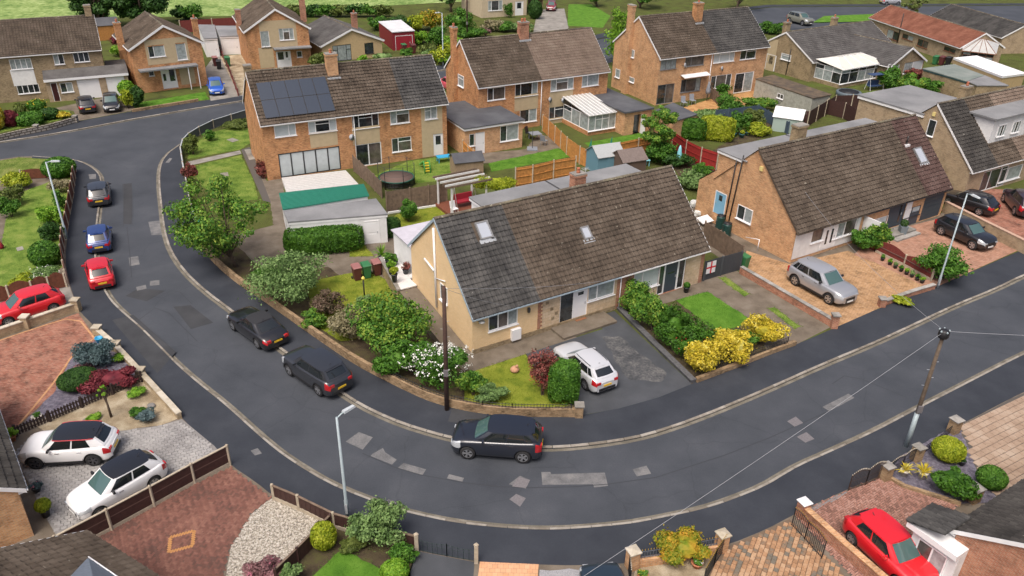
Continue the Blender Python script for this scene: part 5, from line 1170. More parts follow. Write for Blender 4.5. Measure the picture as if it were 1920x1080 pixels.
def car(label,loc,yaw,spec,col,roof=None,cladding=False,rim=None,stripe=None,group=None,scale=1.0,spoiler=True,soft=None,name='parked_car',rails=False,plate=True):
    p = dict(spec); L,W,Hh,wb,r = p['L'],p['W'],p['H'],p['wb'],p['r']; hl,hw = L / 2,W / 2
    root = thing(name,label,'car',loc,yaw,group); root.scale = (scale,) * 3
    wxs = (wb / 2 + .02,-wb / 2 + .02); R = r + .055
    def ztop(x):
        if x >= p['cowl']:
            t = (x - p['cowl']) / (hl - p['cowl']); return p['belt'] + (p['hood'] - p['belt']) * min(1,t * 2) - (p['hood'] - p['nose']) * max(0,t - .45) ** 1.5 / .55 ** 1.5 - .12 * sstep(.9,1,t)
        if x <= p['tail'] + .12:
            t = (p['tail'] + .12 - x) / (p['tail'] + .12 + hl); return p['tailz'] - .16 * t - .12 * sstep(.6,1,t)
        f = (p['cowl'] - x) / (p['cowl'] - p['tail'] - .12); return p['belt'] + (p['tailz'] - p['belt']) * f
    def plan(x):
        u = abs(x) / hl; return 1 - (.10 if x > 0 else .07) * u ** 3 - (.26 if x > 0 else .18) * max(0,(u - .86) / .14) ** 2
    xs = sorted(set([-hl + (L * i / 30) for i in range(31)] + [hl - .02,hl - .06,-hl + .02,-hl + .06] + [w + R * math.cos(math.pi * k / 10) for w in wxs for k in range(11)] + [w + sg * (R + .012) for w in wxs for sg in (-1,1)]))
    xs = [x for i,x in enumerate(xs) if i == 0 or x - xs[i - 1] > .006]
    def section(x):
        w = hw * plan(x); zt = ztop(x); u = abs(x) / hl; zb = p['clear'] + .08 * sstep(.9,1,u); arch = 0.0
        for wx in wxs:
            if abs(x - wx) < R: arch = max(arch,r + math.sqrt(max(0,R * R - (x - wx) ** 2)))
        crown = .045 if (x > p['cowl'] or x < p['tail']) else .01
        z4 = max(min(.62,zt - .17),arch + .05); z5 = max(.42,arch + .025); z6 = max(zb + .06,arch); z7 = max(zb,arch)
        fl = .012 if arch else 0
        pts = [(0,zt + crown),(.45 * w,zt + crown * .8),(.80 * w,zt + crown * .2),(.92 * w,zt - .025),(.975 * w,zt - .09),(1.0 * w + fl * .5,min(z4,zt - .10)),(.99 * w + fl,min(z5,zt - .12)),(.965 * w + fl,min(z6,zt - .13)),(.90 * w,min(z7,zt - .13)),(.70 * w,max(zb,arch if arch else zb)),(0,max(zb,arch))]
        return [(x,y,z) for y,z in pts]
    S = [section(x) for x in xs]; K = len(S[0]); body = MB()
    for sg in (1,-1):
        vs = [(a,sg * b,c) for s in S for a,b,c in s]
        fs,fd = [],[]
        for i in range(len(S) - 1):
            for k in range(K - 1):
                f = (i * K + k,i * K + k + 1,(i + 1) * K + k + 1,(i + 1) * K + k)
                if sg < 0: f = f[::-1]
                (fd if k >= 7 else fs).append(f)
        o = len(body.v); body.v += vs
        for f in fs: body.f.append(tuple(i + o for i in f)); body.m.append(0); body.sm.append(True)
        for f in fd: body.f.append(tuple(i + o for i in f)); body.m.append(1); body.sm.append(True)
        for e,(idx,rev) in enumerate(((0,sg < 0),(len(S) - 1,sg > 0))):
            ring = [idx * K + k for k in range(K)]; ring = ring if not rev else ring[::-1]
            body.f.append(tuple(i + o for i in ring)); body.m.append(0); body.sm.append(False)
    # cabin: five ruled surfaces between the belt line and the roof edge
    rf,rr,cowl,tail,tz = p['rf'],p['rr'],p['cowl'],p['tail'],p['tailz']; wr = hw * p['tumble']
    def rz(x): t = (x - rr) / (rf - rr); return Hh - .05 * (1 - t) ** 2 - .035 * t ** 4 - .02
    def side_pt(u,v,sg):
        xb,xt = cowl + (tail - cowl) * u,rf + (rr - rf) * u; bw = hw * plan(xb) * (.90 - .10 * abs(2 * u - 1) ** 6 * (1 if u > .5 else 1.2)); tw = wr * (1 - .13 * abs(2 * u - 1) ** 4)
        zb_ = ztop(min(max(xb,tail + .12),cowl)) - .02; x = xb + (xt - xb) * v; z = zb_ + (rz(xt) - zb_) * v; y = bw + (tw - bw) * (v ** 1.35)
        return Vector((x,sg * y,z))
    def end_pt(y,v,u):
        a,b = side_pt(u,v,1),side_pt(u,v,-1); q = b.lerp(a,(y + 1) / 2); bul = (1 - y * y) * (.10 if u < .5 else .07) * (1 - .4 * v); q.x += bul if u < .5 else -bul; return q
    NU,NV = 16,5
    def grid(mb,fn,nu,nv,mi=0,flip=False,rng=(0,1,0,1)):
        vs = [fn(rng[0] + (rng[1] - rng[0]) * i / nu,rng[2] + (rng[3] - rng[2]) * j / nv) for i in range(nu + 1) for j in range(nv + 1)]
        fs = [(i * (nv + 1) + j,(i + 1) * (nv + 1) + j,(i + 1) * (nv + 1) + j + 1,i * (nv + 1) + j + 1) for i in range(nu) for j in range(nv)]
        mb.add(vs,[f[::-1] for f in fs] if flip else fs,mi,True)
    for sg in (1,-1): grid(body,lambda u,v: side_pt(u,v,sg),NU,NV,0,sg > 0)
    grid(body,lambda y,v: end_pt(y * 2 - 1,v,0),8,NV,0); grid(body,lambda y,v: end_pt(y * 2 - 1,v,1),8,NV,0,True)
    body.build('body',[col,M_TRIM],root)
    def roof_pt(u,t):
        y = t * 2 - 1; a,b = side_pt(u,1,1),side_pt(u,1,-1); q = b.lerp(a,t); q.z += (1 - y * y) * .035 + .0; bul = (1 - y * y) * .06
        if u < .08: q.x += bul * (1 - u / .08)
        if u > .92: q.x -= bul * .7 * ((u - .92) / .08)
        return q
    rm = MB(); grid(rm,roof_pt,14,8,0,False); rm.build('roof',soft or roof or col,root)
    # glass laid a few millimetres proud of the cabin
    def off(fn,d): 
        def g(u,v):
            e = .01; P = fn(u,v); a = fn(min(1,u + e),v) - fn(max(0,u - e),v); b = fn(u,min(1,v + e)) - fn(u,max(0,v - e)); n = a.cross(b)
            if n.length < 1e-9: return P
            n.normalize(); c = Vector((-.15,0,.9))
            if (P - c).dot(n) < 0: n = -n
            return P + n * d
        return g
    def pane(nm,fn,rng,mat,nu=6,nv=4,d=.008):
        m = MB(); g = off(fn,d); grid(m,g,nu,nv,0,False,rng); me = m.mesh(nm,mat); return link(nm,me,root)
    pane('windscreen',lambda y,v: end_pt(y * 2 - 1,v,0),(.07,.93,.04,.97),M_SCREEN,8,4)
    pane('rear_window',lambda y,v: end_pt(y * 2 - 1,v,1),(.10,.90,.16,.92),M_CARGLASS,8,4)
    for sg in (1,-1):
        sp = lambda u,v: side_pt(u,v,sg)
        for a,b in ((.10,.47),(.50,.80)) + (((.82,.93),) if L > 4.2 and not soft else ()):
            pane('side_window',sp,(a,b,.10,.90),M_CARGLASS,6,3)
        if stripe: 
            m = MB(); m.tube([off(sp,.015)(.02 + .96 * i / 12,.965) for i in range(13)],.022,6); m.build('roof_stripe',stripe,root)
        if rails:
            m = MB(); m.tube([roof_pt(.08 + .8 * i / 6,.06 if sg < 0 else .94) + Vector((0,0,.045)) for i in range(7)],.018,6); m.build('roof_rail',M_TRIM,root)
        mz = p['belt'] + .06; m = MB(); mx = cowl - .42
        m.add([(mx + dx,sg * (hw * .93 + dy),mz + dz) for dx,dy,dz in ((-.03,.0,-.02),(.05,.02,-.02),(.07,.20,-.02),(-.03,.21,-.01),(-.04,.0,.10),(.03,.03,.11),(.05,.19,.10),(-.03,.20,.11))],[(0,3,2,1),(4,5,6,7),(0,1,5,4),(1,2,6,5),(2,3,7,6),(3,0,4,7)])
        m.build('door_mirror',M_TRIM if roof else col,root)
        for hx in (.22,-.75):
            if L < 4.1 and hx < 0: continue
            zz = p['belt'] - .11; m = MB(); m.box(hx - .1,hx + .1,*sorted((sg * hw * .972 * plan(hx),sg * (hw * .99 * plan(hx) + .018))),zz - .014,zz + .014); m.build('door_handle',M_CHROME if roof else col,root)
        if cladding:
            m = MB(); m.box(-wb / 2 + R + .05,wb / 2 - R - .02,*sorted((sg * hw * .95,sg * (hw * .985))),p['clear'] - .01,p['clear'] + .13); m.build('sill_cladding',M_TRIM,root)
            for wx in wxs:
                m = MB(); vs = []
                for k in range(13):
                    th = math.pi * k / 12
                    for rr_,yy in ((R - .01,.99),(R + .05,.985),(R - .01,.93)): vs.append((wx + rr_ * math.cos(th),sg * (hw * plan(wx) * yy + (.022 if yy > .95 else 0)),r + rr_ * math.sin(th)))
                m.add(vs,[(3 * k + j,3 * k + j2,3 * k + 3 + j2,3 * k + 3 + j) for k in range(12) for j,j2 in ((0,1),(2,0))],0,True); m.build('arch_cladding',M_TRIM,root)
    # lamps wrap round the corners of the body
    def hull(x,k):
        i = max(0,min(len(xs) - 2,next((j for j in range(len(xs) - 1) if xs[j + 1] >= x),len(xs) - 2))); f = (x - xs[i]) / max(1e-6,xs[i + 1] - xs[i]); f = min(1,max(0,f)); k0 = int(min(K - 2,k)); g = k - k0
        a = Vector(S[i][k0]).lerp(Vector(S[i][k0 + 1]),g); b = Vector(S[i + 1][k0]).lerp(Vector(S[i + 1][k0 + 1]),g); return a.lerp(b,f)
    for sg in (1,-1):
        for nm,x0,x1,k0,k1,mat in (('headlight',hl - .50,hl - .01,2.7,4.9,M_LAMP_W),('tail_light',-hl + .30,-hl + .01,3.1,4.8,M_LAMP_R)):
            def fl(u,v):
                q = hull(x0 + (x1 - x0) * u,k0 + (k1 - k0) * v); return Vector((q.x + (.012 if x1 > 0 else -.012),sg * (q.y + .010),q.z + .006))
            m = MB(); grid(m,fl,6,4,0,False); lo = link(nm,m.mesh(nm,mat),root)
        # the lamps' faces on the ends
        xe = hl * plan(0) ; 
    zf = p['nose']; m = MB(); m.box(hl - .03,hl + .012,-hw * .42,hw * .42,.34,zf - .20); m.build('grille',M_TRIM,root)
    m = MB(); m.box(-hl - .012,-hl + .05,-hw * .60,hw * .60,.30,.46); m.build('rear_bumper_insert',M_TRIM,root)
    for sg in (1,-1):
        m = MB(); y0,y1 = sorted((sg * hw * .48,sg * hw * .74)); m.box(-hl - .006,-hl + .14,y0,y1,tz - .34,tz - .19); m.build('tail_lamp_panel',M_LAMP_R,root)
        m = MB(); m.box(hl - .16,hl + .004,*sorted((sg * hw * .44,sg * hw * .70)),zf - .16,zf - .07); m.build('headlamp_panel',M_LAMP_W,root)
    if plate:
        m = MB(); m.box(-hl - .028,-hl - .008,-.26,.26,.55,.66); m.build('number_plate',M_PLATE_Y,root)
        m = MB(); m.box(hl + .012,hl + .026,-.26,.26,.36,.47); m.build('number_plate',M_PLATE_W,root)
    if spoiler and not soft:
        m = MB(); a,b = side_pt(1,1,.82),side_pt(1,1,-.82); m.add([(a.x + .10,a.y,a.z + .025),(b.x + .10,b.y,b.z + .025),(b.x - .14,b.y * .95,b.z - .005),(a.x - .14,a.y * .95,a.z - .005),(a.x + .10,a.y,a.z - .02),(b.x + .10,b.y,b.z - .02),(b.x - .14,b.y * .95,b.z - .035),(a.x - .14,a.y * .95,a.z - .035)],[(0,3,2,1),(4,5,6,7),(0,1,5,4),(1,2,6,5),(2,3,7,6),(3,0,4,7)]); m.build('spoiler',roof or col,root)
    m = MB(); q = roof_pt(.86,.5); m.tube([q,q + Vector((-.12,0,.09))],.012,5); m.build('aerial',M_TRIM,root)
    # wheels
    key = ('wheel',round(r,3),(rim or M_RIM).name)
    if key not in MATS:
        t = MB(); prof = [(r * .66,-.105),(r * .93,-.105),(r,-.075),(r,.075),(r * .93,.105),(r * .66,.105)]; n = 24
        vs = [(pr * math.cos(2 * math.pi * k / n),py,pr * math.sin(2 * math.pi * k / n)) for pr,py in prof for k in range(n)]
        t.add(vs,[(i * n + k,i * n + (k + 1) % n,(i + 1) * n + (k + 1) % n,(i + 1) * n + k) for i in range(len(prof) - 1) for k in range(n)],0,True)
        w = MB(); n = 20; ri = r * .67
        vs = [(ri * math.cos(2 * math.pi * k / n),y,ri * math.sin(2 * math.pi * k / n)) for y in (.100,.05,-.05) for k in range(n)]
        w.add(vs,[(i * n + k,(i + 1) * n + k,(i + 1) * n + (k + 1) % n,i * n + (k + 1) % n) for i in range(2) for k in range(n)] + [tuple(range(2 * n,3 * n))],1,False)
        w.add([((ri - .03 * (j == 0)) * math.cos(2 * math.pi * k / n),.102,(ri - .03 * (j == 0)) * math.sin(2 * math.pi * k / n)) for j in (0,1) for k in range(n)],[(k,n + k,n + (k + 1) % n,(k + 1) % n) for k in range(n)],0)
        for k in range(5):
            for da in (-.16,.16):
                a = 2 * math.pi * k / 5 + da; c,s_ = math.cos(a),math.sin(a); tx,tz_ = -s_ * .022,c * .022
                w.add([(c * .02 + tx,.10,s_ * .02 + tz_),(c * .02 - tx,.10,s_ * .02 - tz_),(c * ri - tx,.10,s_ * ri - tz_),(c * ri + tx,.10,s_ * ri + tz_),(c * .02 + tx,.06,s_ * .02 + tz_),(c * .02 - tx,.06,s_ * .02 - tz_),(c * ri - tx,.06,s_ * ri - tz_),(c * ri + tx,.06,s_ * ri + tz_)],[(0,1,2,3),(0,4,5,1),(1,5,6,2),(3,2,6,7),(0,3,7,4)],0)
        w.add([(.055 * math.cos(2 * math.pi * k / 10),.106,.055 * math.sin(2 * math.pi * k / 10)) for k in range(10)],[tuple(range(10))],0)
        MATS[key] = (t.mesh('tyre',M_TYRE),w.mesh('rim',[rim or M_RIM,M_TRIM]))
    tm,wm = MATS[key]
    for wx in wxs:
        for sg in (1,-1):
            e = link('wheel',None,root); e.location = (wx,sg * (hw * .985 - .105),r); e.rotation_euler = (0,0,0 if sg > 0 else math.pi)
            link('tyre',tm,e); link('rim',wm,e)
    return root
def car_px(label,a,b,side,spec,col,z=0.006,**kw):
    """a, b = where the front and rear tyres of one visible side touch the ground; side +1 = the car's left"""
    sc = kw.get('scale',1.0); p,q = G(*a,z),G(*b,z); yaw = yaw_of(q,p); mid = (p + q) / 2; n = Vector((-math.sin(yaw),math.cos(yaw),0))
    c = mid - n * side * (spec['W'] / 2 - .12) * sc - Vector((math.cos(yaw),math.sin(yaw),0)) * .02
    return car(label,Vector((c.x,c.y,z)),yaw,spec,col,**kw)
def car_end(label,rl,rr_,spec,col,head,z=0.006,back=True,dist=None,**kw):
    """rl, rr_ = pixels of the two tyres at the visible end (left, right in the picture); head = heading pixel"""
    sc = kw.get('scale',1.0); a,b = G(*rl,z),G(*rr_,z); m = (a + b) / 2; yaw = yaw_of(m,G(*head,z))
    d = spec['wb'] / 2 * sc; c = m + Vector((math.cos(yaw),math.sin(yaw),0)) * (d if back else -d)
    return car(label,Vector((c.x,c.y,z)),yaw,spec,col,**kw)
BLACK = paint('black_paint',(.010,.010,.012)); NAVY = paint('navy_black_paint',(.012,.015,.024)); CHARCOAL = paint('charcoal_paint',(.035,.038,.045),.3)
REDP = paint('red_paint',(.55,.008,.018)); REDO = paint('bright_red_paint',(.62,.012,.02)); BLUEP = paint('blue_paint',(.02,.05,.19),.2); BRBLUE = paint('bright_blue_paint',(.015,.10,.50),.2)
SILVER = paint('silver_paint',(.52,.53,.55),.5); GREYP = paint('grey_silver_paint',(.42,.43,.45),.5); WHITEP = paint('white_paint',(.78,.78,.78)); PLUM = paint('plum_black_paint',(.028,.012,.018)); GOLDG = paint('champagne_paint',(.25,.25,.20),.4); MAROON = paint('maroon_paint_car',(.22,.012,.022)); DKTEAL = paint('dark_teal_paint',(.03,.05,.07),.4); BLKROOF = plain('gloss_black_roof',(.012,.012,.014),rough=.15,coat=1.0)
D = lambda spec,**k: {**spec,**k}
EVOQUE = D(SUV,L=4.37,W=1.90,H=1.63,belt=1.10,hood=1.05,nose=.88,tailz=1.20,r=.37,rr=-1.68,tail=-2.0)
car_px('black SUV facing left beside the kerb at the middle of the bend',(877,859),(980,867),1,EVOQUE,NAVY,rails=False)
car_px('charcoal SUV facing up the street, second parked car along the corner wall',(545,703),(600,741),1,D(SUV,L=4.5),CHARCOAL,z=.05,cladding=True)
car_px('black saloon with soft top, parked beyond the charcoal SUV',(436,616),(489,655),1,D(SALOON,L=4.65),BLACK,z=.05,soft=plain('soft_top',(.022,.023,.027),rough=.85))
car_end('red small hatchback, nearest of the three cars on the left kerb',(172,541),(216,536),MINI,REDP,(176,470),z=.03)
car_end('blue small hatchback between the grey and red cars on the left kerb',(168,473),(210,471),D(MINI,L=3.45,H=1.47),BLUEP,(190,400),z=.03)
car_end('dark grey hatchback, farthest of the three cars on the left kerb',(168,386),(209,383),D(HATCH,L=3.96),CHARCOAL,(187,320),z=.03)
car_px('red hatchback on the concrete drive at the left edge',(20,610),(101,585),-1 if False else 1,D(HATCH,L=4.05,H=1.49),REDO,z=.11)
car_px('white crossover with black roof and red roof line',(74,878),(176,872),1,D(SUV,L=4.15,W=1.79,H=1.53,wb=2.56,r=.345,belt=1.0,hood=.98,nose=.8,rr=-1.45,tail=-1.85,tailz=1.07,cowl=.95),WHITEP,z=.115,roof=BLKROOF,cladding=True,rim=M_RIM_DARK,stripe=plain('red_stripe',(.5,.01,.02),rough=.3))
a_,b_ = G(178,968,.115),G(286,885,.115)
car('white hatchback with black roof beside the brown fence',Vector(((G(225,925,.115).x),G(225,925,.115).y,.115)),yaw_of(G(268,895,.115),G(170,950,.115)),D(HATCH,L=4.05,W=1.77,H=1.45),WHITEP,roof=BLKROOF)
car_end('white estate-style hatchback on the tarmac drive of the corner bungalow',(1098,729),(1142,716),D(ESTATE),paint('pearl_white_paint',(.66,.67,.69),.25),(1045,655),z=.118,cladding=False,rails=True)
car_px('silver grey SUV on the ochre block drive',(1553,570),(1489,534),-1,D(SUV,L=4.45),GREYP,z=.112,scale=1.07,cladding=True,roof=SILVER)
car_px('black crossover with silver trim on the pink block drive',(1822,468),(1762,440),-1,D(SUV,L=4.2,W=1.79,H=1.51,wb=2.6,r=.345,belt=1.0,hood=.97,nose=.8,tailz=1.08,rr=-1.5,tail=-1.9),BLACK,z=.114,scale=1.06,cladding=False)
pA,pB = G(1783,383,.11),G(1858,408,.11)
car('black hatchback behind the brick wall near the right edge',Vector(((pA.x + pB.x) / 2,(pA.y + pB.y) / 2 + .6,.11)),yaw_of(pB,pA),D(HATCH,L=4.2),BLACK,scale=1.05)
pA,pB = G(1880,372,.11),G(1925,425,.11)
car('dark plum SUV cut by the right edge',Vector(((pA.x + pB.x) / 2 + .7,(pA.y + pB.y) / 2 + .5,.11)),yaw_of(pB,pA),D(SUV),PLUM,scale=1.05)
cr_ = G(1662,1048,.12); car('bright red hatchback on the pink block drive at the bottom right',Vector((cr_.x,cr_.y,.12)),yaw_of(G(1600,990,.12),G(1700,1085,.12)),D(HATCH,L=3.97,H=1.46),REDO)
cb_ = G(1135,1098,.115); car('dark teal car cut by the bottom edge',Vector((cb_.x,cb_.y - 1.6,.115)),math.radians(98),D(ESTATE),DKTEAL,rails=False)
car_end('dark blue-black hatchback with red tail lamps on the drive of the buff house',(151,213),(181,209),D(HATCH,L=4.2),NAVY,(157,190),z=.112)
car_end('black hatchback facing the road on the drive of the buff house',(196,210),(227,207),D(HATCH,L=4.25),BLACK,(213,235),z=.112,back=False)
car_end('bright blue hatchback facing the road beside the gable-fronted house',(393,179),(422,176),D(HATCH,L=3.9),BRBLUE,(418,215),z=.112,back=False)
cm = G(1034,20,.112); car('maroon car parked beside the cream house at the top',Vector((cm.x,cm.y + 1.0,.112)),math.radians(-95),HATCH,MAROON)
cp = G(833,168,.112); car('pinkish red car half hidden between the two brick semis',Vector((cp.x + .6,cp.y + .5,.112)),math.radians(120),HATCH,paint('faded_red_paint',(.60,.08,.11)))
car_px('champagne SUV parked by the roadside at the top right',(1504,48),(1480,42),-1,D(SUV),GOLDG,z=.02,scale=1.12)
cs_ = G(1668,8,.02); car('silver car far off on the road at the top right',Vector((cs_.x,cs_.y,.02)),math.radians(10),HATCH,SILVER)

# ================================================================== PAVING LAID PIECE BY PIECE
def paving(name,poly,mat,bw,bh,yaw,z,parts=300,offset=.5,gap=.012,herring=False,bed=None,piece='paver',h=.03,hole=None):
    """blocks over a dark bed; the nearest are single pieces, the rest one joined mass"""
    P = PX(poly,z); root = link(name,None,kind='structure')
    mb = MB(); mb.add([p + Vector((0,0,-.002)) for p in P],[tuple(range(len(P)))]); me = mb.mesh('bed',bed or M_JOINT)
    if me.polygons[0].normal.z < 0: me.flip_normals()
    link('bed',me,root)
    c,s = math.cos(yaw),math.sin(yaw); loc = [(p.x * c + p.y * s,-p.x * s + p.y * c) for p in P]
    x0,x1 = min(p[0] for p in loc),max(p[0] for p in loc); y0,y1 = min(p[1] for p in loc),max(p[1] for p in loc); items = []
    if not herring:
        j = 0; y = y0
        while y < y1:
            x = x0 + (offset * bw if j % 2 else 0) - bw
            while x < x1:
                if inside(loc,x + bw / 2,y + bh / 2) and inside(loc,x + .1 * bw,y + .2 * bh) and inside(loc,x + .9 * bw,y + .8 * bh): items.append((x + bw / 2,y + bh / 2,0))
                x += bw
            y += bh; j += 1
    else:
        u = bh; n = int((x1 - x0) / u) + 4; m = int((y1 - y0) / u) + 4
        for i in range(n):
            for j in range(m):
                k = (i + j * 1 - 2 * j) % 4 if False else (i - j) % 4
                if k == 0: q = (x0 + (i + 1) * u,y0 + (j + .5) * u,0)
                elif k == 2 + 0: q = (x0 + (i + .5) * u,y0 + (j + 1 - 1) * u,1) if False else (x0 + (i + .5) * u,y0 + (j) * u,1)
                else: continue
                if inside(loc,q[0],q[1]) and (hole is None or not hole(q[0] * c - q[1] * s,q[0] * s + q[1] * c)): items.append(q)
    a,b = bw / 2 - gap / 2,bh / 2 - gap / 2; e = min(.012,b * .25)
    tv = np.array([(-a,-b,0),(a,-b,0),(a,b,0),(-a,b,0),(-a + e,-b + e,h),(a - e,-b + e,h),(a - e,b - e,h),(-a + e,b - e,h)]); tq = np.array([(4,5,6,7),(0,1,5,4),(1,2,6,5),(2,3,7,6),(3,0,4,7)])
    def world(q): return np.array([q[0] * c - q[1] * s,q[0] * s + q[1] * c,z])
    items.sort(key=lambda q: np.linalg.norm(world(q) - np.array([0,0,CAM_H])))
    single,rest = items[:parts],items[parts:]; rg = np.random.default_rng(len(items)); me = np_mesh(piece,tv,tq,mat)
    for q in single:
        o = link(piece,me,root); w = world(q); o.location = (w[0],w[1],z + rg.uniform(-.006,.002)); o.rotation_euler = (rg.normal(0,.008),rg.normal(0,.008),yaw + (math.pi / 2 if q[2] else 0))
    if rest:
        ang = np.array([yaw + (math.pi / 2 if q[2] else 0) for q in rest]); W = np.array([world(q) for q in rest]); W[:,2] += rg.uniform(-.006,.002,len(rest))
        ca,sa_ = np.cos(ang),np.sin(ang); V = np.stack([tv[None,:,0] * ca[:,None] - tv[None,:,1] * sa_[:,None],tv[None,:,0] * sa_[:,None] + tv[None,:,1] * ca[:,None],np.broadcast_to(tv[None,:,2],(len(rest),8))],2) + W[:,None]
        Q = tq[None] + (np.arange(len(rest)) * 8)[:,None,None]; link(piece + 's',np_mesh(piece + 's',V.reshape(-1,3),Q.reshape(-1,4),mat),root,kind='stuff')
M_SETT = blotchy('rumbled_setts',[(.16,.14,.11),(.29,.165,.09),(.38,.22,.12),(.43,.28,.17)],scale=.9,fine=9,rough=.9,island=.5,fine_amt=.3)
M_GREYSETT = blotchy('grey_setts',[(.20,.19,.185),(.30,.29,.28),(.38,.365,.35)],scale=.7,fine=9,rough=.9,island=.16,fine_amt=.3)
M_HERR = blotchy('brindle_pavers',[(.13,.068,.055),(.20,.092,.07),(.27,.135,.10)],scale=.5,fine=8,rough=.9,island=.3,fine_amt=.3)
M_HERR2 = blotchy('pink_pavers',[(.20,.105,.08),(.31,.16,.12),(.37,.215,.17)],scale=.8,fine=8,rough=.9,island=.45,fine_amt=.3)
M_FLAG = blotchy('buff_flags',[(.27,.19,.135),(.35,.255,.185),(.41,.32,.245)],scale=.9,fine=8,rough=.9,island=.14,fine_amt=.35)
M_PATHFLAG = blotchy('grey_path_flags',[(.16,.145,.12),(.25,.235,.20),(.33,.31,.27)],scale=.9,fine=8,rough=.9,island=.4,fine_amt=.35)
paving('driveway',[(48,830),(90,811),(215,808),(300,798),(340,785),(402,836),(428,868),(105,1003),(80,960),(56,909),(25,850)],M_GREYSETT,.26,.20,math.radians(25),.112,300,bed=plain('grey_joint',(.21,.20,.19),rough=.95),gap=.008)
paving('driveway',[(1366,1024),(1440,992),(1480,973),(1600,1095),(1310,1095)],M_SETT,.24,.20,math.radians(62),.112,300,bed=plain('brown_joint',(.15,.105,.07),rough=.95))
ctr = G(337,1016,.112)
paving('driveway',[(432,876),(510,934),(470,965),(432,1025),(415,1095),(300,1095),(165,1003),(205,985)],M_HERR,.2,.1,math.radians(75),.112,300,herring=True)
paving('driveway',[(1515,953),(1590,919),(1652,894),(1690,912),(1740,926),(1800,946),(1745,990),(1740,1095),(1610,1095),(1492,968)],M_HERR2,.2,.1,math.radians(35),.113,300,herring=True)
paving('patio',[(1798,800),(1895,748),(1960,720),(2010,900),(1872,938),(1830,878)],M_FLAG,.45,.34,math.radians(30),.113,300,piece='flagstone',gap=.02)
paving('path',[(452,281),(468,275),(508,380),(493,376)],M_PATHFLAG,.6,.6,math.radians(115),.113,300,piece='flagstone',gap=.02)
paving('apron_band',[(1512,955),(1585,921),(1592,927),(1520,962)],plain('grey_band',(.20,.20,.20),rough=.9,var=.3,scale=5),.2,.1,math.radians(35),.118,60)
# diamond of amber blocks set into the herringbone drive
dm_ = link('paving_diamond',None,kind='structure'); dq = PX([(364,996),(361,1024),(317,1036),(320,1008)],.118)
for i in range(4):
    a,b = dq[i],dq[(i + 1) % 4]; n = max(4,int((b - a).length / .11))
    for k in range(n):
        p = a.lerp(b,(k + .5) / n); mb = MB(); mb.box(-.05,.05,-.08,.08,0,.035); o = mb.build('amber_block',plain('amber_block',(.50,.25,.09),rough=.9,var=.3,scale=9),dm_); o.location = p; o.rotation_euler = (0,0,yaw_of(a,b) + math.pi / 4)

# ================================================================== FENCES, WALLS, GATES
M_POST = plain('concrete_post',(.42,.36,.27),rough=.9,var=.2,scale=5)
M_FENCE_DK = plain('dark_brown_panel',(.052,.022,.018),rough=.7,var=.25,scale=6)
M_FENCE_BR = plain('brown_stained_timber',(.15,.05,.025),rough=.75,var=.3,scale=5)
M_FENCE_OR = plain('golden_timber',(.48,.22,.06),rough=.75,var=.28,scale=4)
M_FENCE_RED = plain('red_stained_timber',(.29,.022,.018),rough=.75,var=.25,scale=4)
M_FENCE_GREY = plain('weathered_timber',(.17,.12,.085),rough=.9,var=.35,scale=3.5)
M_FENCE_BLUE = plain('blue_grey_timber',(.055,.085,.12),rough=.75,var=.2,scale=4)
M_FENCE_MAR = plain('maroon_timber',(.16,.03,.025),rough=.7,var=.2,scale=5)
M_IRONRAIL = plain('black_iron',(.016,.018,.02),rough=.5)
M_GOLD = plain('gilt_iron',(.45,.30,.07),rough=.4,metal=.5)
def fence(label,pts,h,mat,bay=1.85,post=None,post_h=.08,gravel=None,boards=.14,rail=False,arch=0.0,cap=None,z=.1,px=True,name='fence',flat=False,ends=True):
    P = PX(pts,z) if px else [Vector(p) for p in pts]; st = []
    for i,(a,b) in enumerate(zip(P,P[1:])):
        n = max(1,round((b - a).length / bay)); st += [a.lerp(b,k / n) for k in range(n)]
    st.append(P[-1]); root = thing(name,label,'fence',P[0]); o = P[0]; post = post or mat; g0 = .22 if gravel else .04
    for i,(a,b) in enumerate(zip(st,st[1:])):
        a,b = a - o,b - o; t = (b - a).normalized(); L = (b - a).length; n = Vector((-t.y,t.x,0))
        mb = MB(); k = max(1,int(L / boards)) if not flat else 6
        for j in range(k):
            f0,f1 = j / k,(j + 1) / k; d = .012 if j % 2 and not flat else 0
            e = arch * math.sin(math.pi * (f0 + f1) / 2)
            mb.obox(a + t * (.05 + (L - .1) * f0) + n * d,a + t * (.05 + (L - .1) * f1) + n * d,.025,h - g0 + e,g0)
        mb.build('fence_panel',mat,root)
        if rail:
            for zz in ((.5,) if rail == 1 else (.12,.5,.88)):
                m = MB(); m.obox(a + t * .05 - n * .02,b - t * .05 - n * .02,.07,.05,g0 + (h - g0) * zz); m.build('rail',mat if rail != 1 else plain('panel_rail',(.13,.075,.06),rough=.7),root)
        if cap:
            m = MB(); m.obox(a,b,.09,.04,h + .002); m.build('capping',cap,root)
        if gravel:
            m = MB(); m.obox(a + t * .05,b - t * .05,.05,g0 - .02,0); m.build('gravel_board',gravel,root)
    for i,a in enumerate(st):
        m = MB(); q = a - o; m.box(q.x - .055,q.x + .055,q.y - .055,q.y + .055,0,h + post_h)
        m.add([(q.x - .055,q.y - .055,h + post_h),(q.x + .055,q.y - .055,h + post_h),(q.x + .055,q.y + .055,h + post_h),(q.x - .055,q.y + .055,h + post_h),(q.x,q.y,h + post_h + .05)],[(0,1,4),(1,2,4),(2,3,4),(3,0,4)]); m.build('post',post,root)
    return root
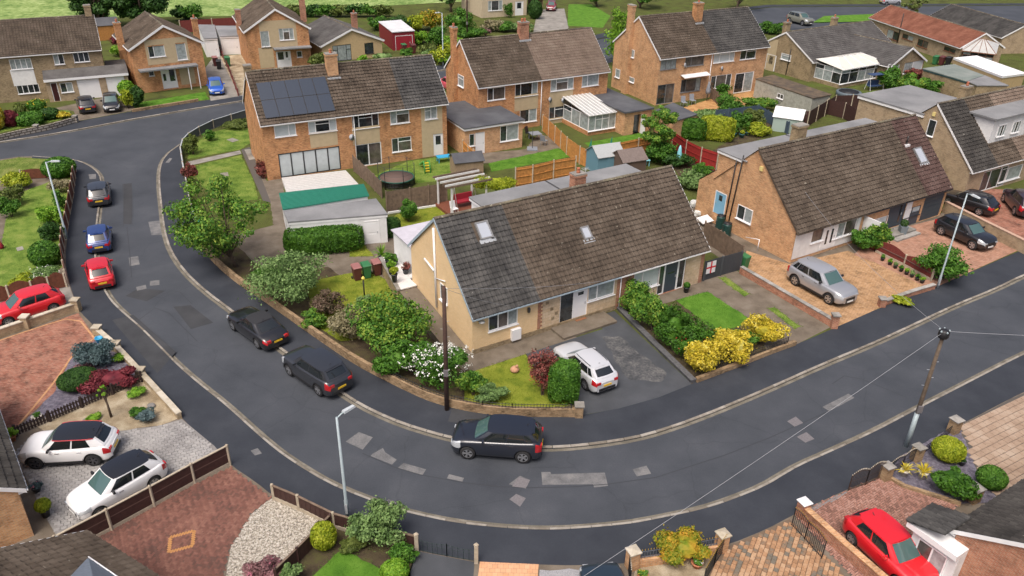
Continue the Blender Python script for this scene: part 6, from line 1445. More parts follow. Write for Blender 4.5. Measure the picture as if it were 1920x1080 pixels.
def wall_run(label,pts,h,mat,w=.22,cope=None,piers=(),z=.1,step=.8,name='garden_wall',pier_h=.25,px=True,cope_step=.6,curve=True):
    P = PX(pts,z) if px else [Vector(p) for p in pts]
    if curve and len(P) > 2: P = smooth_line(P,1)
    st = resample(P,step); root = thing(name,label,'wall',P[0]); o = P[0]
    def ring(pl,wd):
        l,r_ = [],[]
        for i,p in enumerate(pl):
            t = (pl[min(i + 1,len(pl) - 1)] - pl[max(0,i - 1)]).normalized(); n = Vector((-t.y,t.x,0)) * (wd / 2); l.append(p + n - o); r_.append(p - n - o)
        return l,r_
    l,r_ = ring(st,w); n = len(st); mb = MB()
    V = [Vector((p.x,p.y,0)) for p in l] + [Vector((p.x,p.y,h)) for p in l] + [Vector((p.x,p.y,0)) for p in r_] + [Vector((p.x,p.y,h)) for p in r_]
    F = []
    for i in range(n - 1): F += [(i + 1,i,n + i,n + i + 1),(2 * n + i,2 * n + i + 1,3 * n + i + 1,3 * n + i),(n + i + 1,n + i,3 * n + i,3 * n + i + 1)]
    F += [(0,2 * n,3 * n,n),(n - 1,2 * n - 1,4 * n - 1,3 * n - 1)]
    mb.add(V,F); mb.build('wall_body',mat,root)
    if cope:
        cs = resample(P,cope_step); me = None
        for a,b in zip(cs,cs[1:]):
            m = MB(); t = (b - a).normalized(); m.obox(a + t * .006 - o,b - t * .006 - o,w + .07,.055,h + .002); m.build('coping_stone',cope,root)
    for i in piers:
        p = P[0] if i == 0 else P[-1] if i == -1 else G(*i,z); q = p - o
        m = MB(); m.box(q.x - .2,q.x + .2,q.y - .2,q.y + .2,0,h + pier_h); pr = m.build('pier',mat,root)
        m = MB(); m.box(q.x - .25,q.x + .25,q.y - .25,q.y + .25,h + pier_h,h + pier_h + .07); m.build('pier_cap',cope or M_CONC_GREY,pr)
    return root
def railing(label,pts,h,mat,gap=.11,z=.1,z0=.05,name='railing',curve=0.0,tips=None,cat='railing',px=True):
    P = PX(pts,z) if px else [Vector(p) for p in pts]; root = thing(name,label,cat,P[0]); o = P[0]
    for a,b in zip(P,P[1:]):
        a,b = a - o,b - o; L = (b - a).length; n = max(2,int(L / gap))
        tops = []
        for i in range(n + 1):
            f = i / n; q = a.lerp(b,f); hh = h + curve * math.sin(math.pi * f); tops.append(q + Vector((0,0,hh - .06)))
            m = MB(); m.tube([q + Vector((0,0,z0)),q + Vector((0,0,hh))],.011 if 0 < i < n else .025,5); br = m.build('bar',mat,root)
            if tips:
                m = MB(); m.lathe([(.008,0),(.028,.03),(.004,.09)],(q.x,q.y,hh),6); m.build('finial',tips,br)
        m = MB(); m.tube(tops,.014,5); m.build('top_rail',mat,root)
        m = MB(); m.tube([a + Vector((0,0,z0 + .05)),b + Vector((0,0,z0 + .05))],.014,5); m.build('bottom_rail',mat,root)
        m = MB(); m.tube([a + Vector((0,0,h * .6)),b + Vector((0,0,h * .6))],.010,5); m.build('middle_rail',mat,root)
    return root
M_COPE = blotchy('cream_coping',[(.34,.29,.21),(.45,.40,.31),(.55,.50,.41)],scale=2,fine=12,rough=.9,island=.4)
M_COPE_GREY = blotchy('grey_coping',[(.20,.19,.17),(.30,.285,.26),(.38,.365,.34)],scale=2,fine=12,rough=.9,island=.4)
M_WALLST = brick('cream_walling',(.40,.30,.18),(.47,.37,.24),(.33,.27,.18),bw=.3,bh=.12,joint=.012,blot=.3)
M_WALLBR = brick('old_buff_wall',(.30,.19,.10),(.40,.28,.16),(.27,.21,.14),blot=.5)
# left of the street
fence('brown timber fence with curved tops along the left footway, upper stretch',[(143,322),(138,362),(131,402),(124,444)],1.05,M_FENCE_BR,arch=.1,post=M_POST)
fence('brown timber fence along the left footway, lower stretch below the lamp post',[(121,452),(119,485),(124,515),(128,533)],1.05,M_FENCE_BR,arch=.1,post=M_POST)
fence('brown arched fence panel across the foot of the long left lawn',[(126,538),(95,545),(64,553),(20,562),(-20,572)],.95,M_FENCE_BR,arch=.25,post=M_POST)
fence('short brown fence between the verge and the long left lawn',[(42,337),(92,334),(118,327)],.8,M_FENCE_BR,arch=.12,post=M_POST)
wall_run('cream stone wall with flat coping between the red car and the red paving',[(-20,640),(60,612),(146,583)],.55,M_WALLST,cope=M_COPE,piers=(0,(52,615),-1))
wall_run('low cream stone wall along the slate and gravel beds on the left',[(184,626),(219,656),(265,706),(338,786)],.35,M_WALLST,cope=M_COPE,piers=(0,(219,656),(265,706)),pier_h=.12)
pk = thing('picket_fence','dark brown picket fence between the slate bed and the gravel bed','fence',G(32,818))
a,b = G(32,818) - pk.location,G(267,716) - pk.location; L_ = (b - a).length; t_ = (b - a).normalized(); n_ = int(L_ / .145); pmesh = None
for i in range(n_ + 1):
    if pmesh is None:
        m = MB(); m.add([(-.045,-.012,.06),(.045,-.012,.06),(.045,.012,.06),(-.045,.012,.06),(-.045,-.012,.56),(.045,-.012,.56),(.045,.012,.56),(-.045,.012,.56),(0,-.012,.62),(0,.012,.62)],[(0,1,5,8,4),(3,7,9,6,2),(0,4,7,3),(1,2,6,5),(4,8,9,7),(8,5,6,9),(0,3,2,1)]); pmesh = m.mesh('picket',plain('picket_stain',(.035,.022,.02),rough=.7,var=.2))
    o = link('picket',pmesh,pk); o.location = a.lerp(b,i / n_); o.rotation_euler = (0,0,yaw_of(a,b))
for zz in (.18,.44):
    m = MB(); m.obox(a,b,.03,.06,zz); m.build('rail',MATS['picket_stain'],pk)
for i in range(5):
    q = a.lerp(b,i / 4); m = MB(); m.box(q.x - .05,q.x + .05,q.y - .05,q.y + .05,0,.7); m.build('post',MATS['picket_stain'],pk)
fence('dark brown panel fence with concrete posts below the two white cars',[(432,872),(366,907),(290,950),(210,994),(115,1045)],1.15,M_FENCE_DK,bay=2.3,post=M_POST,gravel=M_POST,rail=1,cap=M_POST,flat=True)
fence('brown panel fence with concrete posts along the bottom footway',[(514,937),(561,957),(627,990),(700,1012),(782,1034)],.85,M_FENCE_DK,bay=2.2,post=M_POST,gravel=M_POST,cap=M_FENCE_GREY)
fence('dark side fence between the pebble bed and the bottom lawn',[(622,992),(592,1022),(560,1055),(520,1095)],.8,M_FENCE_DK,bay=1.7,post=M_FENCE_DK,cap=M_FENCE_GREY)
railing('low dark green double gate in front of the bottom tarmac drive',[(784,1034),(838,1044),(890,1054)],.75,plain('green_iron',(.02,.035,.035),rough=.5),.2,name='gate',cat='gate',curve=-.08)
for lab,uv in (('concrete post left of the low green gate',(782,1035)),('concrete post right of the low green gate',(893,1055))):
    q = G(*uv); m = MB(); m.box(-.08,.08,-.08,.08,0,1.0); m.lathe([(.11,0),(.11,.05),(.03,.1)],(0,0,1.0),4); m.build('gate_post',M_POST,label=lab,cat='post',loc=q)
# the corner plot
wall_run('low buff brick wall curving round the corner plot',EDGE_IN[10:23],.5,M_WALLBR,w=.22,cope=None,piers=(-1,),pier_h=.2)
railing('low black railing on the curved corner wall, below the white flowering shrub',[(735,717),(792,745),(835,760),(905,774),(960,779),(1070,780)],.78,M_IRONRAIL,.16,z0=.5)
fence('grey panel fence with pale capping round the corner lawns',[(467,219),(435,229),(401,240),(375,253),(356,265),(345,277),(341,292),(345,320),(352,355),(358,385),(366,418),(373,444)],.8,plain('grey_panel',(.085,.092,.10),rough=.7,var=.15),bay=1.8,post=M_POST,cap=plain('pale_capping',(.42,.45,.47),rough=.6),flat=True)
fence('weathered close-board fence behind the rear lawn of the corner bungalow',[(726,398),(770,391),(838,381)],1.75,M_FENCE_GREY,post=M_FENCE_GREY)
mb_ = MB(); q1,q2 = G(727,401),G(838,384); mb_.obox(q1,q2,.1,.16); mb_.build('edging',M_WHITEWALL,label='white edging strip along the foot of the weathered fence',cat='edging')
fence('grey timber fence with trellis beside the white decking',[(664,322),(690,345),(716,372)],1.5,M_FENCE_GREY,post=M_FENCE_GREY,bay=1.6)
fence('golden timber fence behind the flat felt roofs',[(966,352),(998,347),(1037,337),(1078,330)],1.8,M_FENCE_OR,post=M_POST,rail=3,bay=2.2)
fence('golden timber fence between the two gardens of the middle semis',[(1017,246),(1040,268),(1062,290),(1086,308),(1108,318)],1.7,M_FENCE_OR,post=M_POST,bay=1.9)
fence('golden timber fence across the end of the conservatory garden',[(1112,306),(1160,296),(1195,288),(1235,280)],1.5,M_FENCE_OR,post=M_POST,rail=3)
fence('short golden fence beside the flat-roofed extension',[(868,292),(878,302),(898,318)],1.5,M_FENCE_OR,post=M_POST,rail=3,bay=1.5)
fence('bright red panel fence with concrete posts behind the bungalow',[(1246,270),(1259,279),(1284,297),(1312,311),(1342,321)],1.75,M_FENCE_RED,post=M_POST,bay=2.4,rail=3)
fence('dark brown fence behind the metal shed',[(1458,232),(1512,239),(1545,218),(1562,208),(1625,205)],1.75,M_FENCE_DK,post=M_POST,bay=2.6,flat=True)
fence('dark brown fence running back beside the flat felt dormer',[(1548,214),(1580,222),(1612,240)],1.7,M_FENCE_DK,post=M_POST,bay=2.4,flat=True)
fence('blue-grey painted fence behind the clipped yellow hedge',[(1340,228),(1364,226),(1419,219),(1476,252)],1.3,M_FENCE_BLUE,post=M_FENCE_BLUE)
fence('grey timber fence beside the patio of the awning house',[(1330,182),(1350,200),(1372,214)],1.3,M_FENCE_GREY,post=M_FENCE_GREY,bay=1.5)
fence('brown screen fence along the side passage of the right bungalow',[(1318,452),(1352,474),(1388,500)],1.6,M_FENCE_GREY,post=M_FENCE_GREY,bay=2)
gt = fence('dark grey solid side gate with a red cross flag on it',[(1318,527),(1350,517),(1386,507)],1.5,plain('dark_gate',(.05,.055,.062),rough=.6),bay=1.5,name='side_gate',post_h=.02)
fl_a,fl_b = G(1320,527) - gt.location,G(1337,522) - gt.location; nrm = Vector(((fl_b - fl_a).y,-(fl_b - fl_a).x,0)).normalized() * .06
m = MB(); t_ = (fl_b - fl_a)
m.add([fl_a + nrm + Vector((0,0,.55)),fl_b + nrm + Vector((0,0,.55)),fl_b + nrm + Vector((0,0,1.45)),fl_a + nrm + Vector((0,0,1.45))],[(0,1,2,3)]); fo = m.build('flag',plain('flag_white',(.7,.7,.7),rough=.8),gt)
for f0,f1,z0,z1 in ((.42,.58,.55,1.45),(0,1,.94,1.06)):
    m = MB(); n2 = nrm * 1.1; m.add([fl_a + t_ * f0 + n2 + Vector((0,0,z0)),fl_a + t_ * f1 + n2 + Vector((0,0,z0)),fl_a + t_ * f1 + n2 + Vector((0,0,z1)),fl_a + t_ * f0 + n2 + Vector((0,0,z1))],[(0,1,2,3)]); m.build('flag_cross',plain('flag_red',(.6,.02,.03),rough=.8),fo)
wall_run('low brick wall with pier between the concrete and ochre drives',[(1388,512),(1470,560),(1562,614)],.5,M_REDB,cope=M_COPE_GREY,piers=(-1,),pier_h=.4,curve=False)
wall_run('dark block edging wall along the right side of the tarmac drive',[(1160,580),(1225,645),(1300,718)],.16,plain('dark_block',(.07,.07,.075),rough=.8,var=.4,scale=4),w=.28,curve=False,cope=plain('dark_block_cope',(.10,.10,.105),rough=.8,var=.3))
wall_run('low mossy kerb wall under the yellow shrubs',[(1305,716),(1375,690),(1450,660),(1490,646)],.28,M_WALLBR,w=.22,cope=None)
railing('low black railing along the yellow flowering shrubs',[(1340,700),(1400,678),(1475,650)],.7,M_IRONRAIL,.14,z0=.28)
fence('maroon arched fence between the ochre and pink drives',[(1640,472),(1694,499),(1745,527)],.85,M_FENCE_MAR,bay=2.3,post=M_POST,arch=.28,gravel=M_POST,rail=1)
fence('maroon fence half hidden by the shrub beside the white clad front',[(1600,455),(1622,463),(1640,472)],.8,M_FENCE_MAR,bay=1.4,post=M_FENCE_MAR)
wall_run('low brick front wall of the ochre drive with square pier',[(1652,574),(1700,556),(1750,541)],.32,M_REDB,cope=M_COPE_GREY,piers=(0,),pier_h=.25)
wall_run('brown brick wall with pink coping beside the black crossover',[(1768,398),(1840,435),(1925,478)],.95,M_BUFFB,cope=plain('pink_coping',(.46,.31,.23),rough=.9,var=.15),curve=False)
wall_run('patterned stone garden wall in front of the buff brick house',[(-20,268),(40,254),(95,243),(143,229)],.55,brick('pattern_wall',(.36,.33,.28),(.46,.43,.38),(.13,.11,.09),bw=.5,bh=.25,joint=.06,blot=.3),piers=((70,247),-1),cope=None,curve=False,pier_h=.1)
wall_run('low rough stone wall in front of the gable-fronted house',[(248,210),(310,200),(372,190)],.3,M_WALLBR,curve=False)
fence('low brown rail fence between the two drives beside the blue car',[(414,100),(430,135),(447,180)],.8,M_FENCE_MAR,bay=3,post=M_FENCE_MAR,flat=True)
fence('red-brown panel fence along the field behind the white garages',[(340,62),(400,58),(450,55)],1.8,M_FENCE_MAR,post=M_POST,bay=3,flat=True)
# bottom right: piers, gates and railings
def pier(label,uv,w,h,mat,cap,z=.1):
    q = G(*uv,z); r_ = thing('gate_pier',label,'pier',q,math.radians(25)); m = MB(); m.box(-w / 2,w / 2,-w / 2,w / 2,0,h); m.build('shaft',mat,r_)
    m = MB(); k = w / 2 + .05; m.add([(-k,-k,h),(k,-k,h),(k,k,h),(-k,k,h),(-k,-k,h + .05),(k,-k,h + .05),(k,k,h + .05),(-k,k,h + .05),(0,0,h + .14)],[(3,2,1,0),(0,1,5,4),(1,2,6,5),(2,3,7,6),(3,0,4,7),(4,5,8),(5,6,8),(6,7,8),(7,4,8)]); m.build('cap',cap,r_)
pier('orange brick pier left of the orange bush at the bottom',(1184,1064),.42,.95,M_ORB2,M_COPE)
pier('orange brick pier with pale cap right of the orange bush at the bottom',(1350,1032),.42,.95,M_ORB2,M_COPE)
pier('red brick pier with white cap by the bottom right drive',(1502,968),.40,.85,M_REDB,M_WHITE)
pier('mossy stone pier beside the open brown gate',(1658,898),.42,.8,M_WALLBR,M_COPE_GREY)
pier('mossy stone pier at the end of the short spiked railing',(1716,862),.42,.8,M_WALLBR,M_COPE_GREY)
pier('mossy stone pier nearest the buff patio corner',(1786,810),.45,.8,M_WALLBR,M_COPE_GREY)
pier('squat stone pier beside the clipped dark ball shrub',(1822,938),.5,.75,M_WALLBR,M_COPE_GREY)
wall_run('low orange brick wall behind the orange bush',[(1190,1062),(1270,1050),(1345,1034)],.4,M_ORB2,curve=False)
railing('grey bow-topped railing on the wall behind the orange bush',[(1190,1062),(1270,1050),(1345,1034)],.85,plain('grey_iron',(.10,.11,.13),rough=.5),.12,z0=.42,tips=M_GOLD)
railing('open black iron gate beside the orange setts',[(1356,1036),(1338,1062),(1318,1098)],1.0,M_IRONRAIL,.1,name='gate',cat='gate',tips=M_GOLD)
railing('black iron gate standing open against the red brick wall',[(1484,986),(1508,1012),(1540,1048)],1.05,M_IRONRAIL,.1,name='gate',cat='gate',tips=M_GOLD,curve=.1)
wall_run('red brick wall with pale patches running down from the white-capped pier',[(1504,970),(1560,1022),(1660,1110)],.62,M_REDB,cope=M_ORB2,curve=False,cope_step=.25)
railing('brown and gilt iron gate leaf at the top of the pink block drive',[(1590,921),(1622,910),(1652,896)],.95,plain('brown_iron',(.05,.03,.02),rough=.5),.09,name='gate',cat='gate',tips=M_COPE,curve=.18)
railing('short spiked railing between the two mossy stone piers',[(1664,893),(1690,878),(1712,865)],.8,M_IRONRAIL,.1,tips=M_COPE,curve=.1)
railing('short dark railing up to the stone pier at the buff patio',[(1720,860),(1752,836),(1782,812)],.55,M_IRONRAIL,.14)
wall_run('curved dark stone edging of the slate bed',[(1665,897),(1690,914),(1740,928),(1800,948)],.18,M_WALLBR,w=.18)
railing('black iron gate cut by the bottom edge beside the teal car',[(1178,1072),(1180,1100)],.95,M_IRONRAIL,.1,name='gate',cat='gate',tips=M_COPE)

# ================================================================== LAMP POSTS, POLES, CABLES
M_GALV = plain('galvanised_steel',(.36,.43,.45),rough=.5,metal=.2,var=.1,scale=3)
M_POLEWOOD = plain('pole_timber',(.065,.035,.026),rough=.85,var=.4,scale=4)
def lamp_post(label,base,top,head,z=.1,r=.07):
    b = G(*base,z); h = top_z(b,*top) - z; p = thing('street_lamp',label,'street lamp',b)
    m = MB(); m.lathe([(r * 1.35,0),(r * 1.35,1.0),(r,1.05),(r * .75,h)],(0,0,0),10); m.build('column',M_GALV,p)
    d = Vector((head[0],head[1],0)).normalized()
    m = MB(); m.tube([(0,0,h - .05),d * .25 + Vector((0,0,h + .03)),d * .5 + Vector((0,0,h + .05))],.035,7); m.build('arm',M_GALV,p)
    m = MB(); n = Vector((-d.y,d.x,0)); c = d * .62 + Vector((0,0,h + .05))
    m.add([c - d * .28 - n * .10 + Vector((0,0,-.04)),c + d * .32 - n * .09 + Vector((0,0,-.04)),c + d * .32 + n * .09 + Vector((0,0,-.04)),c - d * .28 + n * .10 + Vector((0,0,-.04)),c - d * .26 - n * .08 + Vector((0,0,.06)),c + d * .28 - n * .07 + Vector((0,0,.04)),c + d * .28 + n * .07 + Vector((0,0,.04)),c - d * .26 + n * .08 + Vector((0,0,.06))],[(0,3,2,1),(4,5,6,7),(0,1,5,4),(1,2,6,5),(2,3,7,6),(3,0,4,7)]); m.build('lamp_head',plain('lamp_head_grey',(.48,.52,.54),rough=.4),p)
    m = MB(); m.box(-.05,.05,-r * 1.35 - .012,-r * 1.35 + .004,.3,.85); m.build('access_door',M_LEAD,p)
    return b,h
lamp_post('grey street lamp in the near footway below the charcoal SUV',(652,970),(634,782),(.6,.75))
lamp_post('grey street lamp beside the left brown fence',(126,447),(85,304),(1,.15))
lamp_post('grey street lamp in front of the black crossover on the right',(1757,541),(1810,362),(.3,-.8),r=.06)
lamp_post('far street lamp among the shrubs behind the solar roof',(831,124),(827,24),(-.8,-.3))
def pole(label,base,top,r=.13,sleeve=0.0,z=.1,mat=None):
    b = G(*base,z); h = top_z(b,*top) - z; p = thing('telegraph_pole',label,'pole',b)
    m = MB(); m.lathe([(r,0),(r * .92,h * .5),(r * .75,h)],(0,0,0),10); m.build('pole_shaft',mat or M_POLEWOOD,p)
    if sleeve: m = MB(); m.lathe([(r * 1.12,0),(r * 1.1,sleeve)],(0,0,0),10); m.build('steel_sleeve',M_GALV,p)
    for k in range(4): 
        m = MB(); a = .9 * k; m.tube([(0,0,h * .55 + k * .45),(.22 * (1 if k % 2 else -1),.03,h * .55 + k * .45)],.012,5); m.build('step_iron',M_LEAD,p)
    m = MB(); m.box(-.12,.12,-.16,-.08,2.2,2.6); m.build('pole_plate',M_IRON,p)
    return b,h,p
pb,ph,pp_ = pole('dark brown telegraph pole standing in front of the cream gable',(838,768),(832,537),.125)
rb_,rh_,rp_ = pole('telegraph pole with steel foot in the right-hand near footway',(1699,837),(1775,622),.105,2.1,mat=plain('weathered_pole',(.115,.085,.06),rough=.9,var=.35,scale=5))
m = MB(); m.lathe([(.20,0),(.24,.08),(.24,.35),(.16,.42)],(0,0,rh_ - .35),10); m.build('junction_box',M_TRIM,rp_)
for k in range(5):
    m = MB(); a = k * 1.2; m.lathe([(.03,0),(.05,.03),(.03,.09)],(.22 * math.cos(a),.22 * math.sin(a),rh_ - .02),7); m.build('insulator',M_GALV,rp_)
far_b,far_h,_ = pole('tall thin telegraph pole beyond the middle brick semi',(876,74),(873,-40),.12)
def cable(label,a,b,sag,r=.011):
    pts = [Vector(a).lerp(Vector(b),i / 24) + Vector((0,0,-sag * 4 * (i / 24) * (1 - i / 24))) for i in range(25)]; o = pts[0]; m = MB(); m.tube([p - o for p in pts],r,5); m.build('overhead_cable',plain('cable_grey',(.30,.31,.33),rough=.6),label=label,cat='cable',loc=o)
rt = rb_ + Vector((0,0,rh_)); pt = pb + Vector((0,0,ph - .1))
cable('pale overhead cable from the right pole down to the bottom edge',rt,G(1085,1066,.9) + Vector((-.6,-1.0,0)),.12,.009)
cable('thin overhead cable from the right pole towards the right edge',rt,Vector((rt.x + 26,rt.y + 2.5,6.2)),.5)
cable('thin overhead cable from the right pole across to the ochre drive bungalow',rt,Vector((20.3,52.0,5.2)),.5,.008)
eav = A.o + A.t * 2.2; cable('thin dark wire from the brown pole to the corner bungalow eaves',pt,Vector((eav[0],eav[1],2.9)),.12,.009)
eav = A.o + A.t * 9; cable('thin dark wire from the brown pole along the bungalow front',pt,Vector((eav[0],eav[1],2.7)),.2,.009)

# ================================================================== PLANTS
FOL = {
 'fresh': [(.02,.065,.008),(.048,.145,.015),(.10,.235,.026),(.21,.33,.04),(.36,.42,.07)],
 'heather': [(.045,.05,.018),(.105,.085,.045),(.18,.12,.085),(.26,.19,.14)],
 'lime': [(0.034,0.104,0.008),(0.115,0.276,0.016),(0.231,0.413,0.033),(0.327,0.510,0.078)],
 'mid': [(0.014,0.052,0.007),(0.046,0.138,0.013),(0.094,0.228,0.023),(0.166,0.331,0.052)],
 'dark': [(0.009,0.031,0.007),(0.026,0.076,0.013),(0.050,0.127,0.021),(0.088,0.187,0.039)],
 'laurel': [(0.014,0.047,0.005),(0.039,0.118,0.009),(0.072,0.187,0.016),(0.133,0.276,0.033)],
 'grey': [(0.048,0.092,0.027),(0.124,0.215,0.065),(0.206,0.325,0.104),(0.330,0.460,0.177)],
 'yellow': [(0.169,0.169,0.010),(0.468,0.390,0.026),(0.715,0.559,0.052),(0.720,0.720,0.221)],
 'gold': [(0.080,0.124,0.007),(0.217,0.289,0.013),(0.378,0.427,0.026),(0.526,0.565,0.078)],
 'red': [(0.039,0.008,0.010),(0.130,0.018,0.029),(0.221,0.036,0.047),(0.325,0.078,0.091)],
 'redgreen': [(0.046,0.065,0.013),(0.156,0.058,0.046),(0.286,0.078,0.065),(0.390,0.156,0.117)],
 'blue': [(0.026,0.052,0.052),(0.065,0.111,0.111),(0.117,0.176,0.182),(0.195,0.260,0.273)],
 'orange': [(0.065,0.117,0.008),(0.195,0.247,0.016),(0.429,0.299,0.026),(0.650,0.325,0.039)],
 'pink': [(0.078,0.039,0.039),(0.195,0.104,0.104),(0.364,0.182,0.195),(0.520,0.286,0.312)],
 'straw': [(0.104,0.098,0.046),(0.221,0.202,0.104),(0.351,0.312,0.182),(0.494,0.442,0.286)],
 'olive': [(0.033,0.055,0.010),(0.083,0.118,0.023),(0.144,0.187,0.039),(0.221,0.276,0.078)],
}
M_FLOWER = {'w': plain('white_petal',(.78,.78,.72),rough=.8),'y': plain('yellow_petal',(.75,.58,.04),rough=.8),'p': plain('pink_petal',(.62,.20,.28),rough=.8),'r': plain('red_petal',(.55,.04,.04),rough=.8),'o': plain('orange_petal',(.65,.22,.03),rough=.8)}
M_BARK = plain('bark',(.085,.06,.042),rough=.95,var=.35,scale=9,bump=.6)
def FM(k): return foliage('foliage_' + k,FOL[k])
def leaf_quads(P,N,size,rg,aspect=1.7,flat=.55):
    n = len(P); N = N + rg.normal(0,flat,(n,3)); N /= np.linalg.norm(N,axis=1,keepdims=True) + 1e-9
    T = np.cross(N,rg.normal(0,1,(n,3))); T /= np.linalg.norm(T,axis=1,keepdims=True) + 1e-9; B = np.cross(N,T)
    s = size * rg.uniform(.65,1.3,(n,1)); l = T * s * .5 * aspect; w = B * s * .5
    V = np.stack([P - l,P + w - l * .1,P + l,P - w - l * .1],1).reshape(-1,3); return V,np.arange(4 * n).reshape(-1,4)
def unit(rg,n):
    d = rg.normal(0,1,(n,3)); return d / np.linalg.norm(d,axis=1,keepdims=True)
def shape_points(kind,rx,ry,h,n,rg):
    """points and outward directions; base at z = 0, top at h"""
    rz = h / 2
    if kind == 'hedge':
        d = unit(rg,n); d[:,2] = np.where(d[:,2] < -.75,-d[:,2],d[:,2]); k = (np.abs(d) ** 5).sum(1) ** (-1 / 5); rad = 1 - np.abs(rg.normal(0,.035,n)); lump = 1 + .03 * np.sin(d[:,0] * 9 + 1) * np.sin(d[:,1] * 8)
        P = d * (k * rad * lump)[:,None] * [rx,ry,rz]; N = np.sign(d) * np.abs(d) ** 3
    elif kind == 'ball':
        d = unit(rg,n); rad = 1 - np.abs(rg.normal(0,.05,n)); P = d * rad[:,None] * [rx,ry,rz]; N = d / [rx,ry,rz]
    else:
        m = {'loose': 22,'airy': 30,'mound': 12}.get(kind,12); c = unit(rg,m) * rg.uniform(.35,.86,(m,1)); c[:,2] = np.abs(c[:,2]) * 1.15 - .25 if kind == 'mound' else c[:,2] * .85
        r = rg.uniform(.15,.46,m) * (.8 if kind == 'airy' else 1.0); i = rg.integers(0,m,n); d = unit(rg,n); d[:,2] = np.where(rg.random(n) < .35,np.abs(d[:,2]),d[:,2])
        rad = rg.uniform(.72,1.08,n) if kind != 'airy' else rg.uniform(.5,1.25,n); rad = np.where(rg.random(n) < .07,rad * rg.uniform(1.1,1.5,n),rad); P = (c[i] + d * (r[i] * rad)[:,None]); P = P / max(1.0,np.abs(P).max(0)[2]) * [rx,ry,rz]; N = d + [0,0,.35]
    P[:,2] += rz; return P,N / (np.linalg.norm(N,axis=1,keepdims=True) + 1e-9)
def core_blob(rx,ry,h,s,rg,kind):
    U,Vn = 12,7; v = []
    for j in range(Vn + 1):
        t = math.pi * j / Vn
        for i in range(U):
            a = 2 * math.pi * i / U; d = np.array([math.sin(t) * math.cos(a),math.sin(t) * math.sin(a),math.cos(t)])
            k = (np.abs(d) ** 5).sum() ** (-1 / 5) if kind == 'hedge' else 1; k *= s * rg.uniform(.9,1.06); v.append((d[0] * k * rx,d[1] * k * ry,d[2] * k * h / 2 + h / 2))
    q = [(j * U + i,(j + 1) * U + i,(j + 1) * U + (i + 1) % U,j * U + (i + 1) % U) for j in range(Vn) for i in range(U)]; return np.array(v),np.array(q)
PCOUNT = [0]
def bush(label,c,rx,ry,h,mat='mid',kind='loose',leaf=.1,dens=2.3,flowers=None,name='shrub',cat='shrub',group=None,yaw=None,z=None,stem=True):
    PCOUNT[0] += 1; rg = np.random.default_rng(1000 + PCOUNT[0]); area = 4 * math.pi * (((rx * ry) ** 1.6 + (rx * h / 2) ** 1.6 + (ry * h / 2) ** 1.6) / 3) ** (1 / 1.6)
    n = int(min(9000,max(250,dens * area / (leaf * leaf) * (1.0 if kind in ('ball','hedge') else 1.25))))
    P,N = shape_points(kind,rx,ry,h,n,rg); V,Q = leaf_quads(P,N,leaf,rg); s = {'hedge': .9,'ball': .88,'mound': .5,'loose': .4,'airy': .22}.get(kind,.5); cv,cq = core_blob(rx,ry,h,s,rg,kind)
    r = thing(name,label,cat,(c.x,c.y,c.z if z is None else z),rg.uniform(0,6.28) if yaw is None else yaw,group)
    link('foliage',np_mesh('foliage',np.concatenate([V,cv]),np.concatenate([Q,cq + len(V)]),FM(mat)),r)
    if stem:
        m = MB(); hh = h * .55
        for k in range(3): a = k * 2.1; m.tube([(.04 * math.cos(a),.04 * math.sin(a),-.03),(rx * .25 * math.cos(a),ry * .25 * math.sin(a),hh)],[.03 + h * .008,.012],5)
        m.build('stem',M_BARK,r)
    if flowers:
        fk,fn,fs = flowers; P2,N2 = shape_points(kind,rx * 1.02,ry * 1.02,h * 1.02,fn * 3,rg); up = P2[:,2] > h * .3; P2,N2 = P2[up][:fn],N2[up][:fn]; off = rg.normal(0,fs * .7,(len(P2) * 5,3)); P3 = np.repeat(P2,5,0) + off; V2,Q2 = leaf_quads(P3,np.repeat(N2,5,0),fs,rg,1.0,.5); link('blossom',np_mesh('blossom',V2,Q2,M_FLOWER[fk]),r)
    return r
def bb(label,box,mat='mid',kind='loose',leaf=.1,deep=.9,flowers=None,dens=2.3,name='shrub',cat='shrub',group=None,hmul=1.0,z=.1,yaw=None,wmul=1.0):
    """plant that fills a box of the picture and stands on the ground at the box's lower edge"""
    u0,v0,u1,v1 = box; uc = (u0 + u1) / 2; f = G(uc,v1,z); dist = (f - Vector((0,0,CAM_H))).length; w = (u1 - u0) / F_PX * dist * (1.0 if kind in ('ball','hedge') else 1.16) * wmul; d = Vector((f.x,f.y,0)).normalized(); ry = w * deep / 2
    c = f + d * ry * .8; h = max(.15,(top_z(c,uc,v0) - z) * (1.0 if kind in ('ball','hedge') else 1.06) * hmul)
    return bush(label,c,w / 2,ry,h,mat,kind,leaf,dens,flowers,name,cat,group,yaw if yaw is not None else math.atan2(-d.x,d.y) * 1.0)
